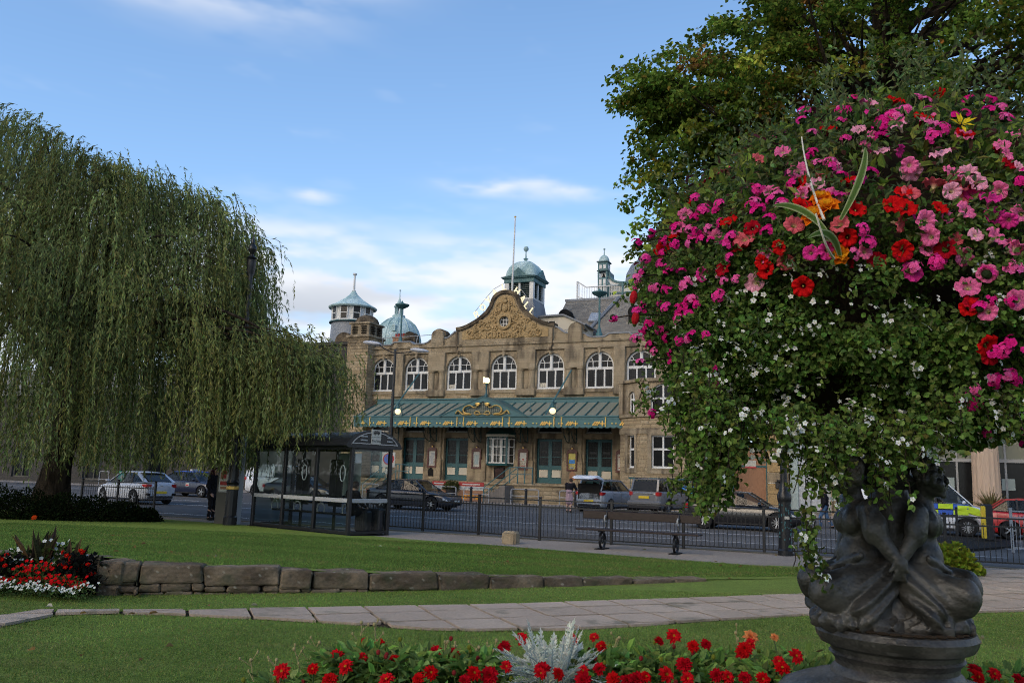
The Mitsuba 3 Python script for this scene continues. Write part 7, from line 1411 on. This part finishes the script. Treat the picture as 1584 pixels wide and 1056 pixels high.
for x, y in ((985, 480), (1000, 400), (985, 430), (985, 375), (1008, 360), (948, 492), (990, 560), (1010, 640)):  # sprays leaning out on the left
    p1 = dep(x, y, 2.75); p0 = np.array([FX - float(rad(p1[2])) * .8, 2.75, p1[2] - .03]); q = spline([p0, (p0 + p1) / 2 + [0, 0, .03], p1], 8); sps.append(tube(q, .0022, 4, False)); n = 14; i0 = rg.integers(2, 8, n)
    sps_l = leafs(q[i0] + rg.normal(0, .012, (n, 3)), rnd(rg, n), rnd(rg, n), .022, .01, shades(rg, n, (.05, .075, .022), .3)); addc(fd, 'spray_leaves', sps_l)
    fd.add('verbena_cluster', VB[rg.integers(4)], None, M=facing(p1, rnd(rg, 1)[0] + [-.3, -.5, .5], 0, .8))
fd.add('spray_stems', cat(sps), 'bark')
for x, y in ((980, 460), (983, 492)): fd.add('bud', cply(joinc(cball((0, 0, 0), (.013, .013, .024), (.5, .02, .03)), cball((0, 0, -.02), (.007, .007, .01), (.05, .08, .02)))), None, M=facing(dep(x, y, 2.75), (.1, -.2, .9), 0))
WB = [cply(white5(i)) for i in range(6)]
for _ in range(330):
    a, z = rg.uniform(-2.9, -.3) , rg.uniform(zz(690), zz(470)); p, n = surf(np.array(a), np.array(z), 1.03), snorm(np.array([a]), np.array([z]))[0]; wpos.append(p)
rg.shuffle(wpos)
wpos.sort(key=lambda p: np.linalg.norm(p - EYE)); rest = []
for i, p in enumerate(wpos):
    M_ = facing(p + np.array([0, -.012, .006]), np.array([0, -.8, .5]) + rg.normal(0, .45, 3), rg.uniform(0, 6), rg.uniform(.6, 1.1))
    if i < 300: fd.add('white_flower', WB[rg.integers(6)], None, M=M_)
    else: w_ = white5(int(rg.integers(6))); rest.append((w_[0] @ M_[:3, :3].T + M_[:3, 3], w_[1], w_[2]))
if rest: addc(fd, 'small_white_flowers', joinc(*rest), 'petal', kind='stuff')
BG = cply(begonia(2))
for x, y in ((1272, 318), (1262, 342), (1282, 330), (1296, 395)): p, n = hit(x, y); fd.add('begonia', BG, None, M=facing(p + n * .02, n, rg.uniform(0, 6), rg.uniform(.8, 1.1)))
p, n = hit(1480, 206); fd.add('yellow_flower', cply(joinc(*[leafs(*petal_ring(8, .004, .04, .012, 30, 0, rg)[:5], (.72, .55, .03), .2)])), None, M=facing(p + n * .03, n, 0))
for pts in (((1275, 340), (1255, 285), (1240, 212)), ((1290, 400), (1275, 372), (1262, 330))): fd.add('straw_stalk', tube(spline([hit(*p)[0] - ray(*p) * (.05 + .05 * i) for i, p in enumerate(pts)], 14), np.linspace(.004, .0022, 14), 5), 'cream')
for pts in (((1300, 340), (1325, 290), (1338, 228)), ((1280, 360), (1240, 325), (1195, 318)), ((1300, 400), (1275, 360), (1250, 368))):
    q = spline([hit(*p)[0] - ray(*p) * (.03 + .05 * i) for i, p in enumerate(pts)], 14); w = .010 * np.sin(np.linspace(.25, 3.1, 14))[:, None] ** .6; sd = unit(np.cross(np.gradient(q, axis=0), ray(*pts[1])))
    V = np.stack([q - sd * w, q - sd * w * .45, q + sd * w * .45, q + sd * w], 1).reshape(-1, 3); cc = np.tile([(.45, .5, .26), (.09, .16, .04), (.09, .16, .04), (.45, .5, .26)], (14, 1)); f = np.array([(i * 4 + j, i * 4 + j + 1, i * 4 + j + 5) for i in range(13) for j in range(3)] + [(i * 4 + j, i * 4 + j + 5, i * 4 + j + 4) for i in range(13) for j in range(3)])
    fd.add('striped_leaf', cply((V, f, cc), 'leaf'), None)
# ---------------------------------------------------------------- the foreground bed of dahlias
rg = np.random.default_rng(31)
bed = Polygon([tuple(dep(*p)[:2]) for p in ((330, 1100, 3.6), (420, 1030, 4.6), (640, 1010, 5.0), (900, 1000, 5.1), (1250, 1000, 5.0), (1640, 1010, 4.8), (1700, 1100, 3.4), (1384, 1100, 2.2))]).buffer(.25)
structure('flower_bed', flat(bed, .03, .3), 'soil')
DH = [cply(dahlia(i, c, db)) for i, (c, db) in enumerate((((.55, .006, .010), False), ((.60, .010, .012), True), ((.45, .006, .016), True), ((.62, .012, .02), False)))]; DO = [cply(dahlia(20 + i, c, True)) for i, c in enumerate(((.75, .24, .05), (.78, .33, .12)))]
BL_ = [(436, 1038), (484, 1034), (561, 997), (561, 1017), (587, 998), (521, 1014), (609, 1021), (535, 1031), (674, 1008), (598, 1051), (666, 1040), (647, 1049), (733, 1041), (757, 1044), (719, 1052), (783, 1030), (807, 988), (839, 1035), (780, 1000), (884, 989), (919, 985), (930, 999), (1019, 991), (1042, 983), (1160, 996), (1152, 1003), (1072, 999), (1092, 996), (902, 1037), (927, 1034), (948, 1049), (969, 1052), (999, 1046), (1030, 1043), (1063, 1049), (1108, 1044), (1125, 1047), (1152, 1048), (1205, 1023), (1231, 1014), (1058, 1027), (836, 1041), (902, 1052), (863, 1042), (1210, 1033), (1507, 1035), (1512, 1047), (1538, 1042), (1575, 1050), (1148, 1010), (510, 1050), (700, 1012), (1180, 1050), (985, 1050)]
bp3 = np.array([dep(x, y, 4.75 - .9 * np.clip((y - 985) / 65, 0, 1) + rg.normal(0, .06)) for x, y in BL_])
plants = [dep(x, 1050, y)[:2] for x, y in ((395, 4.0), (440, 4.25), (490, 4.3), (540, 4.4), (585, 4.35), (630, 4.3), (675, 4.45), (725, 4.35), (775, 4.0), (905, 4.55), (945, 4.3), (990, 4.5), (1035, 4.5), (1080, 4.35), (1120, 4.6), (1165, 4.5), (1205, 4.3), (1240, 4.6), (1510, 4.3), (1560, 4.4), (840, 3.85), (1020, 4.0), (640, 3.95), (930, 3.95), (1130, 4.0))]
plants = np.array(plants); own = np.argmin(np.linalg.norm(bp3[:, None, :2] - plants[None], axis=-1), 1)
desc = ['red', 'crimson', 'scarlet']
for k, q in enumerate(plants):
    mine = np.nonzero(own == k)[0]; hasO = k in (15, 17); nb = len(mine) + (1 if hasO else 0)
    pxk = 792 + FOC * ((np.array([*q, .6]) - EYE) @ RGT) / ((np.array([*q, .6]) - EYE) @ FWD); hgt = (.60 if pxk < 500 else .72) * (1 if q[1] > 4.15 else .88)
    where = f'right of the iron urn, {"nearer" if pxk < 1540 else "farther from"} it' if pxk > 1450 else f'{"first second third fourth fifth sixth seventh eighth ninth tenth".split()[int(np.sum((np.abs(plants[:, 0]) >= -9) & (plants[:, 0] < q[0]))) % 10]} in the bed, {"left of" if pxk < 780 else ("beside" if pxk < 960 else "right of")} the silver leaved plant'
    t = Thing('dahlia_plant', f'dahlia plant with {nb if nb else "no"} {"orange" if hasO else "red"} bloom{"s" if nb != 1 else ""}, {where}', 'dahlia', 'dahlia plants in the foreground bed')
    n = 1050; a = rg.uniform(0, 6.28, n); h_ = hgt * rg.random(n) ** .5; r_ = .25 * (.35 + .65 * rg.random(n)) * (1.15 - .45 * h_ / hgt); P = np.column_stack([q[0] + r_ * np.cos(a), q[1] + r_ * np.sin(a), h_]); o = np.column_stack([np.cos(a), np.sin(a), np.zeros(n)])
    addc(t, 'foliage', leafs(P, unit(o + rg.normal(0, .5, (n, 3)) + [0, 0, .25]), unit(rg.normal(0, .35, (n, 3)) + [0, 0, 1]), rg.uniform(.045, .095, n), rg.uniform(.026, .05, n), shades(rg, n, (.165, .255, .065), .3), .18, True), kind='stuff')
    st = []
    for i in mine:
        p = bp3[i]; st.append(tube(spline([(q[0] + rg.normal(0, .05), q[1] + rg.normal(0, .05), .1), ((q[0] + p[0]) / 2, (q[1] + p[1]) / 2, p[2] * .6), p - [0, -.01, .012]], 8), .0035, 4)); t.add('bloom', DH[rg.integers(4)], None, M=facing(p, np.array([rg.normal(0, .35), -.8 + rg.normal(0, .3), .55]), rg.uniform(0, 6), rg.uniform(.66, 1.05)))
    if hasO: p = dep(1161 if k == 15 else 1198, 985, 4.7); st.append(tube([(q[0], q[1], .1), p - [0, -.01, .012]], .0035, 4)); t.add('bloom', DO[k % 2], None, M=facing(p, (.1, -.8, .6), 0, 1.05 if k == 15 else .6), label='orange bloom')
    for _ in range(4):
        p = np.array([*(q + rg.normal(0, .12, 2)), hgt + rg.uniform(-.05, .06)]); st.append(tube([(q[0], q[1], .15), p], .0028, 4)); t.add('bud', cply(cball((0, 0, 0), (.011, .011, .013), (.18, .20, .03) if rg.random() < .6 else (.25, .03, .03), 7, 5)), None, M=tr(*p))
    t.add('stems', cat(st), 'stem')
# dry seed stalks
for k, (x0, y0, x1, y1) in enumerate(((398, 1056, 388, 1020), (412, 1050, 428, 1020), (458, 1036, 494, 993), (470, 1036, 455, 1003), (553, 995, 559, 962), (581, 993, 579, 965), (686, 1014, 690, 993), (712, 1020, 706, 1000), (722, 1022, 757, 1000), (738, 1025, 741, 1001), (748, 1024, 768, 990), (940, 995, 958, 986), (1146, 998, 1138, 978), (1500, 1014, 1520, 985), (1496, 1012, 1490, 990))):
    a, b = dep(x0, y0 + 25, 4.5), dep(x1, y1, 4.5); t = Thing('seed_stalk', None, None); ms = [tube(spline([a, (a + b) / 2 + rg.normal(0, .006, 3), b], 7), .0024, 4)]
    for _ in range(3): u_ = rg.uniform(.4, .95); c_ = a * (1 - u_) + b * u_; e_ = c_ + np.array([rg.normal(0, .03), rg.normal(0, .02), .03 + .03 * rg.random()]); ms.append(tube([c_, e_], .002, 4)); ms.append(ell(e_, (.006, .006, .009), 6, 4))
    ms.append(ell(b, (.009, .009, .011), 7, 5)); t.add('', cat(ms), 'straw', 40); t.tag('bare straw coloured seed stalk standing above the dahlias', 'stalk', 'dry seed stalks in the foreground bed')
# silver leaved plant
q = dep(855, 1056, 4.25); t = Thing('silver_plant', 'silver grey feathery leaved plant among the red dahlias', 'plant', M=tr(q[0], q[1], 0)); ms, sm = [], []
for k in range(125):
    a = rg.uniform(0, 6.28); e = rg.uniform(.1, 1.4); Lf = rg.uniform(.16, .30); p0 = np.array([.06 * math.cos(a), .06 * math.sin(a), .58 + .10 * rg.random()]); d0 = np.array([math.cos(a) * math.cos(e), math.sin(a) * math.cos(e), math.sin(e)]); tt = np.linspace(0, 1, 12)[:, None]
    path = p0 + d0 * Lf * tt + np.array([0, 0, -.09]) * tt ** 2 * math.cos(e); sm.append(tube(path[::2], .0028, 4, False)); sd = unit(np.cross(d0, [0, 0, 1.0])); up_ = np.cross(sd, d0)
    for s in (-1, 1): n = 11; ms.append(leafs(path[1:], d0 * .75 + sd * s * .8 + rg.normal(0, .12, (n, 3)) + up_ * .15, np.tile(up_, (n, 1)), .045 * (1.1 - .6 * tt[1:, 0]), .011, shades(rg, n, (.60, .62, .53), .14, .03), .25))
    ms.append(leafs(path[-2:], np.tile(d0, (2, 1)), np.tile(up_, (2, 1)), .035, .014, shades(rg, 2, (.64, .66, .58), .1, .03), .2))
addc(t, 'foliage', joinc(*ms), kind='stuff'); t.add('stems', cat(sm + [rod((0, 0, 0), (0, 0, .45), .02)]), 'frosted')
# ---------------------------------------------------------------- the left bed by the wall
rg = np.random.default_rng(41)
lb_ = Polygon([tuple(gnd(*p)[:2]) for p in ((-80, 905), (-80, 880), (0, 868), (146, 880), (146, 926), (90, 921), (0, 910))]).buffer(.06)
lbd = Thing('planting_bed', None, None, None, 'structure'); lbd.add('', flat(Polygon([(-9.5, 12.0), (-9.0, 10.3), (-6.4, 10.9), (-5.5, 10.55), (-5.13, 10.75), (-5.13, 11.45)]), .05), 'soil')
def lpos(px, py, dd, z): p = dep(px, py, dd); return np.array([p[0], p[1], 0]), p[2]
def clump(px, py, dd, kind, i, lab, grp):
    p = dep(px, py, dd); h_ = max(p[2], .12); c = np.array([p[0], p[1], .04]); t = Thing(kind[0], lab, kind[1], grp); n = kind[2]; P = c + np.column_stack([rg.normal(0, kind[3], (n, 2)), h_ * rg.random(n) ** .7]); addc(t, 'foliage', leafs(P, unit(rg.normal(0, .7, (n, 3)) + [0, 0, .5]), unit(rg.normal(0, .5, (n, 3)) + [0, 0, 1]), kind[4], kind[4] * .55, shades(rg, n, kind[5], .28), .2, True), kind='stuff')
    m = kind[7]; Q = c + np.column_stack([rg.normal(0, kind[3] * .95, (m, 2)), h_ * rg.uniform(.75, 1.12, m)]); fl = [(lambda r_: (lambda v: (v[0] * kind[8] @ r_[:3, :3].T + q, v[1], v[2]))(kind[9][rg.integers(len(kind[9]))]))(facing((0, 0, 0), np.array([rg.normal(0, .5), -.7, .7]), rg.uniform(0, 6))) for q in Q]
    t.add('blossoms', (lambda m_: (m_[0], m_[1]))(J_ := joinc(*fl)), 'petal', color=J_[2], kind='stuff'); return t
redf = [floret5(np.zeros(3), (0, 0, 1), .03, (.60, .008, .012), rg) for _ in range(3)]; whf = [floret5(np.zeros(3), (0, 0, 1), .03, (.72, .72, .66), rg, (.5, .45, .1)) for _ in range(3)]; dhf = [dahlia(60 + i, (.58, .01, .008)) for i in range(2)]
for i, px in enumerate(range(-60, 128, 13)):
    clump(px + rg.normal(0, 3), 893 + (px + 10) * .06 + rg.normal(0, 9), 10.75 - .0022 * max(px, 0), ('begonia_plant', 'begonia', 110, .085, .05, (.055, .085, .025), 0, 24, .85, redf), i, 'low red flowering bedding plant in the front rows beside the wall', 'red bedding plants in the left bed')
for i, px in enumerate(range(-55, 135, 14)):
    clump(px + rg.normal(0, 3), 908 + (px) * .045 + rg.normal(0, 4), 10.45 - .002 * max(px, 0), ('alyssum_plant', 'alyssum', 80, .07, .03, (.08, .12, .04), 0, 15, .6, whf), i, 'low white flowering edging plant along the bed front', 'white edging plants in the left bed')
for i, (px, py) in enumerate(((28, 858), (62, 868), (92, 848), (14, 872), (40, 872), (100, 862))):
    clump(px, py, 11.1, ('white_daisy_plant', 'plant', 150, .10, .07, (.045, .075, .02), 0, 9, 1.0, whf), i, ['white flowered plant farther left in the bed, below the dark sword leaves', 'white flowered plant right below the dark sword leaves', 'white flowered plant at the right of the dark sword leaves, highest', 'leftmost white flowered plant of the bed', 'white flowered plant second from the left of the bed', 'white flowered plant nearest the dark leaved dahlias'][i], None)
for i, (px, py) in enumerate(((118, 862), (135, 868), (128, 885), (140, 893), (10, 865), (106, 880))):
    clump(px, py, 10.85, ('dark_dahlia', 'dahlia', 190, .09, .07, (.014, .014, .012), 0, 5, .75, dhf), i, ['dark leaved red dahlia behind the others near the wall end', 'dark leaved red dahlia against the wall end, upper', 'dark leaved red dahlia in front near the wall end', 'dark leaved red dahlia against the wall end, lower', 'dark leaved red dahlia at the far left of the bed', 'dark leaved red dahlia left of the wall end group'][i], None)
for i, (px, y1, y0, n, lab) in enumerate(((58, 818, 875, 26, 'tall plant with dark bronze sword leaves in the left bed'), (112, 836, 872, 14, 'smaller bronze leaved plant nearer the wall end'))):
    p = dep(px, y0, 11.15); h_ = dep(px, y1, 11.15)[2] - .1; t = Thing('canna_plant', lab, 'plant', M=tr(p[0], p[1], .05)); d = unit(np.column_stack([rg.normal(0, .28, (n, 2)), np.ones(n)]))
    addc(t, 'foliage', leafs(rg.normal(0, .04, (n, 3)) * [1, 1, 0] + [0, 0, .1], d, unit(rg.normal(0, 1, (n, 3)) + [0, -1, 0]), h_ * rg.uniform(.6, 1.05, n), .1, shades(rg, n, (.075, .058, .03), .3, .15), .1, True)); t.add('stem', cat(*[rod((x, y, 0), (x * 1.5, y * 1.5, h_ * .6), .012, 5) for x, y in rg.normal(0, .04, (5, 2))]), 'bark')
q = dep(53, 800, 22.5); t = Thing('orange_flower', 'single orange red flower standing before the dark shrubs', 'flower', M=tr(q[0], q[1], 0)); t.add('stem', rod((0, 0, .1), (0, 0, q[2]), .012, 5), 'stem'); t.add('bloom', cply((lambda m: (m[0] * 1.7, m[1], m[2]))(dahlia(90, (.75, .10, .02)))), None, M=facing((0, 0, q[2]), (.2, -.8, .5), 0))
# ---------------------------------------------------------------- grass blades on the near lawns, fallen leaves
rg = np.random.default_rng(51)
def in_poly(P, poly):
    from shapely import contains_xy
    return contains_xy(poly, P[:, 0], P[:, 1])
P = np.column_stack([rg.uniform(-7.5, 8.5, 520000), 4.6 + 8.5 * rg.random(520000) ** 1.25, np.zeros(520000)]); vis = np.abs(P[:, 0]) < P[:, 1] * .66 + .4; P = P[vis]
P = P[in_poly(P, lawn_front.difference(bed).buffer(-.004))]; m = len(P); g_ = meshkit.fbm(P * [.8, .8, 1], 3)[:, None]; g2 = meshkit.fbm(P * [3, 5, 1] + 9, 3)[:, None]
d = unit(np.column_stack([rg.normal(0, .5, (m, 2)), np.ones(m)])); s = unit(np.cross(d, rnd(rg, m))); L_ = rg.uniform(.016, .042, m)[:, None]; w = .0028
V = np.stack([P - s * w + [0, 0, .008], P + s * w + [0, 0, .008], P + d * L_ + [0, 0, .008]], 1).reshape(-1, 3); f = np.arange(m * 3).reshape(-1, 3)
cc = shades(rg, m, (.155, .235, .056), .25, .1) * (.45 + 1.1 * g_); dry = rg.random(m) < .05 + .22 * np.clip((g2[:, 0] - .5) * 6, 0, 1); cc[dry] = shades(rg, dry.sum(), (.27, .25, .10), .25)
gap = unary_union(SLABS).buffer(.004); Q = np.column_stack([rg.uniform(-7, 8, 260000), rg.uniform(8.4, 17, 260000), np.zeros(260000)]); Q = Q[in_poly(Q, pathp.buffer(.05))]; Q = Q[~in_poly(Q, gap)]; Q = Q[meshkit.fbm(Q * [1.5, 1.5, 1] + 3, 3) > .44]; mq = len(Q)
dq = unit(np.column_stack([rg.normal(0, .6, (mq, 2)), np.ones(mq)])); sq_ = unit(np.cross(dq, rnd(rg, mq))); lq = rg.uniform(.03, .06, mq)[:, None]
V = np.vstack([V, np.stack([Q - sq_ * .004, Q + sq_ * .004, Q + dq * lq], 1).reshape(-1, 3)]); f = np.arange(len(V)).reshape(-1, 3); cc = np.vstack([cc, shades(rg, mq, (.15, .21, .05), .3)])
t = Thing('grass', 'short green grass of the mown lawn nearest the flower bed', 'grass', None, 'stuff'); addc(t, '', (V, f, np.repeat(cc, 3, 0)))
P = np.column_stack([rg.uniform(-12, 6.5, 420000), rg.uniform(11, 21, 420000), np.zeros(420000)]); yf = wall_y(P[:, 0]) + .3; vv = P[:, 0] * VX[0] + P[:, 1] * VX[1]; P = P[(P[:, 1] > yf) & (vv < LVx(P[:, 0]) - .03) & (np.abs(P[:, 0]) < P[:, 1] * .66)]; P[:, 2] = lawn_z(P[:, 0], P[:, 1]); m = len(P)
d = unit(np.column_stack([rg.normal(0, .5, (m, 2)), np.ones(m)])); s = unit(np.cross(d, rnd(rg, m))); L_ = rg.uniform(.02, .045, m)[:, None]; w = .005; V = np.stack([P - s * w, P + s * w, P + d * L_], 1).reshape(-1, 3); g_ = meshkit.fbm(P * [.5, 1.1, 1], 4)[:, None]; g2 = meshkit.fbm(P * [.9, 1.8, 1] + 4, 3)
cc = shades(rg, m, (.138, .222, .052), .22, .08) * (.65 + .7 * g_); dry = rg.random(m) < np.where(g2 > .62, .35, .04); cc[dry] = shades(rg, dry.sum(), (.26, .24, .09), .25)
t = Thing('grass', 'short grass of the raised lawn behind the retaining wall', 'grass', None, 'stuff'); addc(t, '', (V, np.arange(m * 3).reshape(-1, 3), np.repeat(cc, 3, 0)))
for k in range(64):
    px, py = rg.uniform(20, 1230), rg.choice([rg.uniform(830, 875), rg.uniform(926, 940), rg.uniform(985, 1010), rg.uniform(862, 890)]); p = gnd(px, py, .12)
    if p[1] > 24 or pathp.contains(Point(p[0], p[1])): continue
    z = float(lawn_z(p[0], p[1])) if p[1] > wall_y(p[0]) else .012; t = Thing('fallen_leaf', None, None); a = rg.uniform(0, 6.28); sz = rg.uniform(.05, .10)
    t.add('', cply(leafs(np.array([[p[0], p[1], z + .035]]), np.array([[math.cos(a), math.sin(a), .15]]), np.array([[rg.normal(0, .3), rg.normal(0, .3), 1]]), sz, sz * .6, shades(rg, 1, (.26, .15, .06) if k % 3 else (.34, .30, .18), .2), .35, True), 'leaf'), None); t.tag('small dry leaf lying on the mown lawn', 'leaf', 'fallen leaves scattered on the lawns')
# ================================================================ every key used
for k in list(labels):
    if 'label' in labels[k] and not labels[k]['label']: del labels[k]['label']
